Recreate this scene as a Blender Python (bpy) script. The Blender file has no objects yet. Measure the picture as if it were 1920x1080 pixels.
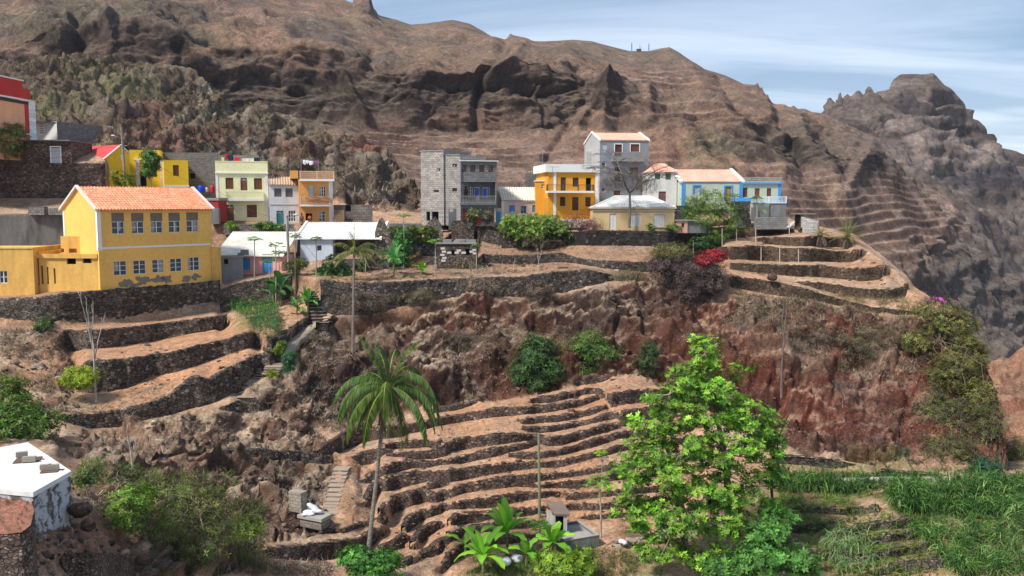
# Terraced hillside village below a volcanic ridge
SKYS, SUNE, SUNA, EXPO = .16, 2.9, 8.0, 1.06
import bpy, math, random
import numpy as np
from mathutils import Vector
R = math.radians
rnd = random.Random(7)
rng = np.random.default_rng(7)
sc = bpy.context.scene
COL = sc.collection

# ------------------------------------------------------------------ camera
F_PX = 1663.0            # focal length in pixels of a 1920 wide frame
HOR = 380.0              # row of the horizon
CAMZ = 26.0
PITCH = math.atan((540 - HOR) / F_PX)
cp, sp = math.cos(PITCH), math.sin(PITCH)

def ray(px, py):
    """direction with unit forward (world Y) component"""
    xv = (np.asarray(px, float) - 960) / F_PX
    yv = (540 - np.asarray(py, float)) / F_PX
    Y = cp + yv * sp
    Z = yv * cp - sp
    return xv / Y, Z / Y

def P(px, py, d):
    rx, rz = ray(px, py)
    return np.stack(np.broadcast_arrays(rx * d, np.asarray(d, float), rz * d + CAMZ), -1)

def Pv(px, py, d):
    return Vector([float(t) for t in P(px, py, d)])

# ------------------------------------------------------------------ noise
def _hash(ix, iy, iz, seed):
    h = (ix.astype(np.int64) * 374761393 + iy.astype(np.int64) * 668265263 + iz.astype(np.int64) * 2147483647 + seed * 974711) & 0xffffffff
    h = ((h ^ (h >> 13)) * 1274126177) & 0xffffffff
    h = (h ^ (h >> 16)) & 0xffffffff
    return h / 2147483648.0 - 1.0

def vnoise(p, seed=0):
    i = np.floor(p); f = p - i
    f = f * f * f * (f * (f * 6 - 15) + 10)
    i = i.astype(np.int64)
    r = 0
    for dx in (0, 1):
        wx = f[..., 0] if dx else 1 - f[..., 0]
        for dy in (0, 1):
            wy = f[..., 1] if dy else 1 - f[..., 1]
            for dz in (0, 1):
                wz = f[..., 2] if dz else 1 - f[..., 2]
                r = r + wx * wy * wz * _hash(i[..., 0] + dx, i[..., 1] + dy, i[..., 2] + dz, seed)
    return r

def fbm(p, octs=4, seed=0, ridged=False, gain=.5):
    a, s, r = 1.0, 1.0, 0
    rot = np.array([[.8, .6, 0], [-.6, .8, 0], [0, 0, 1]])
    for o in range(octs):
        n = vnoise(p * s, seed + o * 17)
        if ridged: n = 1 - 2 * np.abs(n)
        r = r + a * n; a *= gain; s *= 2.03
        p = p @ rot
    return r

def cells(p, seed=0):
    """cellular noise: distance between the two nearest seeds, value of the nearest cell"""
    sh = p.shape[:-1]; p = p.reshape(-1, 3); i = np.floor(p).astype(np.int64)
    f1 = np.full(len(p), 9.0); f2 = np.full(len(p), 9.0); v = np.zeros(len(p))
    for dx in (-1, 0, 1):
        for dy in (-1, 0, 1):
            for dz in (-1, 0, 1):
                c = i + [dx, dy, dz]
                q = np.stack([_hash(c[:, 0], c[:, 1], c[:, 2], seed + k) * .42 + .5 for k in range(3)], -1) + c
                d = np.linalg.norm(q - p, axis=1); h = _hash(c[:, 0], c[:, 1], c[:, 2], seed + 9)
                n = d < f1; f2 = np.where(n, f1, np.minimum(f2, d)); v = np.where(n, h, v); f1 = np.where(n, d, f1)
    return (f2 - f1).reshape(sh), v.reshape(sh)
def rocky(p, s, seed=0):
    """blocks with crevices, roughly -1..1"""
    w = p + np.stack([fbm(p / s * .8, 2, seed + 3), fbm(p / s * .8, 2, seed + 4), fbm(p / s * .8, 2, seed + 5)], -1) * s * .35
    e, v = cells(w / s, seed)
    return v * .6 + np.clip(e * 2.2, 0, 1) ** .6 * .7 - .6

# ------------------------------------------------------------------ object bookkeeping
BASE = {}
def tag(o, label=None, cat=None, group=None, kind=None):
    if label: o['label'] = label
    if cat: o['category'] = cat
    if group: o['group'] = group
    if kind: o['kind'] = kind
    return o

def thing(name, label, cat, base, group=None):
    o = bpy.data.objects.new(name, None); COL.objects.link(o)
    o.location = base; o.empty_display_size = .2
    BASE[o.name] = Vector(base)
    return tag(o, label, cat, group)

def link_mesh(name, me, parent=None, base=None):
    o = bpy.data.objects.new(name, me); COL.objects.link(o)
    if parent is not None:
        o.parent = parent; BASE[o.name] = BASE[parent.name]
    else:
        b = Vector(base) if base is not None else Vector((0, 0, 0))
        o.location = b; BASE[o.name] = b
    return o

def np_mesh(name, verts, faces4=None, faces3=None, mats=(), cols=None, smooth=False):
    """fast mesh from numpy arrays; cols = per vertex rgb"""
    me = bpy.data.meshes.new(name)
    n4 = 0 if faces4 is None else len(faces4); n3 = 0 if faces3 is None else len(faces3)
    loops = np.concatenate(([np.asarray(faces4).ravel()] if n4 else []) + ([np.asarray(faces3).ravel()] if n3 else [])).astype(np.int32)
    me.vertices.add(len(verts)); me.vertices.foreach_set('co', np.asarray(verts, np.float32).ravel())
    me.loops.add(len(loops)); me.loops.foreach_set('vertex_index', loops)
    tot = np.concatenate([np.full(n4, 4), np.full(n3, 3)]).astype(np.int32)
    st = np.concatenate([[0], np.cumsum(tot)[:-1]]).astype(np.int32)
    me.polygons.add(n4 + n3); me.polygons.foreach_set('loop_start', st)
    if smooth: me.polygons.foreach_set('use_smooth', np.ones(n4 + n3, bool))
    me.update(calc_edges=True)
    if cols is not None:
        ca = me.color_attributes.new('tint', 'FLOAT_COLOR', 'POINT')
        c4 = np.ones((len(verts), 4), np.float32); c4[:, :3] = cols
        ca.data.foreach_set('color', c4.ravel())
    for m in mats: me.materials.append(m)
    return me

def grid_faces(nr, nc):
    i = np.arange((nr - 1) * (nc - 1)); r = i // (nc - 1); c = i % (nc - 1)
    a = r * nc + c
    return np.stack([a, a + 1, a + nc + 1, a + nc], 1)

class MB:
    def __init__(s): s.v = []; s.f = []; s.m = []
    def add(s, vs, fs, m=0):
        b = len(s.v); s.v.extend([tuple(map(float, q)) for q in vs])
        for f in fs: s.f.append(tuple(b + i for i in f)); s.m.append(m)
    def box8(s, c, m=0):      # 8 corners: bottom 4 ccw, top 4 ccw
        s.add(c, [(3, 2, 1, 0), (4, 5, 6, 7), (0, 1, 5, 4), (1, 2, 6, 5), (2, 3, 7, 6), (3, 0, 4, 7)], m)
    def box(s, x0, x1, y0, y1, z0, z1, m=0):
        s.box8([(x0, y0, z0), (x1, y0, z0), (x1, y1, z0), (x0, y1, z0), (x0, y0, z1), (x1, y0, z1), (x1, y1, z1), (x0, y1, z1)], m)
    def tube(s, pts, rad, n=6, m=0, cap=True):
        pts = [Vector([float(t) for t in q]) for q in pts]
        if not hasattr(rad, '__len__'): rad = [rad] * len(pts)
        b = len(s.v); up = Vector((.13, .21, .97))
        for i, q in enumerate(pts):
            t = (pts[min(i + 1, len(pts) - 1)] - pts[max(i - 1, 0)])
            if t.length < 1e-6: t = Vector((0, 0, 1))
            t.normalize()
            a = t.cross(up)
            if a.length < .05: a = t.cross(Vector((1, 0, 0)))
            a.normalize(); c = t.cross(a)
            for k in range(n):
                w = 2 * math.pi * k / n
                s.v.append(tuple(q + (a * math.cos(w) + c * math.sin(w)) * rad[i]))
        for i in range(len(pts) - 1):
            for k in range(n):
                s.f.append((b + i * n + k, b + i * n + (k + 1) % n, b + (i + 1) * n + (k + 1) % n, b + (i + 1) * n + k)); s.m.append(m)
        if cap:
            s.f.append(tuple(b + k for k in range(n))[::-1]); s.m.append(m)
            s.f.append(tuple(b + (len(pts) - 1) * n + k for k in range(n))); s.m.append(m)
    def blob(s, c, r, seg=10, rings=6, jit=0, m=0, seed=0):
        rr = random.Random(seed); vs = []; fs = []
        for i in range(rings + 1):
            ph = math.pi * i / rings
            for k in range(seg):
                th = 2 * math.pi * k / seg
                j = 1 + rr.uniform(-jit, jit) if 0 < i < rings else 1
                vs.append((c[0] + r[0] * j * math.sin(ph) * math.cos(th), c[1] + r[1] * j * math.sin(ph) * math.sin(th), c[2] + r[2] * j * math.cos(ph)))
        for i in range(rings):
            for k in range(seg):
                fs.append((i * seg + k, (i + 1) * seg + k, (i + 1) * seg + (k + 1) % seg, i * seg + (k + 1) % seg))
        s.add(vs, fs, m)
    def build(s, name, mats, parent=None, base=None, smooth=False):
        if not s.v: return None
        if not isinstance(mats, (list, tuple)): mats = [mats]
        me = bpy.data.meshes.new(name)
        b = BASE[parent.name] if parent is not None else (Vector(base) if base is not None else Vector(s.v[0]))
        me.from_pydata([(x - b[0], y - b[1], z - b[2]) for x, y, z in s.v], [], s.f)
        for mt in mats: me.materials.append(mt)
        if len(mats) > 1: me.polygons.foreach_set('material_index', s.m)
        if smooth: me.polygons.foreach_set('use_smooth', [True] * len(s.f))
        me.update()
        return link_mesh(name, me, parent, b)

# ------------------------------------------------------------------ materials
def new_mat(name):
    m = bpy.data.materials.new(name); m.use_nodes = True
    nt = m.node_tree; nt.nodes.clear()
    o = nt.nodes.new('ShaderNodeOutputMaterial'); b = nt.nodes.new('ShaderNodeBsdfPrincipled')
    nt.links.new(b.outputs[0], o.inputs[0])
    b.inputs['Roughness'].default_value = .9
    b.inputs['Specular IOR Level'].default_value = .2
    return m, nt, b, o

def N(nt, t, **kw):
    n = nt.nodes.new(t)
    for k, v in kw.items():
        if k.startswith('i_'): n.inputs[k[2:].replace('_', ' ')].default_value = v
        else: setattr(n, k, v)
    return n

def mixc(nt, a, b, f, mode='MIX'):
    n = nt.nodes.new('ShaderNodeMix'); n.data_type = 'RGBA'; n.blend_type = mode
    for s, v in ((n.inputs[6], a), (n.inputs[7], b), (n.inputs[0], f)):
        if hasattr(v, 'links') or isinstance(v, bpy.types.NodeSocket): nt.links.new(v, s)
        elif isinstance(v, (int, float)): s.default_value = v
        else: s.default_value = (v[0], v[1], v[2], 1)
    return n.outputs[2]

def ramp(nt, src, stops):
    n = nt.nodes.new('ShaderNodeValToRGB'); nt.links.new(src, n.inputs[0])
    e = n.color_ramp.elements
    while len(e) < len(stops): e.new(.5)
    for i, (p, c) in enumerate(stops):
        e[i].position = p
        e[i].color = (c, c, c, 1) if isinstance(c, (int, float)) else (c[0], c[1], c[2], 1)
    return n.outputs[0]

def coords(nt, scale=(1, 1, 1), kind='Object', rot=(0, 0, 0)):
    t = nt.nodes.new('ShaderNodeTexCoord'); mp = nt.nodes.new('ShaderNodeMapping')
    if kind == 'World':
        g = nt.nodes.new('ShaderNodeNewGeometry'); nt.links.new(g.outputs['Position'], mp.inputs[0])
    else: nt.links.new(t.outputs[kind], mp.inputs[0])
    mp.inputs['Scale'].default_value = scale; mp.inputs['Rotation'].default_value = rot
    return mp.outputs[0]

def noise(nt, vec, scale, detail=5, rough=.6, dist=0):
    n = N(nt, 'ShaderNodeTexNoise'); nt.links.new(vec, n.inputs['Vector'])
    n.inputs['Scale'].default_value = scale; n.inputs['Detail'].default_value = detail
    n.inputs['Roughness'].default_value = rough; n.inputs['Distortion'].default_value = dist
    return n.outputs['Fac']

def bump(nt, b, h, strength=.5, dist=.05, chain=None):
    n = nt.nodes.new('ShaderNodeBump'); nt.links.new(h, n.inputs['Height'])
    n.inputs['Strength'].default_value = strength; n.inputs['Distance'].default_value = dist
    if chain is not None: nt.links.new(chain, n.inputs['Normal'])
    nt.links.new(n.outputs[0], b.inputs['Normal'])
    return n.outputs[0]

_mc = {}
def plaster(col, dirt=.35, dcol=(.12, .10, .08), rough=.9, streak=True, name=None):
    key = ('pl', tuple(col), dirt, tuple(dcol))
    if key in _mc: return _mc[key]
    m, nt, b, o = new_mat(name or 'plaster')
    v = coords(nt); v2 = coords(nt, (1.6, 1.6, .35))
    n1 = ramp(nt, noise(nt, v2, .9, 6, .65), [(.42, 0), (.8, 1)])
    n2 = ramp(nt, noise(nt, v, 3.5, 6, .7), [(.3, .88), (.7, 1.08)])
    n3 = ramp(nt, noise(nt, v, .35, 3, .5), [(.3, .9), (.7, 1.05)])
    c = mixc(nt, (*col,), dcol, 0)
    base = nt.nodes.new('ShaderNodeRGB'); base.outputs[0].default_value = (*col, 1)
    mul = nt.nodes.new('ShaderNodeMath'); mul.operation = 'MULTIPLY'; nt.links.new(n1, mul.inputs[0]); mul.inputs[1].default_value = dirt
    c = mixc(nt, base.outputs[0], dcol, mul.outputs[0])
    c = mixc(nt, c, n2, 1.0, 'MULTIPLY'); c = mixc(nt, c, n3, 1.0, 'MULTIPLY')
    nt.links.new(c, b.inputs['Base Color']); b.inputs['Roughness'].default_value = rough
    bump(nt, b, noise(nt, v, 9, 4, .7), .25, .02)
    _mc[key] = m
    return m

def simple(col, rough=.7, var=.12, scale=6, metal=0, name='paint'):
    key = ('s', tuple(col), rough, var, scale, metal)
    if key in _mc: return _mc[key]
    m, nt, b, o = new_mat(name)
    v = coords(nt)
    c = mixc(nt, tuple(x * (1 - var) for x in col), tuple(min(1, x * (1 + var)) for x in col), ramp(nt, noise(nt, v, scale, 5, .7), [(.35, 0), (.65, 1)]))
    nt.links.new(c, b.inputs['Base Color']); b.inputs['Roughness'].default_value = rough; b.inputs['Metallic'].default_value = metal
    _mc[key] = m
    return m

def stone(cols=((.035, .028, .024), (.10, .075, .06), (.20, .16, .13)), scale=3.2, mortar=(.012, .01, .009), squash=1.6, name='dry_stone', pale=.12):
    key = ('st', cols, scale, squash, pale)
    if key in _mc: return _mc[key]
    m, nt, b, o = new_mat(name)
    v = coords(nt, (1, 1, squash), 'World')
    # wobble
    nz = N(nt, 'ShaderNodeTexNoise'); nt.links.new(v, nz.inputs['Vector']); nz.inputs['Scale'].default_value = 1.5
    w = nt.nodes.new('ShaderNodeVectorMath'); w.operation = 'MULTIPLY_ADD'
    nt.links.new(nz.outputs['Color'], w.inputs[0]); w.inputs[1].default_value = (.35, .35, .35); nt.links.new(v, w.inputs[2])
    vo = N(nt, 'ShaderNodeTexVoronoi'); nt.links.new(w.outputs[0], vo.inputs['Vector']); vo.inputs['Scale'].default_value = scale
    ve = N(nt, 'ShaderNodeTexVoronoi', feature='DISTANCE_TO_EDGE'); nt.links.new(w.outputs[0], ve.inputs['Vector']); ve.inputs['Scale'].default_value = scale
    sep = nt.nodes.new('ShaderNodeSeparateColor'); nt.links.new(vo.outputs['Color'], sep.inputs[0])
    c = ramp(nt, sep.outputs[0], [(0, cols[0]), (.55, cols[1]), (1 - pale, cols[1]), (1, cols[2])])
    big = ramp(nt, noise(nt, v, .25, 4, .6), [(.3, .55), (.7, 1.35)])
    c = mixc(nt, c, big, 1.0, 'MULTIPLY')
    fine = ramp(nt, noise(nt, v, 14, 4, .7), [(.3, .7), (.7, 1.3)])
    c = mixc(nt, c, fine, 1.0, 'MULTIPLY')
    edge = ramp(nt, ve.outputs['Distance'], [(.0, 0), (.09, 1)])
    c = mixc(nt, mortar, c, edge)
    nt.links.new(c, b.inputs['Base Color'])
    bh = mixc(nt, edge, fine, .2)
    bump(nt, b, bh, .9, .12)
    _mc[key] = m
    return m

def block(col, dirx, mortar=(.16, .15, .14), bw=.4, bh=.2, dirt=.35, dcol=(.1, .09, .08), name='block_wall'):
    key = ('bk', tuple(col), tuple(round(t, 3) for t in dirx), mortar, bw, dirt)
    if key in _mc: return _mc[key]
    m, nt, b, o = new_mat(name)
    g = nt.nodes.new('ShaderNodeNewGeometry')
    dt = nt.nodes.new('ShaderNodeVectorMath'); dt.operation = 'DOT_PRODUCT'
    nt.links.new(g.outputs['Position'], dt.inputs[0]); dt.inputs[1].default_value = (dirx[0] + .35 * dirx[1], dirx[1] - .35 * dirx[0], 0)
    sx = nt.nodes.new('ShaderNodeSeparateXYZ'); nt.links.new(g.outputs['Position'], sx.inputs[0])
    cx = nt.nodes.new('ShaderNodeCombineXYZ'); nt.links.new(dt.outputs['Value'], cx.inputs[0]); nt.links.new(sx.outputs[2], cx.inputs[1])
    br = N(nt, 'ShaderNodeTexBrick'); nt.links.new(cx.outputs[0], br.inputs['Vector'])
    br.inputs['Scale'].default_value = 1; br.inputs['Brick Width'].default_value = bw; br.inputs['Row Height'].default_value = bh
    br.inputs['Mortar Size'].default_value = .018; br.inputs['Mortar Smooth'].default_value = .3
    br.inputs['Color1'].default_value = (*[x * .78 for x in col], 1); br.inputs['Color2'].default_value = (*[min(1, x * 1.2) for x in col], 1)
    br.inputs['Mortar'].default_value = (*mortar, 1)
    v = coords(nt)
    n1 = nt.nodes.new('ShaderNodeMath'); n1.operation = 'MULTIPLY'
    nt.links.new(ramp(nt, noise(nt, v, .8, 6, .7), [(.45, 0), (.75, 1)]), n1.inputs[0]); n1.inputs[1].default_value = dirt
    c = mixc(nt, br.outputs[0], dcol, n1.outputs[0])
    c = mixc(nt, c, ramp(nt, noise(nt, v, 7, 5, .7), [(.3, .75), (.7, 1.2)]), 1.0, 'MULTIPLY')
    nt.links.new(c, b.inputs['Base Color'])
    bump(nt, b, br.outputs['Fac'], .5, -.03)
    _mc[key] = m
    return m

def glass(name='window_glass', col=(.02, .024, .03)):
    if name in _mc: return _mc[name]
    m, nt, b, o = new_mat(name)
    v = coords(nt)
    c = mixc(nt, col, tuple(x * 2.2 for x in col), ramp(nt, noise(nt, v, 1.2, 3), [(.4, 0), (.6, 1)]))
    nt.links.new(c, b.inputs['Base Color']); b.inputs['Roughness'].default_value = .12; b.inputs['Specular IOR Level'].default_value = .5
    _mc[name] = m
    return m

def leafmat(name='leaf', rough=.55, trans=.35, spec=.3):
    if name in _mc: return _mc[name]
    m, nt, b, o = new_mat(name)
    a = N(nt, 'ShaderNodeVertexColor', layer_name='tint')
    nt.links.new(a.outputs[0], b.inputs['Base Color']); b.inputs['Roughness'].default_value = rough
    b.inputs['Specular IOR Level'].default_value = spec
    t = nt.nodes.new('ShaderNodeBsdfTranslucent'); nt.links.new(mixc(nt, a.outputs[0], (1.0, 1.0, .45), 1.0, 'MULTIPLY'), t.inputs[0])
    mx = nt.nodes.new('ShaderNodeMixShader'); mx.inputs[0].default_value = trans
    nt.links.new(b.outputs[0], mx.inputs[1]); nt.links.new(t.outputs[0], mx.inputs[2]); nt.links.new(mx.outputs[0], o.inputs[0])
    _mc[name] = m
    return m

def bark(col=(.16, .12, .09), ring=0, name='bark'):
    key = ('bark', tuple(col), ring)
    if key in _mc: return _mc[key]
    m, nt, b, o = new_mat(name)
    v = coords(nt, (1, 1, .4 if not ring else 3))
    f = ramp(nt, noise(nt, v, 5, 5, .7), [(.35, 0), (.65, 1)])
    c = mixc(nt, tuple(x * .55 for x in col), tuple(x * 1.35 for x in col), f)
    nt.links.new(c, b.inputs['Base Color']); bump(nt, b, f, .6, .03)
    _mc[key] = m
    return m

def ground_mat(name, fleck=.35, s=1.0, bs=.6, bd=.25):
    """earth and rock: the colour of each patch is stored on the mesh, grain and grit come from noise"""
    m, nt, b, o = new_mat(name)
    a = N(nt, 'ShaderNodeVertexColor', layer_name='tint')
    v = coords(nt, (1, 1, 1), 'World')
    n1 = ramp(nt, noise(nt, v, .5 * s, 9, .78, .5), [(.3, .5), (.7, 1.5)])
    n2 = ramp(nt, noise(nt, v, 3.4 * s, 8, .85), [(.36, .45), (.64, 1.6)])
    c = mixc(nt, a.outputs[0], n1, 1.0, 'MULTIPLY'); c = mixc(nt, c, n2, 1.0, 'MULTIPLY')
    c = mixc(nt, c, (.95, .94, .93), 1.0, 'MULTIPLY')
    fl = ramp(nt, noise(nt, v, 5.5 * s, 6, .8), [(.55, 0), (.60, 1)])
    g = nt.nodes.new('ShaderNodeNewGeometry'); sx = nt.nodes.new('ShaderNodeSeparateXYZ'); nt.links.new(g.outputs['Normal'], sx.inputs[0])
    up = ramp(nt, sx.outputs[2], [(.45, .25), (.85, 1)])
    k = nt.nodes.new('ShaderNodeMath'); k.operation = 'MULTIPLY'; nt.links.new(fl, k.inputs[0]); nt.links.new(up, k.inputs[1])
    k2 = nt.nodes.new('ShaderNodeMath'); k2.operation = 'MULTIPLY'; nt.links.new(k.outputs[0], k2.inputs[0]); k2.inputs[1].default_value = fleck
    c = mixc(nt, c, (.50, .40, .30), k2.outputs[0])
    nt.links.new(c, b.inputs['Base Color']); b.inputs['Roughness'].default_value = .96; b.inputs['Specular IOR Level'].default_value = .08
    n3 = noise(nt, v, 1.1 * s, 10, .75, .4)
    bump(nt, b, n3, bs, bd)
    return m
# ------------------------------------------------------------------ terrain
def pl(*a): return [tuple(t) for t in a]
# dry-stone terrace walls: (x, top row, bottom row)
FIELD = [
 [(813,767,775),(850,761,770),(870,756,766),(893,751,757)],
 [(1075,718,722),(1082,711,724),(1110,707,721),(1140,703,713),(1146,702,708)],
 [(995,752,756),(1003,748,757),(1035,742,755),(1063,737,749),(1110,729,738),(1125,732,741),(1143,739,762),(1185,733,757),(1227,731,753),(1320,731,755)],
 [(598,843,854),(625,828,854),(650,812,844),(680,801,830),(703,799,825),(750,801,820),(790,793,808),(813,786,801),(850,780,794),(887,773,788),(930,766,782),(997,762,776),(1033,760,773),(1063,755,768),(1100,750,760),(1125,743,749)],
 [(967,787,790),(980,786,797),(1045,781,791),(1100,770,782),(1140,761,767)],
 [(978,802,806),(990,803,811),(1027,801,812),(1060,797,806),(1110,787,795),(1147,774,787),(1158,776,786),(1170,775,799),(1182,770,798),(1202,767,790),(1300,758,780)],
 [(820,832,846),(840,829,848),(870,822,844),(897,818,838),(930,815,834),(970,814,829),(1003,816,825),(1023,820,836),(1050,820,836),(1077,815,829),(1110,805,819),(1160,793,804)],
 [(722,833,841),(760,829,842),(800,826,838),(820,824,835)],
 [(723,853,855),(745,852,857),(790,848,862),(815,846,860),(833,846,856)],
 [(662,856,860),(675,853,873),(700,846,869),(722,841,851)],
 [(686,897,908),(700,886,903),(716,876,893),(745,868,885),(778,864,877),(800,868,877),(837,863,871),(870,856,869),(900,847,862),(930,841,856),(955,839,849),(985,832,843),(1013,827,833)],
 [(953,853,857),(980,852,861),(1010,850,860),(1053,846,855),(1110,827,840),(1160,813,824),(1176,811,822),(1300,796,808)],
 [(686,942,952),(697,925,950),(705,908,935),(713,900,922),(740,893,918),(780,886,908),(800,887,903),(845,882,904),(873,879,899),(925,872,889),(960,869,883),(1010,868,877),(1053,865,875),(1100,855,864),(1135,847,855),(1168,837,846),(1300,822,832)],
 [(798,910,918),(815,907,917),(833,903,912)],
 [(706,970,978),(727,948,987),(740,932,963),(757,925,954),(793,918,942),(805,928,941),(820,930,942),(843,918,935),(868,910,925),(903,905,920),(940,896,915),(987,893,910),(1010,891,902),(1060,887,896),(1115,880,888),(1150,872,880),(1300,852,862)],
 [(762,990,1000),(773,970,993),(793,958,975),(820,950,966),(840,946,955),(873,940,954),(923,935,952),(987,924,938),(1047,922,930)],
 [(993,910,914),(1020,910,916),(1050,904,914),(1080,902,916),(1110,898,911),(1150,890,900),(1300,876,888)],
 [(1060,928,938),(1100,923,935),(1125,923,932),(1280,908,918)],
 [(847,980,985),(862,965,984),(900,963,979),(923,962,973),(997,953,967),(1022,950,958)],
 [(767,1022,1030),(783,1015,1033),(790,1000,1020),(807,986,1005),(822,981,994),(832,984,989)],
 [(1067,946,955),(1090,945,957),(1123,946,956),(1280,932,942)],
 [(787,1045,1050),(800,1035,1046),(820,1022,1044),(847,998,1016),(873,992,1005),(900,987,999),(950,980,993),(995,980,990),(1018,981,988)],
 [(1095,968,975),(1125,966,973),(1280,952,962)],
 [(830,1062,1078),(845,1040,1062),(870,1025,1042),(905,1012,1025),(960,1006,1018),(1010,1002,1012)],
 [(500,1030,1045),(560,1024,1050),(600,1018,1052),(640,1015,1045),(670,1011,1035),(693,1000,1028),(705,992,1020),(722,988,1003)],
 [(598,1000,1002),(620,994,1000),(650,990,998),(685,979,987)],
 [(710,1030,1040),(735,1020,1035),(755,1008,1028),(765,1001,1015)],
 [(748,1058,1066),(765,1052,1062),(778,1043,1056)],
]
FIELD_L = [
 "short rubble terrace wall at the top left of the brown field just right of the coconut fronds",
 "short dark terrace wall just right of the two green bushes at the cliff foot",
 "tall bent terrace wall right below the green cliff bushes at the top of the field",
 "long top terrace wall sweeping from the steps path behind the coconut crown",
 "short terrace wall starting at the lone green sprig in the upper field",
 "curved terrace wall one below the green sprig and running behind the leafy tree",
 "thick terrace wall with its top passing behind the tip of the tall bare post",
 "short terrace wall behind the coconut trunk level with the hanging dead fronds",
 "low thin terrace wall right of the coconut trunk just under the hanging fronds",
 "short terrace wall beside the flat landing at the top of the lower steps",
 "winding terrace wall crossing the coconut trunk below the step landing",
 "thin terrace wall forking right behind the upper half of the bare post",
 "long terrace wall curling down beside the lower steps and crossing behind the bare post",
 "tiny detached terrace wall stub on the soil right of the coconut trunk",
 "S shaped long terrace wall crossing the field above the blue litter scrap",
 "terrace wall whose left end hooks down beside the coconut trunk mid field",
 "thin terrace wall between the bare post and the leafy tree at mid height",
 "short terrace wall left of the leafy tree just above the hut roof",
 "terrace wall ending right behind the little concrete hut",
 "small curved terrace wall pile right of the lower coconut trunk",
 "short dark terrace wall directly right of the hut roof",
 "terrace wall running just above the banana leaves to the hut wall",
 "lowest short terrace wall right behind the concrete tank rim",
 "lowest curved terrace wall passing behind the banana plants",
 "tall dark wall at the bottom left of the field crossed by the coconut trunk base",
 "low earth edging wall just below the grey concrete bench with sacks",
 "short wall stepping down to the right of the coconut trunk base",
 "small wall stub right of the green bush at the bottom of the field",
]
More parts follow.
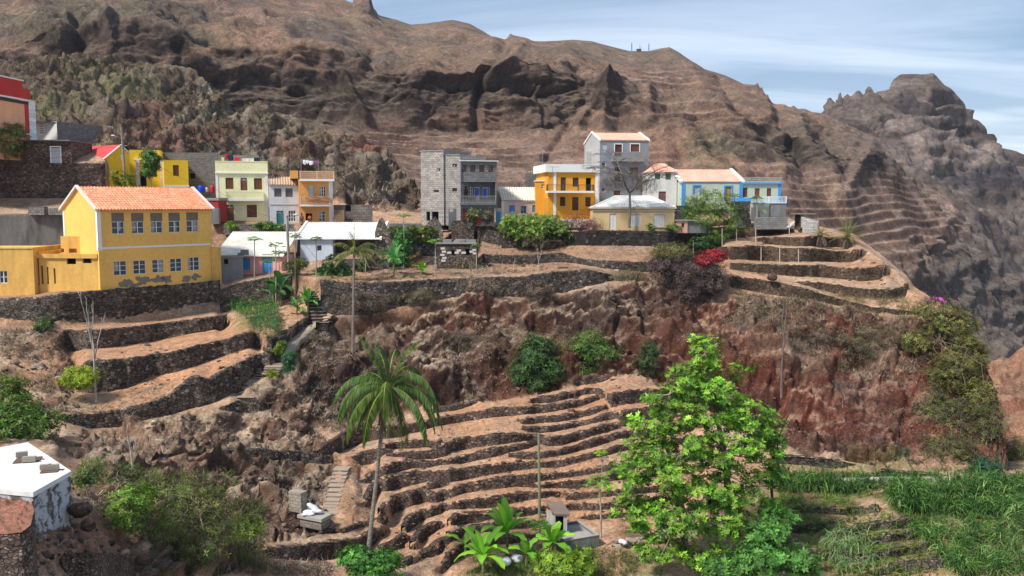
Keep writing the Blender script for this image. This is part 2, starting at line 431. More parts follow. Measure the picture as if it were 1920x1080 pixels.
WALLS = [
 ('U1', [(600,525,588),(640,530,590),(700,531,590),(750,529,580),(800,526,568),(850,523,558),(930,520,555),(985,520,556),(1000,516,556),(1060,509,549),(1100,505,538),(1150,516,526)], "long dark retaining wall along the cliff top right of the upper steps", 'd'),
 ('U2', [(903,478,504),(975,480,510),(1010,478,506),(1050,475,503),(1090,486,501),(1140,490,514),(1200,492,521),(1260,494,524)], "middle stone garden wall above the dry branch heap", 'd'),
 ('U3', [(1045,438,480),(1100,433,483),(1180,433,484),(1290,435,487),(1335,436,487)], "tall black stone wall under the cream house with the hipped roof", 'b'),
 ('U4', [(842,440,466),(870,430,472),(900,430,474),(940,437,480),(975,437,484),(1046,438,484)], 'dark rubble base wall behind the bright green bush and the ruins', 'd'),
 ('SC', [(-60,562,616),(0,561,613),(67,559,613),(120,551,612),(180,546,608),(240,541,604),(300,537,600),(390,530,584),(411,526,580)], "big mixed stone retaining wall under the yellow school building", 'm'),
 ('PK', [(412,545,590),(440,533,582),(500,522,572),(545,514,562)], "stone retaining wall below the pink cottage", 'd'),
 ('A1', [(120,620,660),(200,619,653),(283,610,641),(350,601,628),(417,592,617),(425,589,611)], "uppermost terrace wall with pale stones under the yellow school", 'm'),
 ('A2', [(148,690,735),(160,677,737),(200,676,735),(240,673,728),(283,668,707),(330,660,697),(367,650,687),(420,638,668),(467,623,653),(510,632,650)], "middle terrace wall behind the bare pale tree below the school", 'm'),
 ('A3', [(97,777,783),(167,778,803),(227,770,800),(283,755,785),(317,743,778),(353,712,768),(365,705,765),(393,712,757),(433,690,740),(470,672,712),(503,657,693),(512,655,685)], "lowest long terrace wall ending at the hillside steps below the school", 'm'),
 ('A4', [(423,762,770),(440,756,772),(470,750,774),(495,753,770)], "short stone wall stub on the slope beside the hillside steps", 'd'),
 ('A5', [(300,853,856),(393,848,853),(480,843,858),(533,847,866),(580,851,866),(622,857,873)], "low stone edging wall leading to the landing of the lower steps", 'd'),
 ('A6', [(537,665,678),(547,655,668),(580,627,643),(612,606,622),(630,590,603)], "stone wall along the lower side of the hillside path", 'd'),
 ('A7', [(505,636,672),(530,628,655),(560,606,632),(590,590,604)], "stone wall between the green reeds and the hillside path", 'd'),
 ('R1', [(1335,428,452),(1352,427,451),(1419,427,444),(1448,428,441),(1490,432,437)], "topmost curved terrace wall below the blue trimmed houses", 'w'),
 ('R2', [(1419,446,453),(1427,446,458),(1469,445,462),(1527,444,463),(1580,446,465),(1592,448,463)], "second curved terrace wall reaching to the round date palm", 'w'),
 ('R3', [(1325,464,480),(1365,464,487),(1417,461,489),(1465,466,492),(1527,466,491),(1573,472,493),(1600,471,492),(1612,469,488),(1618,468,480)], "curved terrace wall with thin poles standing against it", 'w'),
 ('R4', [(1368,493,505),(1448,497,514),(1500,498,519),(1542,498,521),(1583,504,525),(1625,504,527),(1650,500,524),(1663,496,516)], "thick curved terrace wall right of the red flowering bush", 'w'),
 ('R5', [(1496,528,531),(1546,531,546),(1588,538,556),(1629,543,559),(1671,544,561),(1695,538,558),(1707,530,550)], "outermost oval terrace wall at the tip of the promontory", 'w'),
 ('R6', [(1370,519,538),(1423,524,548),(1504,540,562),(1546,553,568),(1588,564,576),(1633,576,586),(1704,583,592)], "overgrown wall edge under the footpath of the promontory", 'w'),
 ('S1', [(1450,856,869),(1508,857,872),(1562,861,879),(1587,867,876)], "short terrace wall at the foot of the red cliff right of the leafy tree", 'd'),
 ('S2', [(1440,890,905),(1535,893,909),(1611,896,918),(1652,898,912)], "terrace wall directly above the sugar cane patch", 'd'),
 ('S3', [(1655,882,896),(1740,889,912),(1765,892,910)], "earthy wall edge behind the tallest sugar cane", 'd'),
 ('B1', [(-60,405,470),(0,403,470),(118,403,462)], "dark rendered retaining wall left of the yellow school", 'c'),
 ('B2', [(-60,307,370),(35,305,372),(60,306,372),(198,307,370)], "high rubble stone wall below the small stone house with the grey door", 'r'),
 ('C1', [(1560,1000,1009),(1660,978,992),(1705,975,990)], 'dark low wall in the cane patch just left of the tallest cane', 'd'),
 ('C2', [(1580,1022,1031),(1665,1003,1016),(1712,1000,1012)], 'dark low wall in the cane patch above a bright green strip', 'd'),
 ('C3', [(1620,1045,1058),(1700,1028,1040),(1770,1020,1031)], 'second lowest wall of the grassy cane patch', 'd'),
 ('C4', [(1640,1068,1080),(1750,1052,1066),(1800,1047,1060)], 'lowest wall at the bottom edge of the cane patch', 'd'),
 ('C6', [(1690,945,954),(1780,941,951),(1880,940,950)], 'thin dark wall half hidden by the tallest cane at the right', 'd'),
 ('C7', [(1500,950,960),(1590,955,966),(1650,951,960)], 'dark wall at the upper left of the cane patch', 'd'),
 ('C8', [(1480,1030,1042),(1560,1040,1053),(1600,1043,1055)], 'dark wall low in the left half of the cane patch', 'd'),
 ('C5', [(1440,990,1001),(1520,985,998),(1575,980,991)], 'dark wall at the left end of the cane patch beside the leafy tree', 'd'),
 ('Y1', [(118,1040,1068),(150,1040,1095),(200,1042,1100),(235,1052,1095)], "rough stone wall stub at the bottom left below the red soil plot", 'n'),
]
EXTRA = [ # sheet A also steps at these
]
CURA = [ # (x, row, depth)
 [(-300,1240,26),(200,1240,28),(300,1240,36),(500,1240,42),(800,1240,45),(1100,1240,45),(1500,1240,42),(2230,1240,38)],
 [(-300,1000,29),(0,1000,30),(150,1000,33),(230,1040,39),(400,1060,46),(600,1060,50.5),(850,1060,53),(1500,1060,51),(2230,1060,47)],
 [(-300,840,42),(100,850,44),(200,862,50),(400,862,59),(560,862,63),(700,850,64.5),(1450,870,62.5),(1650,895,61),(1880,900,60.5),(2230,900,60.5)],
 [(-300,740,55),(100,785,60),(170,804,62),(227,801,63),(283,786,64),(317,779,65),(365,766,66),(433,742,68),(500,775,67.5),(600,826,66.5),(700,797,70),(813,762,72),(900,750,72.6),(1000,735,73.6),(1100,705,76),(1150,706,75.6),(1222,715,75),(1330,760,71.5),(1450,840,65.5),(1590,862,64),(1700,880,63),(1880,896,61.5),(2230,897,61.5)],
 [(-300,690,62),(150,738,66),(233,731,67),(283,708,69),(367,688,71),(467,654,74),(520,690,73),(600,715,73),(700,680,76),(900,655,78.5),(1100,640,79.5),(1300,660,77.5),(1450,730,73),(1600,780,70),(1700,800,69),(1800,830,67),(1870,890,62.5),(2230,894,62.5)],
 [(-300,618,75),(0,614,76),(110,613,77),(200,609,79.5),(300,601,83.5),(412,582,87.5),(500,572,88),(545,563,88),(600,589,84),(700,591,83.5),(750,581,84),(850,559,86),(1000,557,86),(1100,539,87),(1150,528,88),(1250,548,87),(1370,542,87),(1423,551,86.5),(1504,564,85),(1588,578,84),(1640,588,83),(1704,594,82),(1790,620,80),(1830,680,76),(1870,790,68),(1885,892,63),(2230,893,63)],
 [(-300,560,77),(0,559,77.5),(67,557,77.5),(120,549,78),(180,545,79.8),(240,539,82),(390,529,88.3),(412,543,88),(440,532,88.3),(545,513,88.5),(600,524,84.3),(700,530,83.8),(850,522,86.3),(1000,515,86.3),(1060,508,87),(1100,504,87.4),(1150,515,88.3),(1250,524,88.5),(1370,518,87.5),(1423,523,87),(1504,539,85.5),(1588,563,84.5),(1633,575,83.5),(1704,582,82.3),(1790,600,80.5),(1830,655,77),(1870,770,69),(1886,890,63.5),(2230,890,63.5)],
 [(-300,535,88),(0,535,88),(118,530,90),(200,510,95),(400,505,98),(420,505,96),(520,500,97),(600,500,95),(700,500,92.5),(800,500,93),(900,504,92),(1010,506,92),(1100,500,92),(1140,514,90.5),(1200,521,90),(1260,523,90),(1370,505,90),(1448,514,89.5),(1500,519,89),(1583,526,87.5),(1640,527,86.8),(1663,518,87),(1707,550,85.3),(1790,597,81.2),(1830,650,77.6),(1870,765,69.6),(1887,889,64),(2230,889,64)],
 [(-300,404,92),(0,402,92),(118,402,93),(200,400,98),(300,395,100),(380,425,102),(430,419,104.5),(500,419,105),(620,419,105),(700,425,104),(800,428,105),(900,429,103),(1045,436,101),(1100,431,99),(1290,433,99),(1335,429,101),(1419,426,102),(1490,431,102),(1560,443,101.5),(1600,447,100),(1640,478,94),(1665,497,90),(1700,526,87),(1712,548,85.6),(1790,594,81.5),(1830,645,78),(1870,760,70),(1888,888,64.3),(2230,888,64.3)],
 [(-300,300,100),(35,304,99),(203,304,99.5),(212,345,105),(300,345,110),(350,350,112),(400,375,113),(500,392,114),(620,404,114),(700,402,114),(800,405,116),(1100,414,119),(1300,408,119),(1480,418,116),(1560,436,106),(1600,443,103),(1640,474,96),(1665,494,92),(1700,523,88.5),(1713,545,86.5),(1790,591,82.2),(1830,641,78.5),(1870,755,70.3),(1888,887,64.6),(2230,887,64.6)],
 [(-300,255,108),(75,255,108),(200,262,110),(300,285,115),(350,315,116),(400,345,117),(500,365,119),(600,375,121),(700,380,120),(800,398,121),(1100,411,125),(1300,405,124),(1480,414,120),(1560,434,108),(1600,441,104),(1640,471,97),(1665,492,93),(1700,521,89),(1714,543,87),(1790,589,82.5),(1830,638,79),(1870,752,70.6),(1889,886,65),(2230,886,65)],
 [(-300,200,130),(0,190,130),(150,190,133),(300,210,138),(400,240,137),(500,285,135),(600,300,132),(700,315,130),(800,394,124),(1100,409,128),(1300,404,127),(1480,412,123),(1560,432,110),(1600,440,105),(1640,470,98),(1665,490,94),(1700,520,89.5),(1715,541,87.5),(1790,588,82.8),(1830,636,79.3),(1870,749,70.9),(1889,885,65.2),(2230,885,65.2)],
 [(-300,135,148),(0,122,150),(75,112,150),(150,100,155),(200,108,158),(260,122,160),(320,122,160),(365,130,160),(385,148,158),(405,173,156),(425,189,155),(445,207,155),(462,199,152),(485,187,150),(515,206,150),(550,214,150),(575,239,148),(620,252,146),(700,267,145),(730,290,140),(780,345,132),(800,390,127),(1100,407,130),(1300,402,130),(1480,410,126),(1560,430,112),(1600,438,106),(1640,468,99),(1665,488,95),(1700,518,90),(1716,539,88),(1790,586,83.2),(1830,634,79.6),(1870,746,71.2),(1890,884,65.4),(2230,884,65.4)],
]

def curve_eval(cur, xs):
    c = np.array(cur, float)
    return np.interp(xs, c[:, 0], c[:, 1]), np.interp(xs, c[:, 0], c[:, 2])

def smooth1(a, k):
    if k < 2: return a
    pad = np.pad(a, (k, k), mode='edge'); ker = np.hanning(2 * k + 1); ker /= ker.sum()
    return np.convolve(pad, ker, 'valid')

ALLW = [w for w in FIELD] + [w[1] for w in WALLS]
XA = np.arange(-300, 2231, 3.0)
YC, DC = [], []
for c in CURA:
    y, d = curve_eval(c, XA)
    YC.append(y); DC.append(smooth1(d, 5))
YC = np.array(YC); DC = np.array(DC)
for i in range(1, len(YC)): YC[i] = np.minimum(YC[i], YC[i - 1] - .6)
YF = np.arange(80, 1241, 1.0)          # fine rows
DF = np.zeros((len(XA), len(YF)))
BAND = np.zeros((len(XA), len(YF)), bool)
for w in ALLW:
    a = np.array(w, float)
    m0, m1 = (a[0, 1] + a[0, 2]) / 2, (a[-1, 1] + a[-1, 2]) / 2
    a = np.concatenate([[[a[0, 0] - 18, m0, m0]], a, [[a[-1, 0] + 18, m1, m1]]])
    inside = (XA >= a[0, 0]) & (XA <= a[-1, 0])
    yt = np.interp(XA, a[:, 0], a[:, 1]); yb = np.interp(XA, a[:, 0], a[:, 2])
    BAND |= inside[:, None] & (YF[None] >= yt[:, None]) & (YF[None] <= yb[:, None])
for i in range(len(XA)):
    ys = YC[::-1, i]; ds = DC[::-1, i]
    D = np.interp(YF, ys, ds)
    g = np.diff(D)                        # change per row, going down
    b = BAND[i, 1:]
    g2 = g.copy()
    for k in range(len(ys) - 1):
        sel = (YF[1:] > ys[k]) & (YF[1:] <= ys[k + 1])
        n = sel.sum(); nb = (sel & b).sum()
        if nb and n and (n - nb) / n > .12:
            lost = g[sel & b].sum(); free = sel & ~b
            g2[sel & b] = 0; g2[free] += lost / free.sum()
    D2 = D[0] + np.concatenate([[0], np.cumsum(g2)])
    DF[i] = D2
_pad = np.pad(DF, ((2, 2), (0, 0)), mode='edge'); DF = (_pad[:-4] + 2 * _pad[1:-3] + 3 * _pad[2:-2] + 2 * _pad[3:-1] + _pad[4:]) / 9
def GD(x, y):
    """distance of the valley surface along the sight line of a pixel"""
    fx = np.clip((np.asarray(x, float) - XA[0]) / 3.0, 0, len(XA) - 1.001); fy = np.clip(np.asarray(y, float) - YF[0], 0, len(YF) - 1.001)
    i = fx.astype(int); j = fy.astype(int); a = fx - i; b = fy - j
    return (DF[i, j] * (1 - a) * (1 - b) + DF[i + 1, j] * a * (1 - b) + DF[i, j + 1] * (1 - a) * b + DF[i + 1, j + 1] * a * b)
def G(x, y, lift=0.0):
    return P(x, y, GD(x, y)) + np.array([0, 0, lift])
def Gv(x, y, lift=0.0): return Vector([float(t) for t in G(x, y, lift)])

def pnoise(x, y, s, seed, octs=4):
    """noise in world space sampled for a position array"""
    return fbm(np.stack([x, y, np.zeros_like(x)], -1) / s, octs, seed)

def region(X, Y, ells, soft=.35):
    """ells: (cx, cy, rx, ry, weight) -> max of soft ellipses"""
    r = np.zeros_like(X)
    for e in ells:
        q = np.sqrt(((X - e[0]) / e[2]) ** 2 + ((Y - e[1]) / e[3]) ** 2)
        r = np.maximum(r, np.clip((1 + soft - q) / (2 * soft), 0, 1) * (e[4] if len(e) > 4 else 1))
    return r

def inpoly(X, Y, poly):
    r = np.zeros(X.shape, bool); n = len(poly)
    for i in range(n):
        x0, y0 = poly[i]; x1, y1 = poly[(i + 1) % n]
        c = ((y0 > Y) != (y1 > Y)) & (X < (x1 - x0) * (Y - y0) / ((y1 - y0) + 1e-9) + x0)
        r ^= c
    return r

def blur2(a, k):
    if k < 1: return a
    ker = np.hanning(2 * k + 3)[1:-1]; ker /= ker.sum(); n = len(ker) // 2
    a = np.pad(a, ((n, n), (0, 0)), mode='edge'); a = sum(ker[i] * a[i:a.shape[0] - 2 * n + i] for i in range(len(ker)))
    a = np.pad(a, ((0, 0), (n, n)), mode='edge'); a = sum(ker[i] * a[:, i:a.shape[1] - 2 * n + i] for i in range(len(ker)))
    return a

def normals(V):
    du = np.gradient(V, axis=1); dv = np.gradient(V, axis=0)
    n = np.cross(du, dv); n /= np.linalg.norm(n, axis=-1, keepdims=True) + 1e-9
    return n

def lerpc(a, b, t): return a * (1 - t[..., None]) + np.asarray(b) * t[..., None]

# --- sheet A rows
def rows_between(YCv, counts):
    out = []
    for k, n in enumerate(counts):
        for j in range(n): out.append(YCv[k] * (1 - j / n) + YCv[k + 1] * j / n)
    out.append(YCv[-1]); return np.array(out)
YR = rows_between(YC, [60, 84, 46, 28, 38, 16, 14, 34, 22, 24, 40, 60])
XR = np.broadcast_to(XA, YR.shape)
DR = GD(XR, YR)
bandR = BAND[np.clip(((XR - XA[0]) / 3).astype(int), 0, len(XA) - 1), np.clip((YR - YF[0]).astype(int), 0, len(YF) - 1)]
near = np.clip(blur2(bandR.astype(float), 3) * 2.2, 0, 1)
DR = DR + blur2(bandR.astype(float), 1) * .3
VA = P(XR, YR, DR)
CLIFF = [(556,640),(640,592),(752,584),(860,560),(1000,558),(1110,542),(1210,528),(1300,560),(1420,556),(1510,568),(1600,582),(1720,600),(1800,600),(1860,640),(1900,760),(1905,884),(1700,884),(1590,864),(1455,842),(1330,762),(1222,716),(1150,704),(1000,732),(900,748),(812,762),(700,790),(640,806),(600,800),(560,760)]
cliff = blur2(inpoly(XR, YR, CLIFF).astype(float), 4)
crop = blur2(inpoly(XR, YR, [(-300,260),(75,257),(200,262),(300,290),(350,320),(400,350),(620,378),(790,398),(800,100),(-300,60)]).astype(float), 3)
gully = blur2(inpoly(XR, YR, [(160,810),(300,790),(360,770),(420,775),(520,700),(560,700),(600,820),(620,850),(640,860),(620,1000),(500,1010),(460,1060),(230,1100),(200,960),(150,860)]).astype(float), 4)
leftb = blur2(inpoly(XR, YR, [(-300,620),(110,620),(140,700),(160,735),(100,780),(160,860),(0,830),(-300,860)]).astype(float), 4)
pt = VA * np.array([1, 1, 1.0])
rough = fbm(pt / 9.0, 5, 3, ridged=True)
rough2 = fbm(pt * np.array([1, 1, 1.6]) / 2.6, 4, 9, ridged=True)
soft = fbm(pt / 3.0, 3, 21)
nrm = normals(VA)
fd = 1 - near
amp = (cliff * 1.15 + crop * 1.5 + gully * .7 + leftb * .5)
amp2 = (cliff * .60 + crop * .85 + gully * .5 + leftb * .25 + .02)
disp = (rough - .6) * amp * fd + (rough2 - .6) * amp2 * fd
rough3 = fbm(pt * np.array([1, 1, 1.4]) / 1.1, 3, 15, ridged=True)
disp = disp + (rough3 - .5) * (cliff * .22 + crop * .22 + gully * .2 + leftb * .12) * fd
disp = disp + (rocky(pt * np.array([1, 1, 1.3]), 4.5, 5) * (cliff * .95 + crop * .85 + gully * .35) + rocky(pt * np.array([1, 1, 1.2]), 1.5, 8) * (cliff * .38 + crop * .30 + gully * .30 + leftb * .12)) * fd
disp = disp + soft * .07 * fd
outw = np.clip((XR - 1690) / 30, 0, 1) * np.clip((YR - 560) / 30, 0, 1)
disp = disp * (1 - .5 * outw)
edgeR = np.clip((np.arange(YR.shape[0])[::-1][:, None]) / 10.0, 0, 1)
VA2 = VA + nrm * (np.clip(disp, -4, 3.0) * (.25 + .75 * edgeR))[..., None] * np.where(nrm[..., 1:2] < 0, 1, -1)
# ground grain steps
NA = normals(VA2)
up = np.abs(NA[..., 2])
c_tread = np.array([.38, .215, .13]); c_red = np.array([.072, .030, .020]); c_dark = np.array([.046, .031, .026])
c_straw = np.array([.38, .29, .21]); c_olive = np.array([.115, .105, .055]); c_tan = np.array([.24, .165, .12]); c_grass = np.array([.10, .14, .035])
col = np.broadcast_to(c_tread, VA2.shape).copy()
col = lerpc(col, c_straw, np.clip(fbm(pt / 4, 3, 31) * .5 + .25, 0, .7))
colc = np.broadcast_to(c_red, VA2.shape).copy()
colc = lerpc(colc, c_dark, np.clip(fbm(pt / 6, 4, 41) * .9 + .2, 0, .85))
colc = lerpc(colc, c_straw, np.clip((up - .5) * 2.0, 0, 1) * np.clip(fbm(pt / 4, 4, 43) * .9 + .45, 0, .9))
rightred = np.clip((XR - 1150) / 300, 0, 1)
colc = colc * (1 + rightred[..., None] * np.array([.22, -.06, -.08]))
col = lerpc(col, colc, cliff)
col = lerpc(col, np.array([.20, .125, .085]), region(XR, YR, [(820,475,230,46,.75),(1120,480,280,40,.6),(480,470,120,70,.6),(60,560,120,200,.3)]))
straw_up = region(XR, YR, [(1560,640,170,45,.8),(1420,585,120,28,.6),(900,640,60,25,.5),(1500,610,240,40,.6),(680,640,110,30,.6),(880,570,140,16,.7),(940,610,60,16,.6)])
col = lerpc(col, np.array([.20, .16, .115]), straw_up * np.clip(fbm(pt / 3, 4, 47) * .9 + .5, 0, 1) * .85)
cg = lerpc(lerpc(np.broadcast_to(np.array([.16, .09, .06]), VA2.shape), c_dark, np.clip(fbm(pt / 4, 4, 51) + .2, 0, .8)), c_straw, np.clip((up - .4) * 1.7, 0, .95) * np.clip(fbm(pt / 3, 4, 52) * .7 + .6, 0, 1))
col = lerpc(col, cg, np.clip(gully + leftb, 0, 1))
co = lerpc(np.broadcast_to(np.array([.095, .068, .050]), VA2.shape), c_dark, np.clip(fbm(pt / 9, 4, 61) * 1.1 + .15, 0, .9))
co = lerpc(co, np.array([.17, .14, .105]), np.clip(fbm(pt / 5, 5, 64) * .9, 0, .6))
co = lerpc(co, c_olive, region(XR, YR, [(190,170,110,42),(130,205,80,30),(300,215,130,22,.6),(270,150,60,30,.8),(60,150,60,25,.5)]) * np.clip(fbm(pt / 7, 4, 62) + .45, 0, .8))
co = lerpc(co, np.array([.30, .25, .20]), region(XR, YR, [(395,180,28,40,.9),(440,215,30,14,.8),(470,290,60,36,.45),(700,330,60,40,.5),(620,310,120,34,.5)]) * np.clip(fbm(pt / 2.5, 4, 63) * 1.2 + .3, 0, 1))
co = lerpc(co, np.array([.17, .075, .055]), region(XR, YR, [(290,215,40,22,.5),(690,285,36,14,.9),(320,262,120,22,.5),(560,285,60,20,.4)]))
col = lerpc(col, co, crop)
green = region(XR, YR, [(680,540,70,8,.6),(640,525,40,10,.7),(1600,1010,260,140,1),(1330,1060,160,60,.7),(480,610,50,22,.8),(60,1090,300,30,.2)])
col = lerpc(col, np.array([.075, .115, .022]), green * np.clip(fbm(pt / 2, 3, 71) * .8 + .6, 0, 1))
tr = region(XR, YR, [(320,640,190,40,1),(230,690,240,50,.8),(1100,860,280,160,.5)]) * (1 - cliff)
col = lerpc(col, np.array([.43, .205, .105]), tr * .6)
lvl = region(XR, YR, [(60,980,80,60,.8),(170,1010,80,60,.8),(40,920,60,30,.8)])
col = lerpc(col, np.array([.24, .115, .075]), lvl)
# skirts: top edge falls away behind
def skirt_back(V, C, dy, dz):
    n = V[-1].copy(); n[:, 1] += dy; n[:, 0] *= (1 + dy / np.maximum(V[-1][:, 1], 1)); n[:, 2] += dz
    return np.concatenate([V, n[None]], 0), np.concatenate([C, C[-1:]], 0)
drop = np.interp(XA, [-300, 700, 790, 1500, 1600, 1700, 1890, 2230], [-6, -6, -3, -3, -10, -16, -3, -1])
VA2, col = skirt_back(VA2, col, 14, 0); VA2[-1, :, 2] += drop
GM = ground_mat('valley_ground', .40, 1.0, .9, .30)
me = np_mesh('valley_ground', VA2.reshape(-1, 3), grid_faces(*VA2.shape[:2]), mats=[GM], cols=col.reshape(-1, 3), smooth=False)
tag(link_mesh('valley_ground', me), kind='structure')

def G2(x, y, lift=0.0):
    x = np.asarray(x, float); y = np.asarray(y, float); out = np.zeros((len(x), 3))
    ci = np.clip(np.round((x - XA[0]) / 3).astype(int), 0, len(XA) - 1)
    for s in range(0, len(x), 4000):
        c = ci[s:s + 4000]; r = np.abs(YR[:, c] - y[None, s:s + 4000]).argmin(0); out[s:s + 4000] = VA2[r, c]
    out[:, 2] += lift; return out
# --- far sheets
def spurs(X, Y, L):
    out = np.zeros(X.shape)
    for pts, w, h in L:
        best = np.full(X.shape, 1e9)
        for (x0, y0), (x1, y1) in zip(pts[:-1], pts[1:]):
            dx, dy = x1 - x0, y1 - y0; t = np.clip(((X - x0) * dx + (Y - y0) * dy) / (dx * dx + dy * dy), 0, 1)
            best = np.minimum(best, np.hypot(X - x0 - t * dx, Y - y0 - t * dy))
        out += h * np.clip(1 - best / w, 0, 1) ** 1.2
    return out
SPURS = [([(955,72),(935,105),(900,140),(893,190),(890,240)],14,-7),([(985,80),(960,110),(925,135)],16,4),([(1290,112),(1330,190),(1400,250),(1470,330)],34,9),([(1350,150),(1380,210),(1440,250)],14,-6),
 ([(1424,165),(1500,240),(1560,330),(1600,400)],30,9),([(1445,200),(1480,260),(1500,320)],12,-7),([(1642,262),(1610,320),(1585,380)],24,8),
 ([(1137,165),(1135,200),(1130,232)],30,11),([(1137,172),(1160,205),(1215,232)],22,9),([(1137,172),(1110,205),(1085,235)],18,7),([(1212,180),(1216,192)],16,5),([(1070,235),(1040,275),(1020,300)],12,-4),
 ([(640,20),(700,90),(690,130)],30,-5),([(480,30),(560,80),(620,95)],40,5),([(140,20),(148,85)],16,-8),([(60,10),(110,80)],40,8),([(260,10),(330,70),(380,120)],46,9),([(200,30),(215,90)],20,5),([(335,95),(345,130),(400,150)],18,-5),
 ([(640,135),(670,190),(690,225)],12,6),([(1270,235),(1320,300),(1400,340)],40,9),([(1300,250),(1380,320)],12,-4),([(1240,260),(1250,320)],26,5),([(760,60),(800,110)],30,-3),([(1050,80),(1120,150),(1200,170)],26,4),([(1790,400),(1740,470),(1760,560)],26,7),([(1800,520),(1830,600)],14,-4)]
def far_sheet(name, curves, counts, x0, x1, step, ampf, colf, mat, back=(60, -60), terr=None):
    xs = np.arange(x0, x1 + 1, step, dtype=float)
    Yc, Dc = [], []
    for c in curves:
        y, d = curve_eval(c, xs); Yc.append(y); Dc.append(smooth1(d, int(30 / step)))
    Yc = np.array(Yc); Dc = np.array(Dc)
    for i in range(1, len(Yc)): Yc[i] = np.minimum(Yc[i], Yc[i - 1] - 1)
    det = Yc[-1].copy(); Yc[-1] = smooth1(det, int(70 / step)); 
    Y = rows_between(Yc, counts); kk = np.clip((np.arange(Y.shape[0]) - (Y.shape[0] - 1 - counts[-1])) / counts[-1], 0, 1)[:, None]
    Y = Y + (det - Yc[-1])[None] * (kk ** 5)
    D = rows_between(Dc, counts)
    X = np.broadcast_to(xs, Y.shape)
    V = P(X, Y, D)
    n = normals(V); s = np.where(n[..., 1:2] < 0, 1, -1)
    e = np.clip((np.arange(Y.shape[0])[::-1][:, None]) / 26.0, 0, 1)
    V = V + n * s * (ampf(X, Y, V) * (.12 + .88 * e))[..., None]
    if name == 'mountain': h = spurs(X, Y, SPURS) * .6 * e; V[..., 1] -= h; V[..., 0] -= h * V[..., 0] / V[..., 1]; V[..., 2] += h * .15
    ris = None
    if terr is not None:
        w, h = terr(X, Y)
        zz = V[..., 2] + fbm(V / 30, 2, 5) * 2.0
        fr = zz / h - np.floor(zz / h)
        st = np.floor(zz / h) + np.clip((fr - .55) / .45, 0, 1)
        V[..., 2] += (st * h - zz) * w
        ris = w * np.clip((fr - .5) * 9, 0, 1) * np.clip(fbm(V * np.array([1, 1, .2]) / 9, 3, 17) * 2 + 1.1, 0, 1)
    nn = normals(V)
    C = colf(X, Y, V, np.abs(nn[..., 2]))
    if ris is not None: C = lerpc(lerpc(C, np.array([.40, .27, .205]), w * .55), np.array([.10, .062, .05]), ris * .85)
    V, C = skirt_back(V, C, back[0], back[1])
    me = np_mesh(name, V.reshape(-1, 3), grid_faces(*V.shape[:2]), mats=[mat], cols=C.reshape(-1, 3), smooth=False)
    return tag(link_mesh(name, me), kind='structure')

SKY = [(-300,-210,330),(0,-110,330),(300,-60,340),(560,-18,360),(640,-2,370),(662,6,370),(668,-14,370),(676,-26,370),(694,-22,370),(698,8,372),(708,28,375),(740,36,378),(770,46,380),(800,44,382),(850,38,385),(880,44,386),(905,58,385),(925,70,382),(945,74,380),(952,70,380),(956,62,380),(964,66,380),(985,70,380),(1000,77,380),(1050,76,380),(1075,74,380),(1110,77,380),(1140,86,380),(1180,96,380),(1215,96,380),(1235,91,378),(1255,88,376),(1272,97,372),(1290,110,370),(1320,130,360),(1360,142,350),(1395,158,344),(1416,160,340),(1420,153,340),(1424,166,338),(1428,163,338),(1433,180,336),(1439,178,335),(1444,194,334),(1455,202,330),(1482,204,328),(1488,196,326),(1494,206,325),(1520,210,322),(1545,213,318),(1600,240,308),(1642,259,300),(1690,316,290),(1740,348,282),(1781,372,275),(1810,410,268),(1850,470,262),(1920,560,255),(2230,700,250)]
CURC = [
 [(-300,330,165),(600,335,165),(700,345,150),(750,430,140),(1100,440,140),(1450,470,142),(1600,540,150),(1750,680,150),(1880,800,155),(2230,900,165)],
 [(-300,290,180),(300,270,185),(420,262,188),(600,262,185),(700,290,172),(800,320,168),(1000,330,168),(1100,330,172),(1250,330,175),(1400,355,175),(1500,400,172),(1600,440,175),(1690,470,180),(1800,600,190),(1920,720,200),(2230,800,205)],
 [(-300,250,195),(300,230,203),(420,248,203),(500,240,206),(600,245,204),(650,232,202),(720,262,198),(800,258,202),(900,246,206),(1000,246,206),(1100,225,216),(1250,238,216),(1400,268,212),(1500,305,207),(1600,330,212),(1690,372,222),(1800,490,230),(1920,620,240),(2230,700,250)],
 [(-300,80,205),(0,80,207),(100,60,212),(200,40,214),(300,60,213),(400,92,212),(500,97,214),(600,98,214),(640,100,215),(690,128,210),(740,136,209),(880,136,213),(900,120,214),(960,108,216),(1020,114,218),(1060,136,222),(1090,165,228),(1150,180,232),(1250,205,232),(1400,210,228),(1500,262,222),(1600,280,226),(1690,335,236),(1800,440,240),(1920,580,246),(2230,680,255)],
 [(-300,40,225),(0,40,225),(200,20,226),(300,35,228),(500,80,232),(640,88,232),(740,122,228),(880,120,234),(960,95,236),(1060,120,240),(1150,160,246),(1250,180,250),(1400,190,250),(1500,240,246),(1600,262,248),(1690,325,250),(1800,420,252),(1920,570,250),(2230,690,250)],
 SKY]
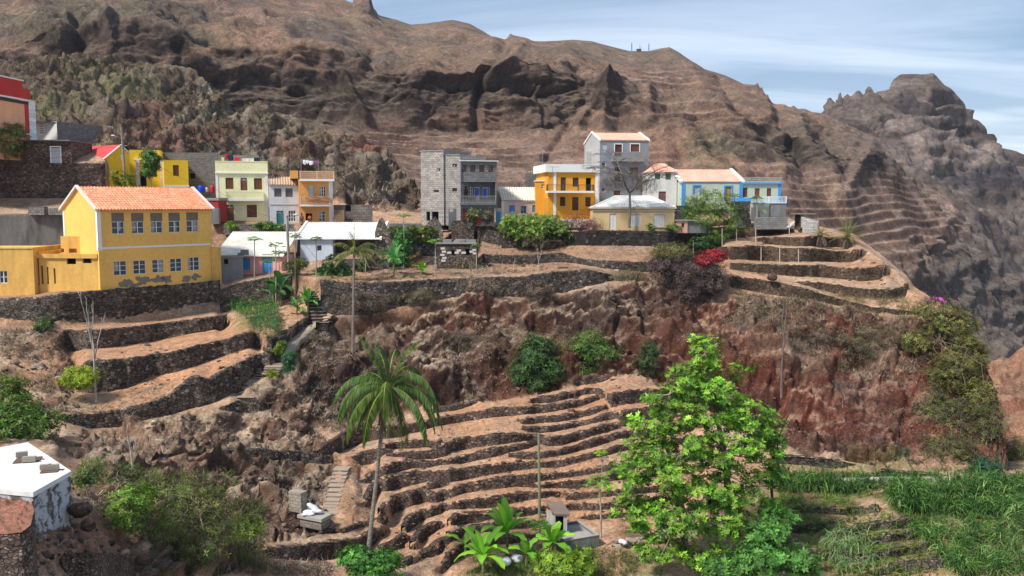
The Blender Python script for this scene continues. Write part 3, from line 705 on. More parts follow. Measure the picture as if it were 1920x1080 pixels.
def ampC(X, Y, V):
    k = region(X, Y, [(560,170,330,75),(980,185,130,65),(880,190,160,60),(1150,190,50,40),(1240,195,120,30,.5),(250,70,260,70),(1450,270,190,45,.7),(1640,320,120,50,.7),(1700,480,220,120,.7),(1860,560,160,150,.9)])
    r = fbm(V * np.array([1, 1, .55]) / 38, 6, 101, ridged=True) - .5
    q = fbm(V * np.array([1, 1, 2.4]) / 14, 4, 107, ridged=True) - .5
    crack = -1.0 * np.clip(1 - np.abs(fbm(V * np.array([1, 1, .3]) / 16, 3, 113)) * 9, 0, 1)
    s = 1 - np.clip(region(X, Y, [(930,300,200,50),(720,265,60,50),(1620,400,150,60)]), 0, 1) * .8
    cave = -4 * region(X, Y, [(852,160,9,5),(871,160,7,4),(928,158,8,5),(1000,158,10,4),(1020,152,9,3),(1025,148,14,4),(1048,166,26,5),(995,163,12,4),(555,172,14,8,.8),(1390,205,9,4),(1385,330,8,6,.8)], .5)
    bl = rocky(V * np.array([1, 1, 1.5]), 26, 31) * .9 + rocky(V * np.array([1, 1, 1.3]), 9, 37) * .8 + rocky(V * np.array([1, 1, 1.3]), 4, 39) * .35
    return cave + bl * s * (.35 + .75 * k) * (1 - .5 * region(X, Y, [(930,300,200,50),(720,265,60,50)])) + ((r * 2.4 + q * 1.7) * (.45 + .4 * k) + crack * k * .7 + fbm(V / 7, 4, 109) * .5) * s
TZ = [(1560,380,90,44),(1720,430,90,34),(1150,325,120,34,.8),(725,268,62,40),(930,310,170,36),(880,300,130,46),(1350,180,0.1,0.1),(1240,150,70,22,.9),(1270,215,60,22,.9),(1620,400,170,62),(1500,380,60,60),(1180,300,70,40,.5),(1440,350,60,30,.6),(1640,470,110,40,.7)]
def terrC(X, Y):
    w = region(X, Y, TZ, .25)
    return w, np.where(Y < 235, 3.4, 1.9)
def colC(X, Y, V, up):
    tan = np.array([.225, .150, .113]); ora = np.array([.28, .168, .113]); drk = np.array([.058, .044, .039]); gry = np.array([.12, .10, .09])
    c = np.broadcast_to(tan, V.shape).copy()
    c = lerpc(c, ora, np.clip(fbm(V / 40, 3, 121) * .6 + .3, 0, .8))
    c = lerpc(c, gry, np.clip(fbm(V / 18, 5, 122) * 1.3 - .1, 0, .8))
    face = region(X, Y, [(780,190,95,52),(970,195,85,56),(880,210,120,40),(720,200,50,50),(620,180,70,50,.8),(1130,178,34,24)], .12)
    k = region(X, Y, [(540,165,290,62),(560,200,200,50),(980,185,125,66),(830,195,120,60),(1150,190,45,34),(240,60,150,60,.9),(130,40,60,60,.8),(1120,185,42,26,1),(1160,200,44,24,.9),(1430,275,90,34,.7),(1480,300,60,50,.6),(1340,140,60,28,.5),(1540,300,90,60,.6),(1660,330,50,60,.6),(1250,110,60,18,.5),(1700,460,60,50,.3),(1850,540,130,110,.85),(1620,335,50,20,.8)], .2)
    k = np.clip(k * 1.25 + fbm(V / 30, 5, 123) * .5 * (1 - face) - .08, 0, 1)
    k = np.maximum(k, face)
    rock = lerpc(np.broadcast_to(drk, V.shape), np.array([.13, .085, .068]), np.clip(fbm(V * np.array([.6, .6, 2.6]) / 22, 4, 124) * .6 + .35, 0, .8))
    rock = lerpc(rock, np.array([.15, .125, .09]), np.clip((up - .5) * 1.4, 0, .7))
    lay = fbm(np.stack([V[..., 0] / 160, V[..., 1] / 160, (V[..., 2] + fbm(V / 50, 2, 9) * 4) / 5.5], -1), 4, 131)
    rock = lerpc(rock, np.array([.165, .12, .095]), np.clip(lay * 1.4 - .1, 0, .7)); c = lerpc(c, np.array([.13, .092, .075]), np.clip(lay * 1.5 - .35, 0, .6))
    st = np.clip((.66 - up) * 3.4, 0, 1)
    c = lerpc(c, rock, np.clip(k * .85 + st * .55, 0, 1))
    c = lerpc(c, np.array([.21, .085, .055]), region(X, Y, [(690,285,40,16,.9),(900,225,80,20,.25),(1130,280,60,20,.3),(1240,300,40,20,.4)]))
    c = lerpc(c, np.array([.17, .155, .10]), region(X, Y, [(180,20,90,30,.6),(40,60,80,40,.6),(1330,300,50,50,.6),(380,60,60,30,.35),(640,160,30,30,.6)]) * np.clip(fbm(V / 8, 4, 127) + .6, 0, 1))
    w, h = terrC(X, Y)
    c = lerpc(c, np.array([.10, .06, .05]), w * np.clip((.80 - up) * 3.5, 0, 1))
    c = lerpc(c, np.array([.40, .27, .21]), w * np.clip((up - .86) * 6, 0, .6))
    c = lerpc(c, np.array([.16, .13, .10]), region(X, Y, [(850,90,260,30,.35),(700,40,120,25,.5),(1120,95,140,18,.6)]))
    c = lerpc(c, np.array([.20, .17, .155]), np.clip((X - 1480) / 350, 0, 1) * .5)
    return c
MM = ground_mat('mountain_rock', .22, .34, 1.0, 1.8)
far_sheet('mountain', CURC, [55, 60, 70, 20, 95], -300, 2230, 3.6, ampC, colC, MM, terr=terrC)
CURD = [
 [(1380,420,330),(1920,900,330),(2300,1000,330)],
 [(1380,330,370),(1640,360,372),(1750,400,375),(1860,480,378),(1920,560,380),(2300,800,380)],
 [(1380,280,430),(1540,262,430),(1640,235,440),(1760,262,445),(1860,330,450),(1920,400,450),(2300,600,440)],
 [(1380,240,500),(1520,232,500),(1538,222,500),(1543,208,500),(1546,200,500),(1551,188,500),(1556,184,500),(1561,192,500),(1567,194,500),(1570,176,500),(1574,173,500),(1578,187,500),(1584,184,500),(1588,176,500),(1593,184,500),(1600,180,500),(1607,172,500),(1612,171,500),(1617,181,500),(1624,169,500),(1630,161,500),(1636,172,500),(1640,177,500),(1652,172,505),(1664,175,508),(1667,165,508),(1673,152,510),(1688,140,515),(1700,139,520),(1735,138,520),(1750,136,520),(1763,148,520),(1780,164,520),(1795,180,520),(1810,198,520),(1814,222,520),(1835,226,520),(1848,236,518),(1853,245,516),(1855,264,515),(1880,277,515),(1905,283,515),(1925,292,510),(2000,340,500),(2300,470,480)]]
def ampD(X, Y, V):
    r = fbm(V * np.array([1, 1, .7]) / 60, 6, 201, ridged=True) - .5
    q = fbm(V * np.array([.5, .5, 3.0]) / 24, 4, 203, ridged=True) - .5
    return rocky(V * np.array([1, 1, 1.8]), 40, 41) * 2.4 + rocky(V, 14, 43) * 1.6 + r * 5 + q * 4.5 * region(X, Y, [(1760,200,90,60,1),(1800,300,200,60,.5),(1600,220,80,50,.6)])
def colD(X, Y, V, up):
    c = np.broadcast_to(np.array([.115, .088, .075]), V.shape).copy()
    c = lerpc(c, np.array([.20, .155, .13]), np.clip(fbm(V * np.array([1, 1, 3]) / 50, 5, 211) * .8 + .3, 0, 1))
    lay = fbm(np.stack([V[..., 0] / 200, V[..., 1] / 200, (V[..., 2] + fbm(V / 70, 2, 9) * 6) / 8], -1), 4, 231); c = lerpc(c, np.array([.055, .043, .038]), np.clip(lay * 1.6, 0, .75))
    t = region(X, Y, [(1700,230,60,14,.9),(1760,262,60,16,1),(1810,290,70,20,1),(1740,330,90,22,.7),(1860,420,80,30,.7),(1760,300,120,30,.5),(1900,470,80,40,.5)], .3)
    c = lerpc(c, np.array([.235, .185, .16]), t * np.clip(fbm(V / 22, 4, 213) * .9 + .55, 0, 1))
    c = lerpc(c, np.array([.05, .045, .05]), region(X, Y, [(1700,200,24,22,.7),(1840,330,80,14,.8),(1900,345,60,12,.7),(1880,500,80,20,.6)], .3))
    return c
MD = ground_mat('far_rock', .05, .09, .9, 3.0)
far_sheet('far_pinnacle_hill', CURD, [50, 60, 70], 1380, 2300, 3.6, ampD, colD, MD, back=(80, -120))
CURB = [
 [(1700,990,72),(1780,985,72),(1880,975,71),(2300,975,70)],
 [(1700,960,78),(1800,930,79),(1880,905,79),(1920,900,79),(2300,890,78)],
 [(1700,820,95),(1850,780,96),(1920,760,96),(2300,700,96)],
 [(1700,800,112),(1800,760,112),(1845,690,113),(1862,676,113),(1880,668,114),(1892,672,114),(1905,658,115),(1925,645,115),(2050,600,116),(2300,520,118)]]
def ampB(X, Y, V): return (fbm(V / 9, 5, 301, ridged=True) - .5) * 1.2
def colB(X, Y, V, up):
    c = np.broadcast_to(np.array([.20, .085, .055]), V.shape).copy()
    c = lerpc(c, np.array([.10, .06, .045]), np.clip(fbm(V / 7, 4, 303) * 1.1, 0, .8))
    return lerpc(c, np.array([.30, .19, .12]), np.clip((900 - Y) / 60, 0, 1) * 0 + np.clip((up - .7) * 2, 0, .7))
far_sheet('red_hillside', CURB, [10, 40, 50], 1700, 2300, 4, ampB, colB, GM, back=(12, -8))
# ground beyond and beneath everything
m = MB(); m.add([(-660, -60, -60), (660, -60, -60), (660, 720, -60), (-660, 720, -60)], [(0, 1, 2, 3)])
tag(m.build('ground', simple((.12, .09, .07), .95, .3, .02, name='far_ground'), base=(0, 0, 0)), kind='structure')

# ------------------------------------------------------------------ wall meshes
ST = {'d': stone(((.045, .038, .033), (.115, .09, .075), (.26, .22, .19))), 'b': stone(((.02, .018, .017), (.055, .045, .04), (.22, .19, .17)), 3.6, pale=.05, name='black_stone'),
      'm': stone(((.055, .045, .038), (.15, .115, .09), (.32, .26, .21)), 3.0, pale=.14, name='mixed_stone'),
      'w': stone(((.05, .034, .024), (.115, .078, .052), (.2, .15, .11)), 4.4, pale=.08, name='brown_stone'),
      'r': stone(((.06, .04, .032), (.16, .105, .08), (.30, .22, .17)), 3.8, pale=.15, name='rubble_stone'),
      'f': stone(((.055, .038, .031), (.125, .085, .066), (.25, .19, .155)), 3.6, pale=.10, name='field_stone'),
      'n': stone(((.07, .048, .036), (.16, .11, .085), (.30, .23, .18)), 6.0, mortar=(.03, .022, .018), pale=.2, name='near_rubble'),
      'c': plaster((.17, .16, .15), .8, (.03, .028, .027), name='grey_render')}
def wall_mesh(name, w, label, mat, group, thick=.5):
    a = np.array(w, float)
    step = 1.6
    xs = np.arange(a[0, 0], a[-1, 0] + .1, step)
    yt = smooth1(np.interp(xs, a[:, 0], a[:, 1]), 4); yb = smooth1(np.interp(xs, a[:, 0], a[:, 2]), 4)
    d = smooth1(np.array(GD(xs, (yt + yb) / 2)), 5)
    T = P(xs, yt, d); B = P(xs, yb, d)
    B[:, 2] -= .35
    h = np.maximum(T[:, 2] - B[:, 2], .1)
    nz = max(5, min(40, int(np.median(h) / .11)))
    ts = np.linspace(0, 1, nz)
    V = B[None] * (1 - ts[:, None, None]) + T[None] * ts[:, None, None]
    # thickness direction: away from the viewer in plan
    tx = np.gradient(T[:, 0]); ty = np.gradient(T[:, 1]); l = np.hypot(tx, ty) + 1e-6
    nb = np.stack([-ty / l, tx / l, 0 * l], -1)
    nb = np.where((nb[:, 1:2] < 0), -nb, nb)
    flat = 0 if mat is ST['c'] else 1
    bulge = flat * fbm(V / 1.1, 3, 77) * .06 + flat * fbm(V / .35, 2, 78) * .05
    V = V - nb[None] * bulge[..., None]
    V = V + nb[None] * (ts[:, None, None] * .10)      # slight batter
    V[-1, :, 2] += np.abs(fbm(T / .5, 2, 79)) * .10
    cap = T + nb * thick; cap[:, 2] = V[-1, :, 2] - .02 + fbm(T / .6, 2, 80) * .05
    back = cap.copy(); back[:, 2] -= h
    V = np.concatenate([V, (V[-1:] + cap[None]) / 2 + np.array([0, 0, .03]), cap[None], back[None]], 0)
    base = V[0, len(xs) // 2].copy()
    nr, nc = V.shape[:2]
    fc = grid_faces(nr, nc)
    ends = [[r * nc for r in range(nr)], [r * nc + nc - 1 for r in range(nr)][::-1]]
    me = np_mesh(name, (V - base).reshape(-1, 3), fc, mats=[mat], smooth=False)
    o = link_mesh(name, me, None, base)
    return tag(o, label, 'stone wall', group)
for w, l in zip(FIELD, FIELD_L): wall_mesh('terrace_wall', w, l, ST['f'], 'dry stone walls of the lower terraced field')
for k, w, l, mt in WALLS: wall_mesh('stone_wall', w, l, ST[mt], {'w': 'curved terrace walls of the promontory'}.get(mt, 'village stone walls'))
# ------------------------------------------------------------------ buildings
WHITE = (.72, .72, .70)
def M_(c, dirt=.2, dc=(.14, .12, .10)): return plaster(c, min(.6, dirt * 1.4 + .05), tuple(x * .5 + y * .35 for x, y in zip(dc, c)))
TRIM = simple((.72, .71, .68), .7, .06, name='white_paint')
BROWN = simple((.17, .065, .035), .7, .2, 12, name='brown_wood')
BROWN2 = simple((.10, .035, .025), .7, .2, 12, name='dark_wood')
BLUE = simple((.055, .27, .62), .6, .12, 9, name='blue_paint')
TEAL = simple((.04, .19, .19), .6, .15, 9, name='teal_paint')
REDP = simple((.52, .02, .025), .55, .12, 9, name='red_paint')
GREYW = simple((.42, .44, .46), .7, .12, 9, name='grey_paint')
CONC = plaster((.27, .26, .25), .4, (.10, .095, .09), name='concrete')
CONCD = plaster((.17, .17, .17), .5, (.06, .06, .06), name='dark_concrete')
GL = glass()
DARK = simple((.012, .011, .01), .95, .1, name='shade_and_scrawl_black')  # near-black painted in for unlit openings and rooms; also the scrawl
METAL = simple((.25, .25, .26), .5, .15, name='grey_metal')

class Fr:
    """frame of a facade: u along it, v into the building, z up"""
    def __init__(s, xl, dl, xr, dr):
        a = P(xl, HOR, dl)[:2]; b = P(xr, HOR, dr)[:2]
        s.o = a; s.L = float(np.hypot(*(b - a))); s.u = (b - a) / s.L; s.v = np.array([-s.u[1], s.u[0]])
    def W(s, u, v, z):
        q = s.o + s.u * u + s.v * v
        return (float(q[0]), float(q[1]), float(z))
    def uz(s, px, py, v=0.0):
        rx, rz = ray(px, py); o = s.o + s.v * v
        # t*(rx,1) = o + u*U
        A = np.array([[float(rx), -s.u[0]], [1.0, -s.u[1]]]); t, u = np.linalg.solve(A, o)
        return float(u), float(t * rz + CAMZ)
    def z(s, px, py, v=0.0): return s.uz(px, py, v)[1]
    def side(s, u, back, left=True):
        """frame running along the side wall at u"""
        f = Fr.__new__(Fr)
        if left:   # seen from the left: u runs from the back to the front corner
            f.o = s.o + s.u * u + s.v * back; f.u = -s.v; f.v = s.u.copy()
        else:
            f.o = s.o + s.u * u; f.u = s.v.copy(); f.v = -s.u
        f.L = back
        return f
def fbox(mb, F, u0, u1, v0, v1, z0, z1, m=0):
    mb.box8([F.W(u0, v0, z0), F.W(u1, v0, z0), F.W(u1, v1, z0), F.W(u0, v1, z0), F.W(u0, v0, z1), F.W(u1, v0, z1), F.W(u1, v1, z1), F.W(u0, v1, z1)], m)

def panel(mb, F, u0, u1, z0, z1, holes, v=0.0, reveal=.22, m=0, top=None):
    """wall face with real openings and their reveals; top(u) may raise the upper edge"""
    us = sorted(set([u0, u1] + [h[0] for h in holes] + [h[1] for h in holes]))
    us = [u for u in us if u0 - 1e-6 <= u <= u1 + 1e-6]
    zs = sorted(set([z0, z1] + [h[2] for h in holes] + [h[3] for h in holes]))
    zs = [z for z in zs if z0 - 1e-6 <= z <= z1 + 1e-6]
    for i in range(len(us) - 1):
        for j in range(len(zs) - 1):
            cu, cz = (us[i] + us[i + 1]) / 2, (zs[j] + zs[j + 1]) / 2
            if any(h[0] < cu < h[1] and h[2] < cz < h[3] for h in holes): continue
            mb.add([F.W(us[i], v, zs[j]), F.W(us[i + 1], v, zs[j]), F.W(us[i + 1], v, zs[j + 1]), F.W(us[i], v, zs[j + 1])], [(0, 1, 2, 3)], m)
    for h in holes:
        a, b, c, d = h[:4]
        q = [F.W(a, v, c), F.W(b, v, c), F.W(b, v, d), F.W(a, v, d), F.W(a, v + reveal, c), F.W(b, v + reveal, c), F.W(b, v + reveal, d), F.W(a, v + reveal, d)]
        mb.add(q, [(0, 4, 5, 1), (1, 5, 6, 2), (2, 6, 7, 3), (3, 7, 4, 0)], m)

def window(th, F, u0, u1, z0, z1, kind='glass', nx=2, nz=2, mat=None, v=.1, split=0.0, sill=False):
    """fills an opening: its own part with sub-parts"""
    w, h = u1 - u0, z1 - z0; t = .045
    if kind == 'glass':
        mb = MB()
        fm = mat or TRIM
        for a, b in ((u0, u0 + t), (u1 - t, u1)): fbox(mb, F, a, b, v - .03, v + .04, z0, z1)
        for a, b in ((z0, z0 + t), (z1 - t, z1)): fbox(mb, F, u0 + t, u1 - t, v - .03, v + .04, a, b)
        for i in range(1, nx):
            c = u0 + w * i / nx; fbox(mb, F, c - t * .7, c + t * .7, v - .028, v + .038, z0 + t, z1 - t)
        for j in range(1, nz):
            c = z0 + h * j / nz; fbox(mb, F, u0 + t, u1 - t, v - .02, v + .03, c - .018, c + .018)
        o = mb.build('window', fm, th)
        mb = MB(); fbox(mb, F, u0 + .01, u1 - .01, v + .05, v + .07, z0 + .01, z1 - .01); mb.build('pane', GL, o)
        k = rnd.random()
        if k < .45 and w > .5:
            mb = MB(); a = u0 + w * (.05 if k < .3 else .5); fbox(mb, F, a, a + w * rnd.uniform(.2, .45), v + .041, v + .048, z0 + h * rnd.uniform(.05, .4), z1 - .05); mb.build('curtain', simple((.30, .29, .27), .9, .3, 3, name='net_curtain'), o)
    elif kind == 'shutter':
        mb = MB()
        n = max(1, nx)
        for i in range(n):
            a = u0 + w * i / n + .015; b = u0 + w * (i + 1) / n - .015
            fbox(mb, F, a, a + .06, v - .03, v + .03, z0, z1); fbox(mb, F, b - .06, b, v - .03, v + .03, z0, z1)
            k = max(4, int(h / .09))
            for j in range(k):
                za = z0 + h * j / k; zb = z0 + h * (j + .82) / k
                mb.box8([F.W(a + .06, v - .028, za), F.W(b - .06, v - .028, za), F.W(b - .06, v + .0, za + .01), F.W(a + .06, v + .0, za + .01),
                         F.W(a + .06, v - .005, zb), F.W(b - .06, v - .005, zb), F.W(b - .06, v + .02, zb), F.W(a + .06, v + .02, zb)])
        fbox(mb, F, u0 + .005, u1 - .005, v + .035, v + .05, z0 + .005, z1 - .005)
        o = mb.build('shutter', mat or BROWN, th)
    elif kind == 'door':
        mb = MB()
        zt = z1
        if split: zt = z0 + h * (1 - split)
        fbox(mb, F, u0 + .01, u1 - .01, v, v + .05, z0, zt)
        n = 2 if w > .8 else 1
        for i in range(n):
            a = u0 + w * i / n + .07; b = u0 + w * (i + 1) / n - .07
            for za, zb in ((.06, .42), (.48, .95)):
                fbox(mb, F, a, b, v - .02, v + .0, z0 + (zt - z0) * za, z0 + (zt - z0) * zb)
        o = mb.build('door', mat or BROWN, th)
        mb = MB(); fbox(mb, F, u0 + w * .82, u0 + w * .9, v - .06, v - .025, z0 + .95, z0 + 1.07); mb.build('handle', METAL, o)
        if split:
            mb = MB()
            for a, b in ((u0, u0 + .05), (u1 - .05, u1), (u0 + w / 2 - .025, u0 + w / 2 + .025)): fbox(mb, F, a, b, v - .02, v + .03, zt + .05, z1)
            for a, b in ((zt, zt + .05), (z1 - .04, z1 + 0)): fbox(mb, F, u0 + .05, u1 - .05, v - .018, v + .028, a, b)
            t_ = mb.build('transom', TRIM, th)
            mb = MB(); fbox(mb, F, u0 + .01, u1 - .01, v + .035, v + .05, zt + .01, z1 - .01); mb.build('pane', GL, t_)
    if sill:
        mb = MB(); fbox(mb, F, u0 - .06, u1 + .06, -.08, .05, z0 - .07, z0 - .004); mb.build('sill', TRIM, th)

def holes_px(F, lst, v=0.0):
    out = []
    for h in lst:
        ua, zt = F.uz(h[0], h[1], v); ub, zb = F.uz(h[2], h[3], v)
        out.append((ua, ub, zb, zt) + tuple(h[4:]))
    return out

def shell(th, F, u0, u1, back, z0, z1, holes, mat, name='wall', gable=None, lholes=(), rholes=(), roofslab=True, depth_in=None):
    mb = MB(); hs = holes
    panel(mb, F, u0, u1, z0, z1, hs)
    SL = F.side(u0, back, True); SR = F.side(u1, back, False)
    panel(mb, SL, 0, back, z0, z1, list(lholes)); panel(mb, SR, 0, back, z0, z1, list(rholes))
    mb.add([F.W(u1, back, z0), F.W(u0, back, z0), F.W(u0, back, z1), F.W(u1, back, z1)], [(0, 1, 2, 3)])
    if gable:      # (ridge z, ridge v)
        for u in (u0, u1):
            mb.add([F.W(u, 0, z1), F.W(u, back, z1), F.W(u, gable[1], gable[0])], [(0, 1, 2)])
    if roofslab: mb.add([F.W(u0, 0, z1), F.W(u1, 0, z1), F.W(u1, back, z1), F.W(u0, back, z1)], [(0, 1, 2, 3)])
    # near-black sheet paints the unlit room behind openings
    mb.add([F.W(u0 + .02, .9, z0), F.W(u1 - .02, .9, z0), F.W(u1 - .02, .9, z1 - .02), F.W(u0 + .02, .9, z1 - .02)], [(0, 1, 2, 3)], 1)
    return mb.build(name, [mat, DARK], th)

def fill(th, F, holes, v=.1):
    for h in holes:
        k = h[4] if len(h) > 4 else 'void'
        if k == 'void': continue
        kw = h[5] if len(h) > 5 else {}
        window(th, F, *h[:4], kind=k, v=v, **kw)

def roof_slope(mb, F, u0, u1, v0, z0, v1, z1, amp=.035, per=.28, rows=10, step=.02, th=.07, m=0, vt=None):
    """corrugated or tiled pitch from eave (v0,z0) to ridge (v1,z1)"""
    L = u1 - u0; nu = max(8, int(L / per * 4)); ns = rows * 2 + 1
    sl = math.hypot(v1 - v0, z1 - z0); nv, nz = -(z1 - z0) / sl, (v1 - v0) / sl
    vs = []
    for j in range(ns):
        t = j / (ns - 1); k = step * (1 - (j % 2))
        for i in range(nu + 1):
            a = i / nu; h = amp * math.sin(a * L / per * 2 * math.pi) + k
            uu0, uu1 = (u0, u1) if vt is None else (u0 + vt[0] * t, u1 - vt[1] * t)
            vs.append(F.W(uu0 + (uu1 - uu0) * a, v0 + (v1 - v0) * t + nv * h, z0 + (z1 - z0) * t + nz * h))
    fs = [(j * (nu + 1) + i, j * (nu + 1) + i + 1, (j + 1) * (nu + 1) + i + 1, (j + 1) * (nu + 1) + i) for j in range(ns - 1) for i in range(nu)]
    mb.add(vs, fs, m)
    a = vt or (0, 0)
    q = [F.W(u0, v0, z0 - th), F.W(u1, v0, z0 - th), F.W(u1 - a[1], v1, z1 - th), F.W(u0 + a[0], v1, z1 - th), F.W(u0, v0, z0 - .02), F.W(u1, v0, z0 - .02)]
    mb.add(q, [(3, 2, 1, 0), (0, 1, 5, 4)], m)

def verge(mb, F, u, w, back, ze, zr, vr, ov=.25, h=.12, v0=None, m=0):
    v0 = -ov if v0 is None else v0
    for (va, za, vb, zb) in ((v0, ze, vr, zr), (back + ov, ze, vr, zr)):
        mb.box8([F.W(u, va, za - .1), F.W(u + w, va, za - .1), F.W(u + w, vb, zb - .1), F.W(u, vb, zb - .1),
                 F.W(u, va, za + h), F.W(u + w, va, za + h), F.W(u + w, vb, zb + h), F.W(u, vb, zb + h)], m)

def balustrade(th, F, pxs, v, style, mat, slab=None, slabmat=None, name='balcony', rail_t=.07, sides=True, posts=3, slabh=.22):
    """pxs = (x0, ytop, x1, ybottom of the railing); v<0 in front of the facade"""
    u0, zt = F.uz(pxs[0], pxs[1], v); u1, zb = F.uz(pxs[2], pxs[3], v)
    mb = MB()
    fbox(mb, F, u0, u1, v, v + rail_t, zt - rail_t, zt)
    if style != 'bars': fbox(mb, F, u0, u1, v, v + rail_t, zb, zb + .06)
    runs = [(F, u0, u1, v)]
    for k in range(posts):
        c = u0 + (u1 - u0) * k / (posts - 1); fbox(mb, F, c - .06, c + .06, v - .012, v + .10, zb, zt + .03)
    if sides:
        for c in (u0, u1 - rail_t): fbox(mb, F, c + .003, c + rail_t - .003, v + rail_t, 0, zt - rail_t, zt)
    def fillrun(a0, a1, put):
        L = a1 - a0
        if style == 'balusters':
            n = max(2, int(L / .16))
            for i in range(1, n):
                c = a0 + L * i / n; put(c - .032, c + .032, zb + .06, zb + .06 + (zt - zb) * .35, .05); put(c - .018, c + .018, zb + .06 + (zt - zb) * .35, zt - rail_t, .035)
        elif style == 'bars':
            n = max(2, int(L / .13))
            for i in range(1, n): c = a0 + L * i / n; put(c - .012, c + .012, zb, zt - rail_t, .02)
        elif style == 'lattice':
            nz = max(2, int(round((zt - zb - .1) / .20))); nu = max(2, int(round(L / .20)))
            hz = (zt - rail_t - zb - .06) / nz; hu = L / nu
            for j in range(nz + 1):
                z = zb + .06 + hz * j; put(a0, a1, max(zb + .062, z - .022), min(zt - rail_t - .002, z + .022), .05)
            for i in range(nu + 1): c = a0 + hu * i; put(c - .022, c + .022, zb + .06, zt - rail_t, .047)
            for j in range(nz):
                for i in range(nu):
                    c = a0 + hu * (i + .5); z = zb + .06 + hz * (j + .5); put(c - .035, c + .035, z - .035, z + .035, .055)
    fillrun(u0 + .06, u1 - .06, lambda a, b, c, d, t: fbox(mb, F, a, b, v + .01, v + .01 + t, c, d))
    if sides and v < -.3:
        for c in (u0, u1):
            fillrun(v + .1, -.02, lambda a, b, cc, d, t, c=c: fbox(mb, F, c - (t + .01 if c == u1 else -.01), c + (0 - .01 if c == u1 else t + .01), a, b, cc, d))
    o = mb.build('balcony_railing' if v < -.05 else 'railing', mat, th)
    if slab is not False:
        mb = MB(); fbox(mb, F, u0 - .05, u1 + .05, v - .04, -.003, zb - slabh, zb - .002); mb.build('balcony_slab', slabmat or TRIM, th)
    return u0, u1, zb, zt

def strip(th, F, px, v, t, mat, name):
    """raised band given by two corner pixels"""
    u0, zt = F.uz(px[0], px[1], v); u1, zb = F.uz(px[2], px[3], v)
    mb = MB(); fbox(mb, F, u0, u1, v, v + t, zb, zt); return mb.build(name, mat, th)

def tile_mat(c1, c2, name):
    m, nt, b, o = new_mat(name)
    v = coords(nt); f = ramp(nt, noise(nt, v, 3, 6, .75), [(.35, 0), (.65, 1)])
    f2 = ramp(nt, noise(nt, v, .6, 4, .6), [(.35, .85), (.65, 1.1)])
    c = mixc(nt, mixc(nt, c1, c2, f), f2, 1.0, 'MULTIPLY'); nt.links.new(c, b.inputs['Base Color']); return m
T_OR = tile_mat((.62, .16, .06), (.74, .40, .26), 'orange_roof_tiles')
T_SA = tile_mat((.62, .30, .21), (.68, .40, .31), 'salmon_roof_tiles')
T_RED = tile_mat((.48, .045, .05), (.56, .09, .08), 'red_roof_sheet')
T_WH = tile_mat((.66, .63, .56), (.76, .74, .68), 'white_roof_sheet')
T_WH2 = tile_mat((.66, .66, .62), (.74, .74, .72), 'bright_roof_sheet')
T_TAN = tile_mat((.34, .23, .15), (.48, .36, .26), 'tan_roof_sheet')

# ---- 1 yellow school
YEL = M_((.80, .47, .12), .14, (.3, .18, .07)); YELD = M_((.72, .42, .11), .72, (.12, .08, .04))
F = Fr(181, 80, 395, 88.5); bk = 7.2
z0 = F.z(181, 552); ze = F.z(181, 392.5); u1 = F.L
th = thing('school_building', 'two storey yellow school with orange tiled roof and ten white framed windows', 'building', F.W(u1 / 2, 3, z0))
up = [(208.5,399,234,438.5),(245.5,399.5,270.5,437.5),(281.5,399.5,305.5,436.5),(315.5,399,338.5,435.5),(349,398.5,372.5,434.5)]
lo = [(212.5,490,238,515.5),(249.5,488.5,274,513),(285,487,308.5,510.5),(318.5,485,341.5,508.5),(352,482.5,374.5,506.5)]
hu = holes_px(F, up); hl = holes_px(F, lo); 
shell(th, F, 0, u1, bk, z0 - .6, ze, hu + hl, YEL, gable=(F.z(147, 350, bk * .5) , bk * .5), roofslab=False)
zr = F.side(0, bk).z(148, 350, 0); 
for h in hu:
    zm = h[2] + (h[3] - h[2]) * .58
    window(th, F, h[0], h[1], h[2], zm, 'glass', 2, 2, v=.1)
    mb = MB(); n = 9
    for j in range(n):
        a = zm + .02 + (h[3] - zm - .02) * j / n; fbox(mb, F, h[0] + .01, h[1] - .01, .08 + .012 * (j % 2), .13, a, a + (h[3] - zm) / n * .9)
    fbox(mb, F, (h[0] + h[1]) / 2 - .03, (h[0] + h[1]) / 2 + .03, .06, .1, zm, h[3])
    mb.build('louvre', simple((.19, .155, .115), .8, .15, name='louvre_wood'), th)
for h in hl: window(th, F, *h[:4], kind='glass', nx=2, nz=3, v=.08)
mb = MB(); roof_slope(mb, F, -.1, u1 + .1, -.3, ze - .05, bk / 2, zr, per=.30, rows=11, amp=.045, step=.05)
roof_slope(mb, F, -.1, u1 + .1, bk + .3, ze - .05, bk / 2, zr, per=.30, rows=11, amp=.045, step=.05)
rf = mb.build('roof', T_OR, th)
for u_ in (-.28, u1 + .02): mb = MB(); verge(mb, F, u_, .26, bk, ze - .08, zr + .05, bk / 2, .3); mb.build('verge', simple((.6, .54, .48), .9, .2, name='verge_mortar'), rf)
strip(th, F, (183, 464, 395, 459.5), -.05, .07, TRIM, 'band').location = (0, 0, 0)
mb = MB(); fbox(mb, F, -.03, .3, -.03, -.003, F.z(181, 470), ze - .1); fbox(mb, F, -.035, -.003, -.03, .3, F.z(181, 470), ze - .1)
fbox(mb, F, -.035, -.003, bk - .3, bk, F.z(181, 470), ze - .1); mb.build('corner_trim', TRIM, th)
mb = MB()
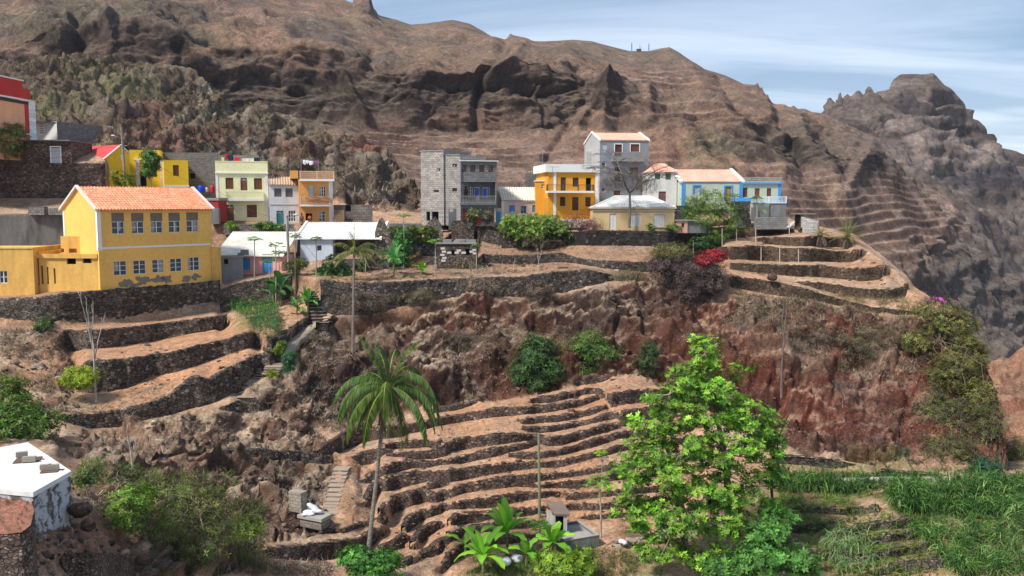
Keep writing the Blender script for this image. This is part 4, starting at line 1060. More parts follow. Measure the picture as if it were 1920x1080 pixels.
for (cx, cy, w_, h_) in ((237, 531, 13, 8), (268, 527, 13, 8), (296, 524, 14, 7), (312, 523, 10, 7), (350, 522, 10, 6), (366, 519, 9, 6), (250, 536, 8, 4)):
    uu, zz = F.uz(cx, cy); n = 34; vs = [F.W(uu, -.012, zz)]
    for k in range(n):
        a = k / n * 6.283; r = .95 + .38 * float(fbm(np.array([[math.cos(a) * 1.6 + cx, math.sin(a) * 1.6, cy * 1.]]), 3, 5)[0]) + rnd.uniform(-.06, .06); vs.append(F.W(uu + w_ * .052 * math.cos(a) * r, -.012, zz + h_ * .052 * math.sin(a) * r))
    mb = MB(); mb.add(vs, [(0, 1 + k, 1 + (k + 1) % n) for k in range(n)]); mb.build('bare_render_patch', plaster((.19, .165, .145), .4, (.30, .22, .12)), th)
# buttress on the right
mb = MB(); ub = F.uz(392, 500)[0]; fbox(mb, F, u1 - .2, u1 + .8, -.25, 1.2, z0 - .6, F.z(398, 464)); mb.build('buttress', YELD, th)

# ---- 1b annex and far left wing
F = Fr(67, 80.5, 181, 80.2)
th = thing('school_annex', 'weathered yellow annex with flat parapet roof and two small black vents left of the school', 'building', F.W(2, 1, F.z(100, 552)))
zt = F.z(120, 474)
hs = holes_px(F, [(124.5,484.5,142.5,495.5),(154.5,484,172,493.5),(76,498,82,533),(87,500,92,533),(100,503,105,532)])
F2 = F
shell(th, F, 0, F.L - .05, 4.5, F.z(100, 560), F.z(120, 479), hs, YELD)
mb = MB(); fbox(mb, F, -.15, F.L * .98, -.15, .02, F.z(120, 479) - .25, F.z(120, 476)); fbox(mb, F, -.15, .05, .02, 4.5, F.z(120, 479) - .2, F.z(120, 472)); mb.build('parapet', YELD, th)
ft = Fr(110, 82.5, 150, 82.5)
mb = MB(); panel(mb, ft, 0, ft.L, ft.z(120, 480), ft.z(120, 443), holes_px(ft, [(114, 466, 120, 473), (129, 466, 144, 474)]), reveal=.5)
fbox(mb, ft, 0, ft.L, .5, 2, ft.z(120, 480), ft.z(120, 442.9)); mb.add([ft.W(0, 0, ft.z(120, 480)), ft.W(0, 2, ft.z(120, 480)), ft.W(0, 2, ft.z(120, 443)), ft.W(0, 0, ft.z(120, 443))], [(0, 1, 2, 3)])
mb.add([ft.W(0, 0, ft.z(120, 443)), ft.W(ft.L, 0, ft.z(120, 443)), ft.W(ft.L, .5, ft.z(120, 443)), ft.W(0, .5, ft.z(120, 443))], [(0, 1, 2, 3)]); mb.build('stair_head', YELD, th)
F = Fr(-70, 79.5, 57, 79.8)
th = thing('school_wing', 'low stained yellow flat roofed wing at the far left edge on the stone wall', 'building', F.W(3, 1, F.z(20, 560)))
hs = holes_px(F, [(-2, 508, 14.5, 531, 'glass', dict(nx=2, nz=2))])
shell(th, F, 0, F.L, 6, F.z(20, 566), F.z(20, 466.5), hs, YELD); fill(th, F, hs)
mb = MB(); fbox(mb, F, -.05, F.L + .05, -.06, .2, F.z(20, 466.5), F.z(20, 464)); fbox(mb, F, F.L - .2, F.L + .05, .2, 6, F.z(20, 466.5), F.z(20, 464)); mb.build('parapet', YELD, th)
F = Fr(57, 80.6, 72, 80.6); mb = MB(); fbox(mb, F, 0, F.L, 0, .4, F.z(60, 560), F.z(60, 535)); fbox(mb, F, -.5, F.L + 2, -.1, .1, F.z(60, 566), F.z(60, 551)); tag(mb.build('garden_wall', YELD, base=F.W(0, 0, 20)), 'small stained yellow linking wall between the wing and the annex', 'wall')

# ---- 2 pink cottage and grey shed
F = Fr(398, 93, 532, 92.5); zb = F.z(450, 532); ze = F.z(450, 479.5)
th = thing('pink_cottage', 'pink cottage with white corrugated roof, blue shuttered window and blue door', 'house', F.W(4, 2, zb))
hs = holes_px(F, [(453,484,469,506,'door',dict(mat=BLUE)),(491.5,476,511.5,521,'door',dict(mat=BLUE,split=.14))])
shell(th, F, .5, F.L - .35, 6.2, zb - 1, ze, hs, M_((.76, .36, .32), .25, (.25, .16, .12)), roofslab=False); fill(th, F, hs)
zr = F.z(450, 434, 5.4)
mb = MB(); roof_slope(mb, F, 0, F.L - .1, -.25, ze, 5.4, zr, amp=.045, per=.22, rows=3, step=.0); mb.build('roof', T_WH, th)
mb = MB(); fbox(mb, F, .5, F.L - .36, -.04, -.003, zb - .9, F.z(450, 519)); mb.build('plinth', stone(scale=2.2, pale=.3), th)
F = Fr(409, 90.3, 452.5, 91.0); th = thing('grey_shed', 'small grey rendered shed with tiny square window in front of the pink cottage', 'shed', F.W(1, 1, F.z(430, 548)))
hs = holes_px(F, [(420, 486, 428, 495)]); shell(th, F, 0, F.L, 1.1, F.z(430, 550), F.z(430, 483), hs, plaster((.25, .25, .255), .5, (.09, .09, .09)))
mb = MB(); fbox(mb, F, -.15, F.L + .1, -.15, 1.2, F.z(430, 483), F.z(430, 479.5)); mb.build('roof', CONC, th)
mb = MB(); fbox(mb, F, F.L - .2, F.L + .6, .3, 1.2, F.z(430, 479), F.z(430, 469.5)); fbox(mb, F, F.L - .5, F.L - .2, .3, 1, F.z(430, 479), F.z(430, 475)); mb.build('block_stack', CONCD, th)

# ---- 3 pale yellow two storey house
F = Fr(405.5, 105, 503.5, 106.6); zb = F.z(450, 417.5); zt = F.z(450, 303.5); LY = M_((.80, .77, .46), .10, (.3, .28, .16))
th = thing('pale_yellow_house', 'pale yellow two storey house with brown shutters, long balcony and laundry on top', 'house', F.W(3, 2, zb))
bs = dict(mat=BROWN)
hs = holes_px(F, [(422.5,333,438,354.5,'shutter',dict(mat=BROWN,nx=2)),(450.5,333,464,357,'door',dict(mat=BROWN,split=.2)),(476,334,491.5,355.5,'shutter',dict(mat=BROWN,nx=2)),
 (423.5,383.5,439,417,'door',dict(mat=BROWN,split=.16)),(462.5,384,482,407.5,'shutter',dict(mat=BROWN,nx=3))])
shell(th, F, 0, F.L, 7, zb, zt, hs, LY); fill(th, F, hs)
mb = MB()
for a, b in ((0, .28), (F.L - .36, F.L)): fbox(mb, F, a + .005, b, -.05, -.003, zb, F.z(450, 325.5))
fbox(mb, F, -.06, F.L + .06, -.14, -.003, F.z(450, 325.5), F.z(450, 323.5)); mb.build('trim', TRIM, th)
mb = MB(); fbox(mb, F, -.02, F.L + .02, -.03, .15, zt, F.z(450, 302)); fbox(mb, F, -.02, .15, .15, 7, zt, F.z(450, 302)); fbox(mb, F, F.L - .13, F.L + .02, .15, 7, zt, F.z(450, 302)); mb.build('parapet', LY, th)
balustrade(th, F, (423.5, 359.5, 494, 373), -.85, 'lattice', simple((.68, .67, .42), .7, .06, name='cream_paint'), posts=3, slabh=.24)

# ---- 4 narrow white house
F = Fr(505, 104.6, 560, 105.5); zb = F.z(520, 424.5); ze = F.z(520, 346.5)
th = thing('narrow_white_house', 'narrow white two storey house with tan corrugated roof and teal door', 'house', F.W(2, 2, zb))
hs = holes_px(F, [(514,353,528,369,'shutter',dict(mat=simple((.16,.13,.13),.8,.25,name='weathered_wood'),nx=2)),(535,353,549,369.5,'shutter',dict(mat=simple((.16,.13,.13),.8,.25,name='weathered_wood'),nx=2)),
 (518,395,532.5,424,'door',dict(mat=TEAL,split=.16)),(540.5,395,554.5,415,'glass',dict(nx=3,nz=3))])
shell(th, F, 0, F.L, 6, zb, ze, hs, M_((.62, .62, .63), .3, (.25, .23, .2)), roofslab=False); fill(th, F, hs)
mb = MB(); roof_slope(mb, F, -.02, F.L + .1, -.22, ze - .02, 3, F.z(520, 332, 3), amp=.05, per=.3, rows=4, step=.04); mb.build('roof', T_TAN, th)
strip(th, F, (506, 384, 559, 382), -.05, .05, simple((.5, .48, .46), .9, name='ledge'), 'ledge')

# ---- 5 orange house with two lattice balconies
F = Fr(560.5, 104.4, 624, 105.4); zb = F.z(590, 418); zt = F.z(590, 337); OR = M_((.68, .33, .10), .16, (.3, .16, .08))
th = thing('orange_balcony_house', 'orange house with two lattice block balconies and dry palm leaves hung on the lower one', 'house', F.W(2, 2, zb))
hs = holes_px(F, [(578.5,349,589,369,'door',dict(mat=GREYW,split=.1)),(598,349.5,611,368,'glass',dict(nx=3,nz=3)),(573,400,585.5,418),(597.5,396,610,415,'glass',dict(nx=2,nz=3))])
shell(th, F, 0, F.L, 6, zb, zt, hs, OR); fill(th, F, hs)
mb = MB(); fbox(mb, F, F.L - .45, F.L + .02, -.06, -.003, zb, zt); mb.build('corner_trim', TRIM, th)
LT = simple((.70, .42, .24), .8, .08, name='orange_blocks')
balustrade(th, F, (562.5, 320.5, 626, 336.5), -.8, 'lattice', LT, posts=3, slabh=.2)
a = balustrade(th, F, (563, 368.5, 621, 384), -.8, 'lattice', LT, posts=2, slabh=.18)
mb = MB(); zz = F.z(590, 337)
fbox(mb, F, -.9, 0, .5, 4, zz + .15, F.z(590, 320, .5)); mb.build('side_tower', OR, th)
mb = MB()
for k in range(120):
    u_ = rnd.uniform(a[0] + .5, a[1] - .1); z_ = rnd.uniform(a[2] + .2, a[3] + .08); l = rnd.uniform(.3, .9); s_ = rnd.uniform(-.45, .1)
    q = F.W(u_, -.86 - rnd.uniform(0, .08), z_); q2 = F.W(u_ + l, -.9 - rnd.uniform(0, .1), z_ + s_ * l)
    mb.tube([q, q2], [.018, .006], 3)
mb.build('dry_fronds', simple((.26, .15, .09), .9, .4, name='dry_leaf'), th)

# ---- 6 low white house with big white roof
F = Fr(561, 96.5, 622.5, 96.5); ze = F.z(600, 448); zb = F.z(600, 502)
th = thing('low_white_house', 'low pale blue white house with broad white corrugated roof above the dark green vines', 'house', F.W(2, 2, zb))
hs = holes_px(F, [(594, 460, 603.5, 470.5, 'glass', dict(nx=1, nz=1, mat=GREYW))])
WB = M_((.52, .58, .66), .25, (.3, .3, .3))
shell(th, F, 0, F.L, 5.8, zb - 1.2, ze, hs, WB, roofslab=False); fill(th, F, hs)
FL = Fr(548, 101.5, 561.4, 96.7); mb = MB(); panel(mb, FL, 0, FL.L, zb - 1, FL.z(555, 447), []); mb.add([FL.W(0, 0, FL.z(550, 440)), FL.W(FL.L, 0, ze), FL.W(0, 0, F.z(600, 420, 5.4)), ], [(0, 1, 2)]); mb.build('side_wall', CONCD, th)
zr = F.z(600, 416.5, 5.4); ue = F.uz(712, 447)[0]
mb = MB(); roof_slope(mb, F, -.35, ue, -.3, ze + .02, 5.4, zr, amp=.045, per=.24, rows=3, step=0); rf = mb.build('roof', T_WH2, th)
for u_ in (-.6, ue):
    mb = MB(); mb.box8([F.W(u_, -.3, ze - .1), F.W(u_ + .25, -.3, ze - .1), F.W(u_ + .25, 5.5, zr - .1), F.W(u_, 5.5, zr - .1), F.W(u_, -.3, ze + .16), F.W(u_ + .25, -.3, ze + .16), F.W(u_ + .25, 5.5, zr + .16), F.W(u_, 5.5, zr + .16)])
    mb.build('verge', TRIM, rf)
mb = MB(); fbox(mb, F, F.L, ue - .2, 1.2, 5.6, zb - 1, ze - .05); mb.build('lean_to_wall', stone(pale=.3), th)

# ---- 7 red and salmon house at the left edge
F = Fr(-40, 92, 46.5, 99.5); F.o = F.o; th = thing('red_salmon_house', 'tall salmon and bright red house with white corner pier at the left edge', 'house', F.W(2, 2, F.z(20, 290)))
uR = F.uz(46.5, 200)[0]
shell(th, F, 0, uR, 6, F.z(20, 300), F.z(20, 187.5), [], M_((.80, .40, .22), .08))
u2 = F.uz(45.5, 200)[0]; u3 = F.L
REDW = M_((.50, .045, .035), .1, (.3, .03, .03))
mb = MB(); fbox(mb, F, u2, u3 + 1.55, -.02, 6, F.z(44, 300), F.z(44, 194)); mb.build('red_pier', REDW, th)
mb = MB(); fbox(mb, F, u3 + 1.5, u3 + 2.65, -.08, 5, F.z(60, 300), F.z(60, 189)); mb.build('white_pier', block(WHITE, F.u, (.5, .5, .5), 2.5, .45, .1), th)
mb = MB(); fbox(mb, F, -.1, F.uz(41, 180)[0], -.15, .3, F.z(20, 180), F.z(20, 148)); fbox(mb, F, F.uz(41, 180)[0], u3 + 1.8, -.12, .3, F.z(44, 187), F.z(44, 166)); fbox(mb, F, -.1, F.uz(0, 160)[0], .3, 2, F.z(0, 160), F.z(0, 125)); mb.build('parapet', REDW, th)
mb = MB(); fbox(mb, F, -.1, u3 + 2.3, -.2, -.003, F.z(20, 184.5), F.z(20, 181.5)); fbox(mb, F, -.1, F.uz(41, 150)[0] + .03, -.2, .35, F.z(20, 148), F.z(20, 145.5)); mb.build('band', TRIM, th)
mb = MB(); fbox(mb, F, -.1, F.uz(60, 180)[0], -.06, -.004, F.z(20, 191), F.z(20, 185)); mb.build('dark_strip', simple((.05, .045, .045), .9, .3, name='near_black'), th)  # near-black strip just below the white band
mb = MB(); fbox(mb, F, u2, u3 + 1.5, -.1, -.03, F.z(44, 252), F.z(44, 249)); mb.build('ledge', TRIM, th)

# ---- 8 white and block house beside it
F = Fr(72, 106, 212, 110); F1 = Fr(72, 106, 113.5, 104)
th = thing('block_wall_house', 'unfinished grey block house with white end wall and ventilation blocks above the red sheet roof', 'house', F.W(3, 2, F.z(100, 275)))
mb = MB(); panel(mb, F1, -.2, F1.L, F1.z(90, 275), F1.z(90, 228.5), []); 
mb.build('white_wall', M_((.58, .56, .53), .12), th)
mb = MB()
for i, (x, y, w_, h_, s_) in enumerate([(96,232.5,.5,2.6,.1),(97.5,231,1.6,.5,0),(98.6,232.5,.5,2.2,-.1),(100.3,231.8,1.4,.5,.3),(101.2,230.2,.5,2,.1),(103,231.3,1.6,.5,0),(104.4,229.6,.5,2,-.2),(106,231,1.5,.5,.3),(107.6,229.6,.5,2.4,.1),(109.4,231,1.4,.5,0),(111,230.2,.5,2,.2)]):
    u_, z_ = F1.uz(x, y); a_ = w_ * .062; b_ = h_ * .062; mb.box8([F1.W(u_, -.02, z_ - b_), F1.W(u_ + a_, -.02, z_ - b_), F1.W(u_ + a_, -.004, z_ - b_), F1.W(u_, -.004, z_ - b_), F1.W(u_ + s_ * .1, -.02, z_), F1.W(u_ + a_ + s_ * .1, -.02, z_), F1.W(u_ + a_ + s_ * .1, -.004, z_), F1.W(u_ + s_ * .1, -.004, z_)])
mb.build('scrawl', DARK, th)
FB = Fr(113.5, 104, 210, 111)
mb = MB(); panel(mb, FB, 0, FB.L, FB.z(200, 300), FB.z(120, 229.5), []); mb.add([FB.W(0, 0, FB.z(120, 229.5)), FB.W(FB.L, 0, FB.z(120, 229.5)), FB.W(FB.L, 6, FB.z(120, 229.5)), FB.W(-2, 6, FB.z(120, 229.5))], [(0, 1, 2, 3)])
mb.build('wall', block((.17, .155, .155), FB.u, (.09, .085, .085), .42, .22, .3), th)
for FF, px in ((F1, (74, 231, 83, 251)), (FB, (200, 237.5, 210.5, 256))):
    u0, zt_ = FF.uz(px[0], px[1]); u1_, zb_ = FF.uz(px[2], px[3]); mb = MB(); fbox(mb, FF, u0 - .1, u1_ + .1, -.04, -.003, zb_ - .1, zt_ + .1)
    for i in range(4):
        for j in range(5):
            a = u0 + (u1_ - u0) * (i + .2) / 4; c = zb_ + (zt_ - zb_) * (j + .2) / 5; fbox(mb, FF, a, a + (u1_ - u0) * .14, -.046, -.041, c, c + (zt_ - zb_) * .13, 1)
    mb.build('vent_block', [TRIM, DARK], th)

# ---- 9 stone house with grey door
F = Fr(50, 99, 138, 99); th = thing('small_stone_house', 'small rough stone house with grey door and slab roof on the high rubble wall', 'house', F.W(2, 2, F.z(90, 307)))
hs = holes_px(F, [(95, 277.5, 114.5, 306.5, 'door', dict(mat=GREYW))]); shell(th, F, 0, F.L, 5, F.z(90, 309), F.z(90, 265), hs, ST['r']); fill(th, F, hs)
mb = MB(); fbox(mb, F, -.3, F.L + .1, -.5, 5, F.z(90, 265) + .003, F.z(90, 262.5)); mb.build('roof', CONCD, th)
u0, z1_ = F.uz(93.5, 276); u1_, z0_ = F.uz(116, 306); mb = MB(); fbox(mb, F, u0, u0 + .12, -.05, .08, z0_, z1_); fbox(mb, F, u1_ - .12, u1_, -.05, .08, z0_, z1_); fbox(mb, F, u0, u1_, -.05, .08, z1_, z1_ + .12); mb.build('door_frame', TRIM, th)

# ---- 10 bright yellow house with red roof
BY = M_((.80, .52, .03), .08, (.4, .28, .06))
FG = Fr(194, 101, 246, 104)      # gable end facing right-front
th = thing('bright_yellow_house', 'bright yellow house with sloping red sheet roof behind the papaya tree', 'house', FG.W(2, 2, FG.z(220, 349)))
zb = FG.z(220, 352)
uR = FG.L; za = FG.z(222, 271.5); ua = FG.uz(225, 271)[0]; zl = FG.z(196, 300); zrr = FG.z(246, 288)
mb = MB(); n_ = FG
mb.add([n_.W(0, 0, zb), n_.W(uR, 0, zb), n_.W(uR, 0, zrr), n_.W(ua, 0, za), n_.W(0, 0, zl)], [(0, 1, 2, 3, 4)])
mb.build('gable_wall', BY, th)
# roof slope goes left away from gable
A = Vector(n_.W(0, -.15, zl)); B = Vector(n_.W(ua, -.15, za)); C_ = Pv(138.5, 303, 103); D_ = Pv(156, 275, 106)
mb = MB(); nn = 40
vs = []
for i in range(nn + 1):
    t = i / nn; h = .04 * (1 if i % 2 else 0)
    a = A.lerp(C_, t); b = B.lerp(D_, t); vs += [tuple(a + Vector((0, 0, h))), tuple(b + Vector((0, 0, h)))]
mb.add(vs, [(2 * i, 2 * i + 1, 2 * i + 3, 2 * i + 2) for i in range(nn)])
rf = mb.build('roof', T_RED, th)
mb = MB(); mb.tube([A, B], .09, 4); mb.tube([C_, D_], .09, 4); mb.tube([B, Vector(n_.W(uR, -.1, zrr))], .09, 4); mb.build('verge', TRIM, rf)
mb = MB(); mb.add([tuple(A - Vector((.2, -.4, .1))), tuple(C_ - Vector((-.1, -.4, .1))), tuple(C_ + Vector((.1, .4, -1.2))), tuple(A + Vector((-.2, .4, -1.2)))], [(0, 1, 2, 3)]); mb.build('side_wall', ST['r'], th)
uw, zw = FG.uz(226, 290); mb = MB(); fbox(mb, FG, uw, uw + .55, -.03, -.003, zw - .6, zw); mb.build('vent', TRIM, th)
F = Fr(246, 104.5, 304.5, 105.5); hs = holes_px(F, [(284, 316, 294.5, 330, 'shutter', dict(mat=BROWN, nx=2)), (262, 322, 275, 349)])
shell(th, F, 0, F.L, 5, F.z(280, 352), F.z(280, 281.5), hs, BY, name='middle_wall'); fill(th, F, hs)
mb = MB(); fbox(mb, F, .5, F.L - .2, -.3, -.003, F.z(280, 300), F.z(280, 298)); mb.build('ledge', TRIM, th)
mb = MB(); fbox(mb, F, F.L - .05, F.L + .5, -.4, .2, F.z(306, 352), F.z(306, 300)); mb.build('pier', block((.6, .58, .54), F.u, (.4, .38, .36), 2, .45, .1), th); mb = MB(); fbox(mb, F, .7, 1.1, -.4, -.05, F.z(264, 352), F.z(264, 300)); mb.build('pier', block((.6, .58, .54), F.u, (.4, .38, .36), 2, .45, .1), th)
F = Fr(309.5, 103.8, 355, 104.9); hs = holes_px(F, [(324, 309.5, 336, 330, 'shutter', dict(mat=BROWN, nx=2))]); shell(th, F, 0, F.L, 5, F.z(330, 352), F.z(330, 300.5), hs, BY, name='right_wall'); fill(th, F, hs)
mb = MB(); fbox(mb, F, -.05, F.L + .05, -.06, .1, F.z(330, 351), F.z(330, 347.5)); mb.build('plinth', TRIM, th)

# ---- walls behind
def solid(name, F, u0, u1, v0, v1, z0, z1, mat, label, cat='wall', group=None, holes=()):
    mb = MB()
    if holes:
        panel(mb, F, u0, u1, z0, z1, list(holes), v=v0, reveal=min(.4, v1 - v0)); mb.add([F.W(u0, v1, z0), F.W(u0, v0, z0), F.W(u0, v0, z1), F.W(u0, v1, z1)], [(0, 1, 2, 3)])
        mb.add([F.W(u1, v0, z0), F.W(u1, v1, z0), F.W(u1, v1, z1), F.W(u1, v0, z1)], [(0, 1, 2, 3)]); mb.add([F.W(u0, v0, z1), F.W(u1, v0, z1), F.W(u1, v1, z1), F.W(u0, v1, z1)], [(0, 1, 2, 3)])
        mb.add([F.W(u0, v1, z0), F.W(u1, v1, z0), F.W(u1, v1, z1), F.W(u0, v1, z1)], [(0, 1, 2, 3)], 1)
    else: fbox(mb, F, u0, u1, v0, v1, z0, z1)
    return tag(mb.build(name, [mat, DARK], base=F.W(u0, v0, z0)), label, cat, group)
F = Fr(300, 109, 410, 109)
solid('block_wall', F, 0, F.L, 0, .3, F.z(350, 375), F.z(350, 286), block((.15, .14, .135), F.u, (.09, .085, .08), .4, .2, .5), 'dark concrete block wall behind the bright yellow house with a square hole', holes=holes_px(F, [(355, 325, 366, 335)]))
F = Fr(405, 111, 487, 111)
solid('block_wall', F, 0, F.L, 0, .3, F.z(450, 330), F.z(450, 290.5), block((.17, .16, .15), F.u, (.1, .095, .09), .4, .2, .5), 'low block wall rising behind the roof of the pale yellow house')
F = Fr(382, 101.5, 411, 101.5)
th = thing('red_hut', 'dark red rendered hut with flat roof carrying two water barrels', 'hut', F.W(0, 0, F.z(390, 412)))
mb = MB(); fbox(mb, F, .2, F.L - .1, 0, 3, F.z(390, 416), F.z(390, 376)); mb.build('wall', M_((.36, .03, .035), .2), th)
mb = MB(); fbox(mb, F, -1.2, F.L, -.1, 3.2, F.z(390, 376) + .003, F.z(390, 371)); mb.build('roof', CONC, th)
F = Fr(395, 99, 411, 99); solid('block_pier', F, 0, F.L - .1, 0, .6, F.z(400, 420), F.z(400, 390), CONCD, 'grey block pier between the school and the red hut', 'pier')
F = Fr(418, 101.8, 549, 101.8)
solid('garden_wall', F, 0, F.L, 0, .4, F.z(450, 440), F.z(450, 420.5), stone(((.12, .11, .10), (.22, .20, .18), (.38, .35, .32)), 3.2, mortar=(.08, .075, .07), pale=.3, name='light_stone'), 'pale stone garden wall in front of the pale yellow house', 'garden wall')
F = Fr(625, 106, 697, 106); 
solid('ruined_block_wall', F, 0, F.L, 0, .4, F.z(650, 420), F.z(650, 384), block((.19, .16, .14), F.u, (.07, .06, .055), .55, .3, .7, (.03, .025, .02)), 'scorched ruined block wall with a dark window hole right of the orange balcony house', 'ruined wall', holes=holes_px(F, [(647, 381.5 + 3, 658, 396)]))
F = Fr(625, 105, 645, 105); solid('block_pillar', F, 0, F.L, 0, .5, F.z(650, 420), F.z(650, 394), block((.26, .17, .10), F.u, (.12, .09, .07), .5, .28, .4), 'ochre block stub wall touching the orange balcony house', 'wall')

for (a_, b_, y0, y1, lb) in ((52, 82, 388, 403, 'stack of grey concrete blocks on the ledge above the dark rendered wall'), (90, 117, 390, 403, 'smaller stack of grey concrete blocks on the ledge beside the school gable')):
    F = Fr(a_, 92.2, b_, 92.2); solid('block_stack', F, 0, F.L, 0, .8, F.z(60, y1), F.z(60, y0), block((.20, .185, .17), F.u, (.06, .055, .05), .45, .26, .4), lb, 'block stack')
# ---- 11 grey block house
BK = lambda F, c=(.23, .215, .20): block(c, F.u, (.13, .125, .12), .45, .24, .35)
FT = Fr(789.5, 103.5, 832, 102); th = thing('grey_block_house', 'tall unplastered grey block house with covered balcony and red doors below', 'house', FT.W(2, 2, FT.z(800, 417)))
zt = FT.z(800, 284); zb = FT.z(800, 422)
hs = holes_px(FT, [(818.5, 315, 825.5, 322.5, 'glass', dict(nx=1, nz=1)), (812, 355.5, 823, 362, 'glass', dict(nx=1, nz=1)), (799.5, 397, 806.5, 414), (809.5, 397, 822.5, 414)])
shell(th, FT, 0, FT.L, 6, zb, zt, hs, BK(FT, (.36, .32, .29)), name='tower_wall'); fill(th, FT, hs)
FM = Fr(832, 102.3, 863, 101.2); hs = holes_px(FM, [(848.5, 307, 857, 313, 'glass', dict(nx=2, nz=1, mat=BROWN2)), (848, 352.5, 857, 359, 'glass', dict(nx=2, nz=1, mat=BROWN2))])
shell(th, FM, 0, FM.L + .02, 5.8, zb, FM.z(850, 291), hs, BK(FM, (.31, .28, .26)), name='stair_wall'); fill(th, FM, hs)
mb = MB(); fbox(mb, FT, -.1, FT.L + .1, -.08, 6, zt + .003, zt + .12); fbox(mb, FM, 0, FM.L, -.06, 5.8, FM.z(850, 291) + .003, FM.z(850, 289.5)); mb.build('parapet_cap', CONC, th)
FR_ = Fr(863, 101.2, 931.5, 102.2)
up4 = holes_px(FR_, [(865.5,308.5,875,322.5,'glass',dict(mat=BROWN,nx=3,nz=3)),(881.5,309,891.5,322.5,'glass',dict(mat=BROWN,nx=3,nz=3)),(898.5,309.5,908.5,323,'glass',dict(mat=BROWN,nx=3,nz=3)),(915.5,310,925,323,'glass',dict(mat=BROWN,nx=3,nz=3))])
cav = holes_px(FR_, [(863.5, 341, 929, 385)])
mb = MB(); zt2 = FR_.z(890, 302.5); zm = FR_.z(890, 385)
panel(mb, FR_, 0, FR_.L, zm, zt2, up4 + cav, reveal=.2)
for s_ in (FR_.side(0, 6, True), FR_.side(FR_.L, 6, False)): panel(mb, s_, 0, 6, zm, zt2, [])
mb.add([FR_.W(0, 0, zt2), FR_.W(FR_.L, 0, zt2), FR_.W(FR_.L, 6, zt2), FR_.W(0, 6, zt2)], [(0, 1, 2, 3)])
mb.add([FR_.W(0, .9, cav[0][3]), FR_.W(FR_.L, .9, cav[0][3]), FR_.W(FR_.L, .9, zt2), FR_.W(0, .9, zt2)], [(0, 1, 2, 3)], 1)
mb.build('upper_wall', [BK(FR_, (.20, .195, .195)), DARK], th); fill(th, FR_, up4)
inn = holes_px(FR_, [(872,351,886,370,'glass',dict(nx=4,nz=3)),(890,351,899,374,'glass',dict(nx=2,nz=1)),(905,351.5,917.5,370,'glass',dict(nx=3,nz=1)),(863.8,351,866.5,373)], 1.3)
mb = MB(); panel(mb, FR_, 0, FR_.L, zm - .3, cav[0][3], inn, v=1.3, reveal=.15)
fbox(mb, FR_, 0, FR_.L, .2, 1.3, cav[0][3], cav[0][3] + .15); fbox(mb, FR_, 0, FR_.L, 0, 6, zm - .35, zm - .003); mb.build('balcony_recess', CONCD, th)
for h in inn[:3]: window(th, FR_, *h[:4], kind='glass', v=1.36, **h[5])
mb = MB()
for a, b in ((906.5, 913), (893, 898)):
    ua_, zz1 = FR_.uz(a, 353, 1.3); ub_, zz0 = FR_.uz(b, 369, 1.3); fbox(mb, FR_, ua_, ub_, 1.33, 1.345, zz0, zz1)
mb.build('curtain', simple((.06, .12, .62), .8, .3, name='blue_cloth'), th)
balustrade(th, FR_, (863.5, 367, 929, 379.5), -.25, 'balusters', CONC, posts=3, slabh=.3, slabmat=CONCD)
mb = MB(); fbox(mb, FR_, -.05, FR_.L + .15, -.25, 6.1, zt2 + .003, zt2 + .1); mb.build('roof_edge', TRIM, th)
lowh = holes_px(FR_, [(865, 394.5, 875, 412.5, 'shutter', dict(mat=REDP, nx=1)), (891.5, 399, 902, 422, 'door', dict(mat=REDP)), (843, 391, 851, 398)], .35)
mb = MB(); panel(mb, FR_, -1.3, FR_.L - .2, zb - .5, zm - .36, lowh, v=.35); panel(mb, FR_.side(FR_.L - .2, 5, False), .35, 5, zb - .5, zm - .36, []); mb.build('lower_wall', CONCD, th)
for h in lowh:
    if len(h) > 4: window(th, FR_, *h[:4], kind=h[4], v=.42, **h[5])
mb = MB(); mb.tube([FR_.W(.02, -.1, zm - .2), FR_.W(.02, -.1, zt2)], .05, 6); mb.build('drain_pipe', METAL, th)

# ---- 12 pink-white low house with pale roof
F = Fr(942, 104.5, 1019, 105); zb = F.z(970, 420); ze = F.z(970, 376)
th = thing('pale_pink_cottage', 'low weathered pink white cottage with cream tiled roof and bright blue shutters', 'house', F.W(3, 2, zb))
hs = holes_px(F, [(954.5,385,965,399,'shutter',dict(mat=BLUE,nx=2)),(976,386,987,400,'glass',dict(mat=BLUE,nx=2,nz=2)),(998,384.5,1008.5,398,'shutter',dict(mat=simple((.05,.26,.38),.6,.15,name='sea_blue_paint'),nx=2))])
PW = M_((.58, .50, .48), .45, (.22, .12, .11)); shell(th, F, 0, F.L, 6, zb, ze, hs, PW, roofslab=False); fill(th, F, hs)
zr = F.z(970, 351.5, 4.6)
mb = MB(); roof_slope(mb, F, -.1, F.L + .1, -.15, ze - .02, 4.6, zr, amp=.05, per=.3, rows=8, step=.05, vt=(0, 0)); mb.build('roof', tile_mat((.55, .52, .42), (.66, .64, .56), 'cream_tiles'), th)
FS = Fr(931.5, 108, 942, 104.5); mb = MB(); mb.add([FS.W(0, 0, zb), FS.W(FS.L, 0, zb), FS.W(FS.L, 0, ze), FS.W(0, 0, zr - .2)], [(0, 1, 2, 3)])
mb.build('gable_wall', PW, th); mb = MB(); fbox(mb, F, -.12, .18, -.1, -.003, zb, ze); mb.build('corner_trim', TRIM, th); mb = MB(); fbox(mb, F, F.L - .2, F.L + .1, -.08, -.003, zb, ze); mb.build('corner_trim', TRIM, th)
F = Fr(929, 103.2, 941, 103.2); solid('cottage_porch', F, 0, F.L, 0, 1.2, zb, F.z(935, 390), PW, 'small porch wall with tall blue door left of the pale pink cottage', 'porch')
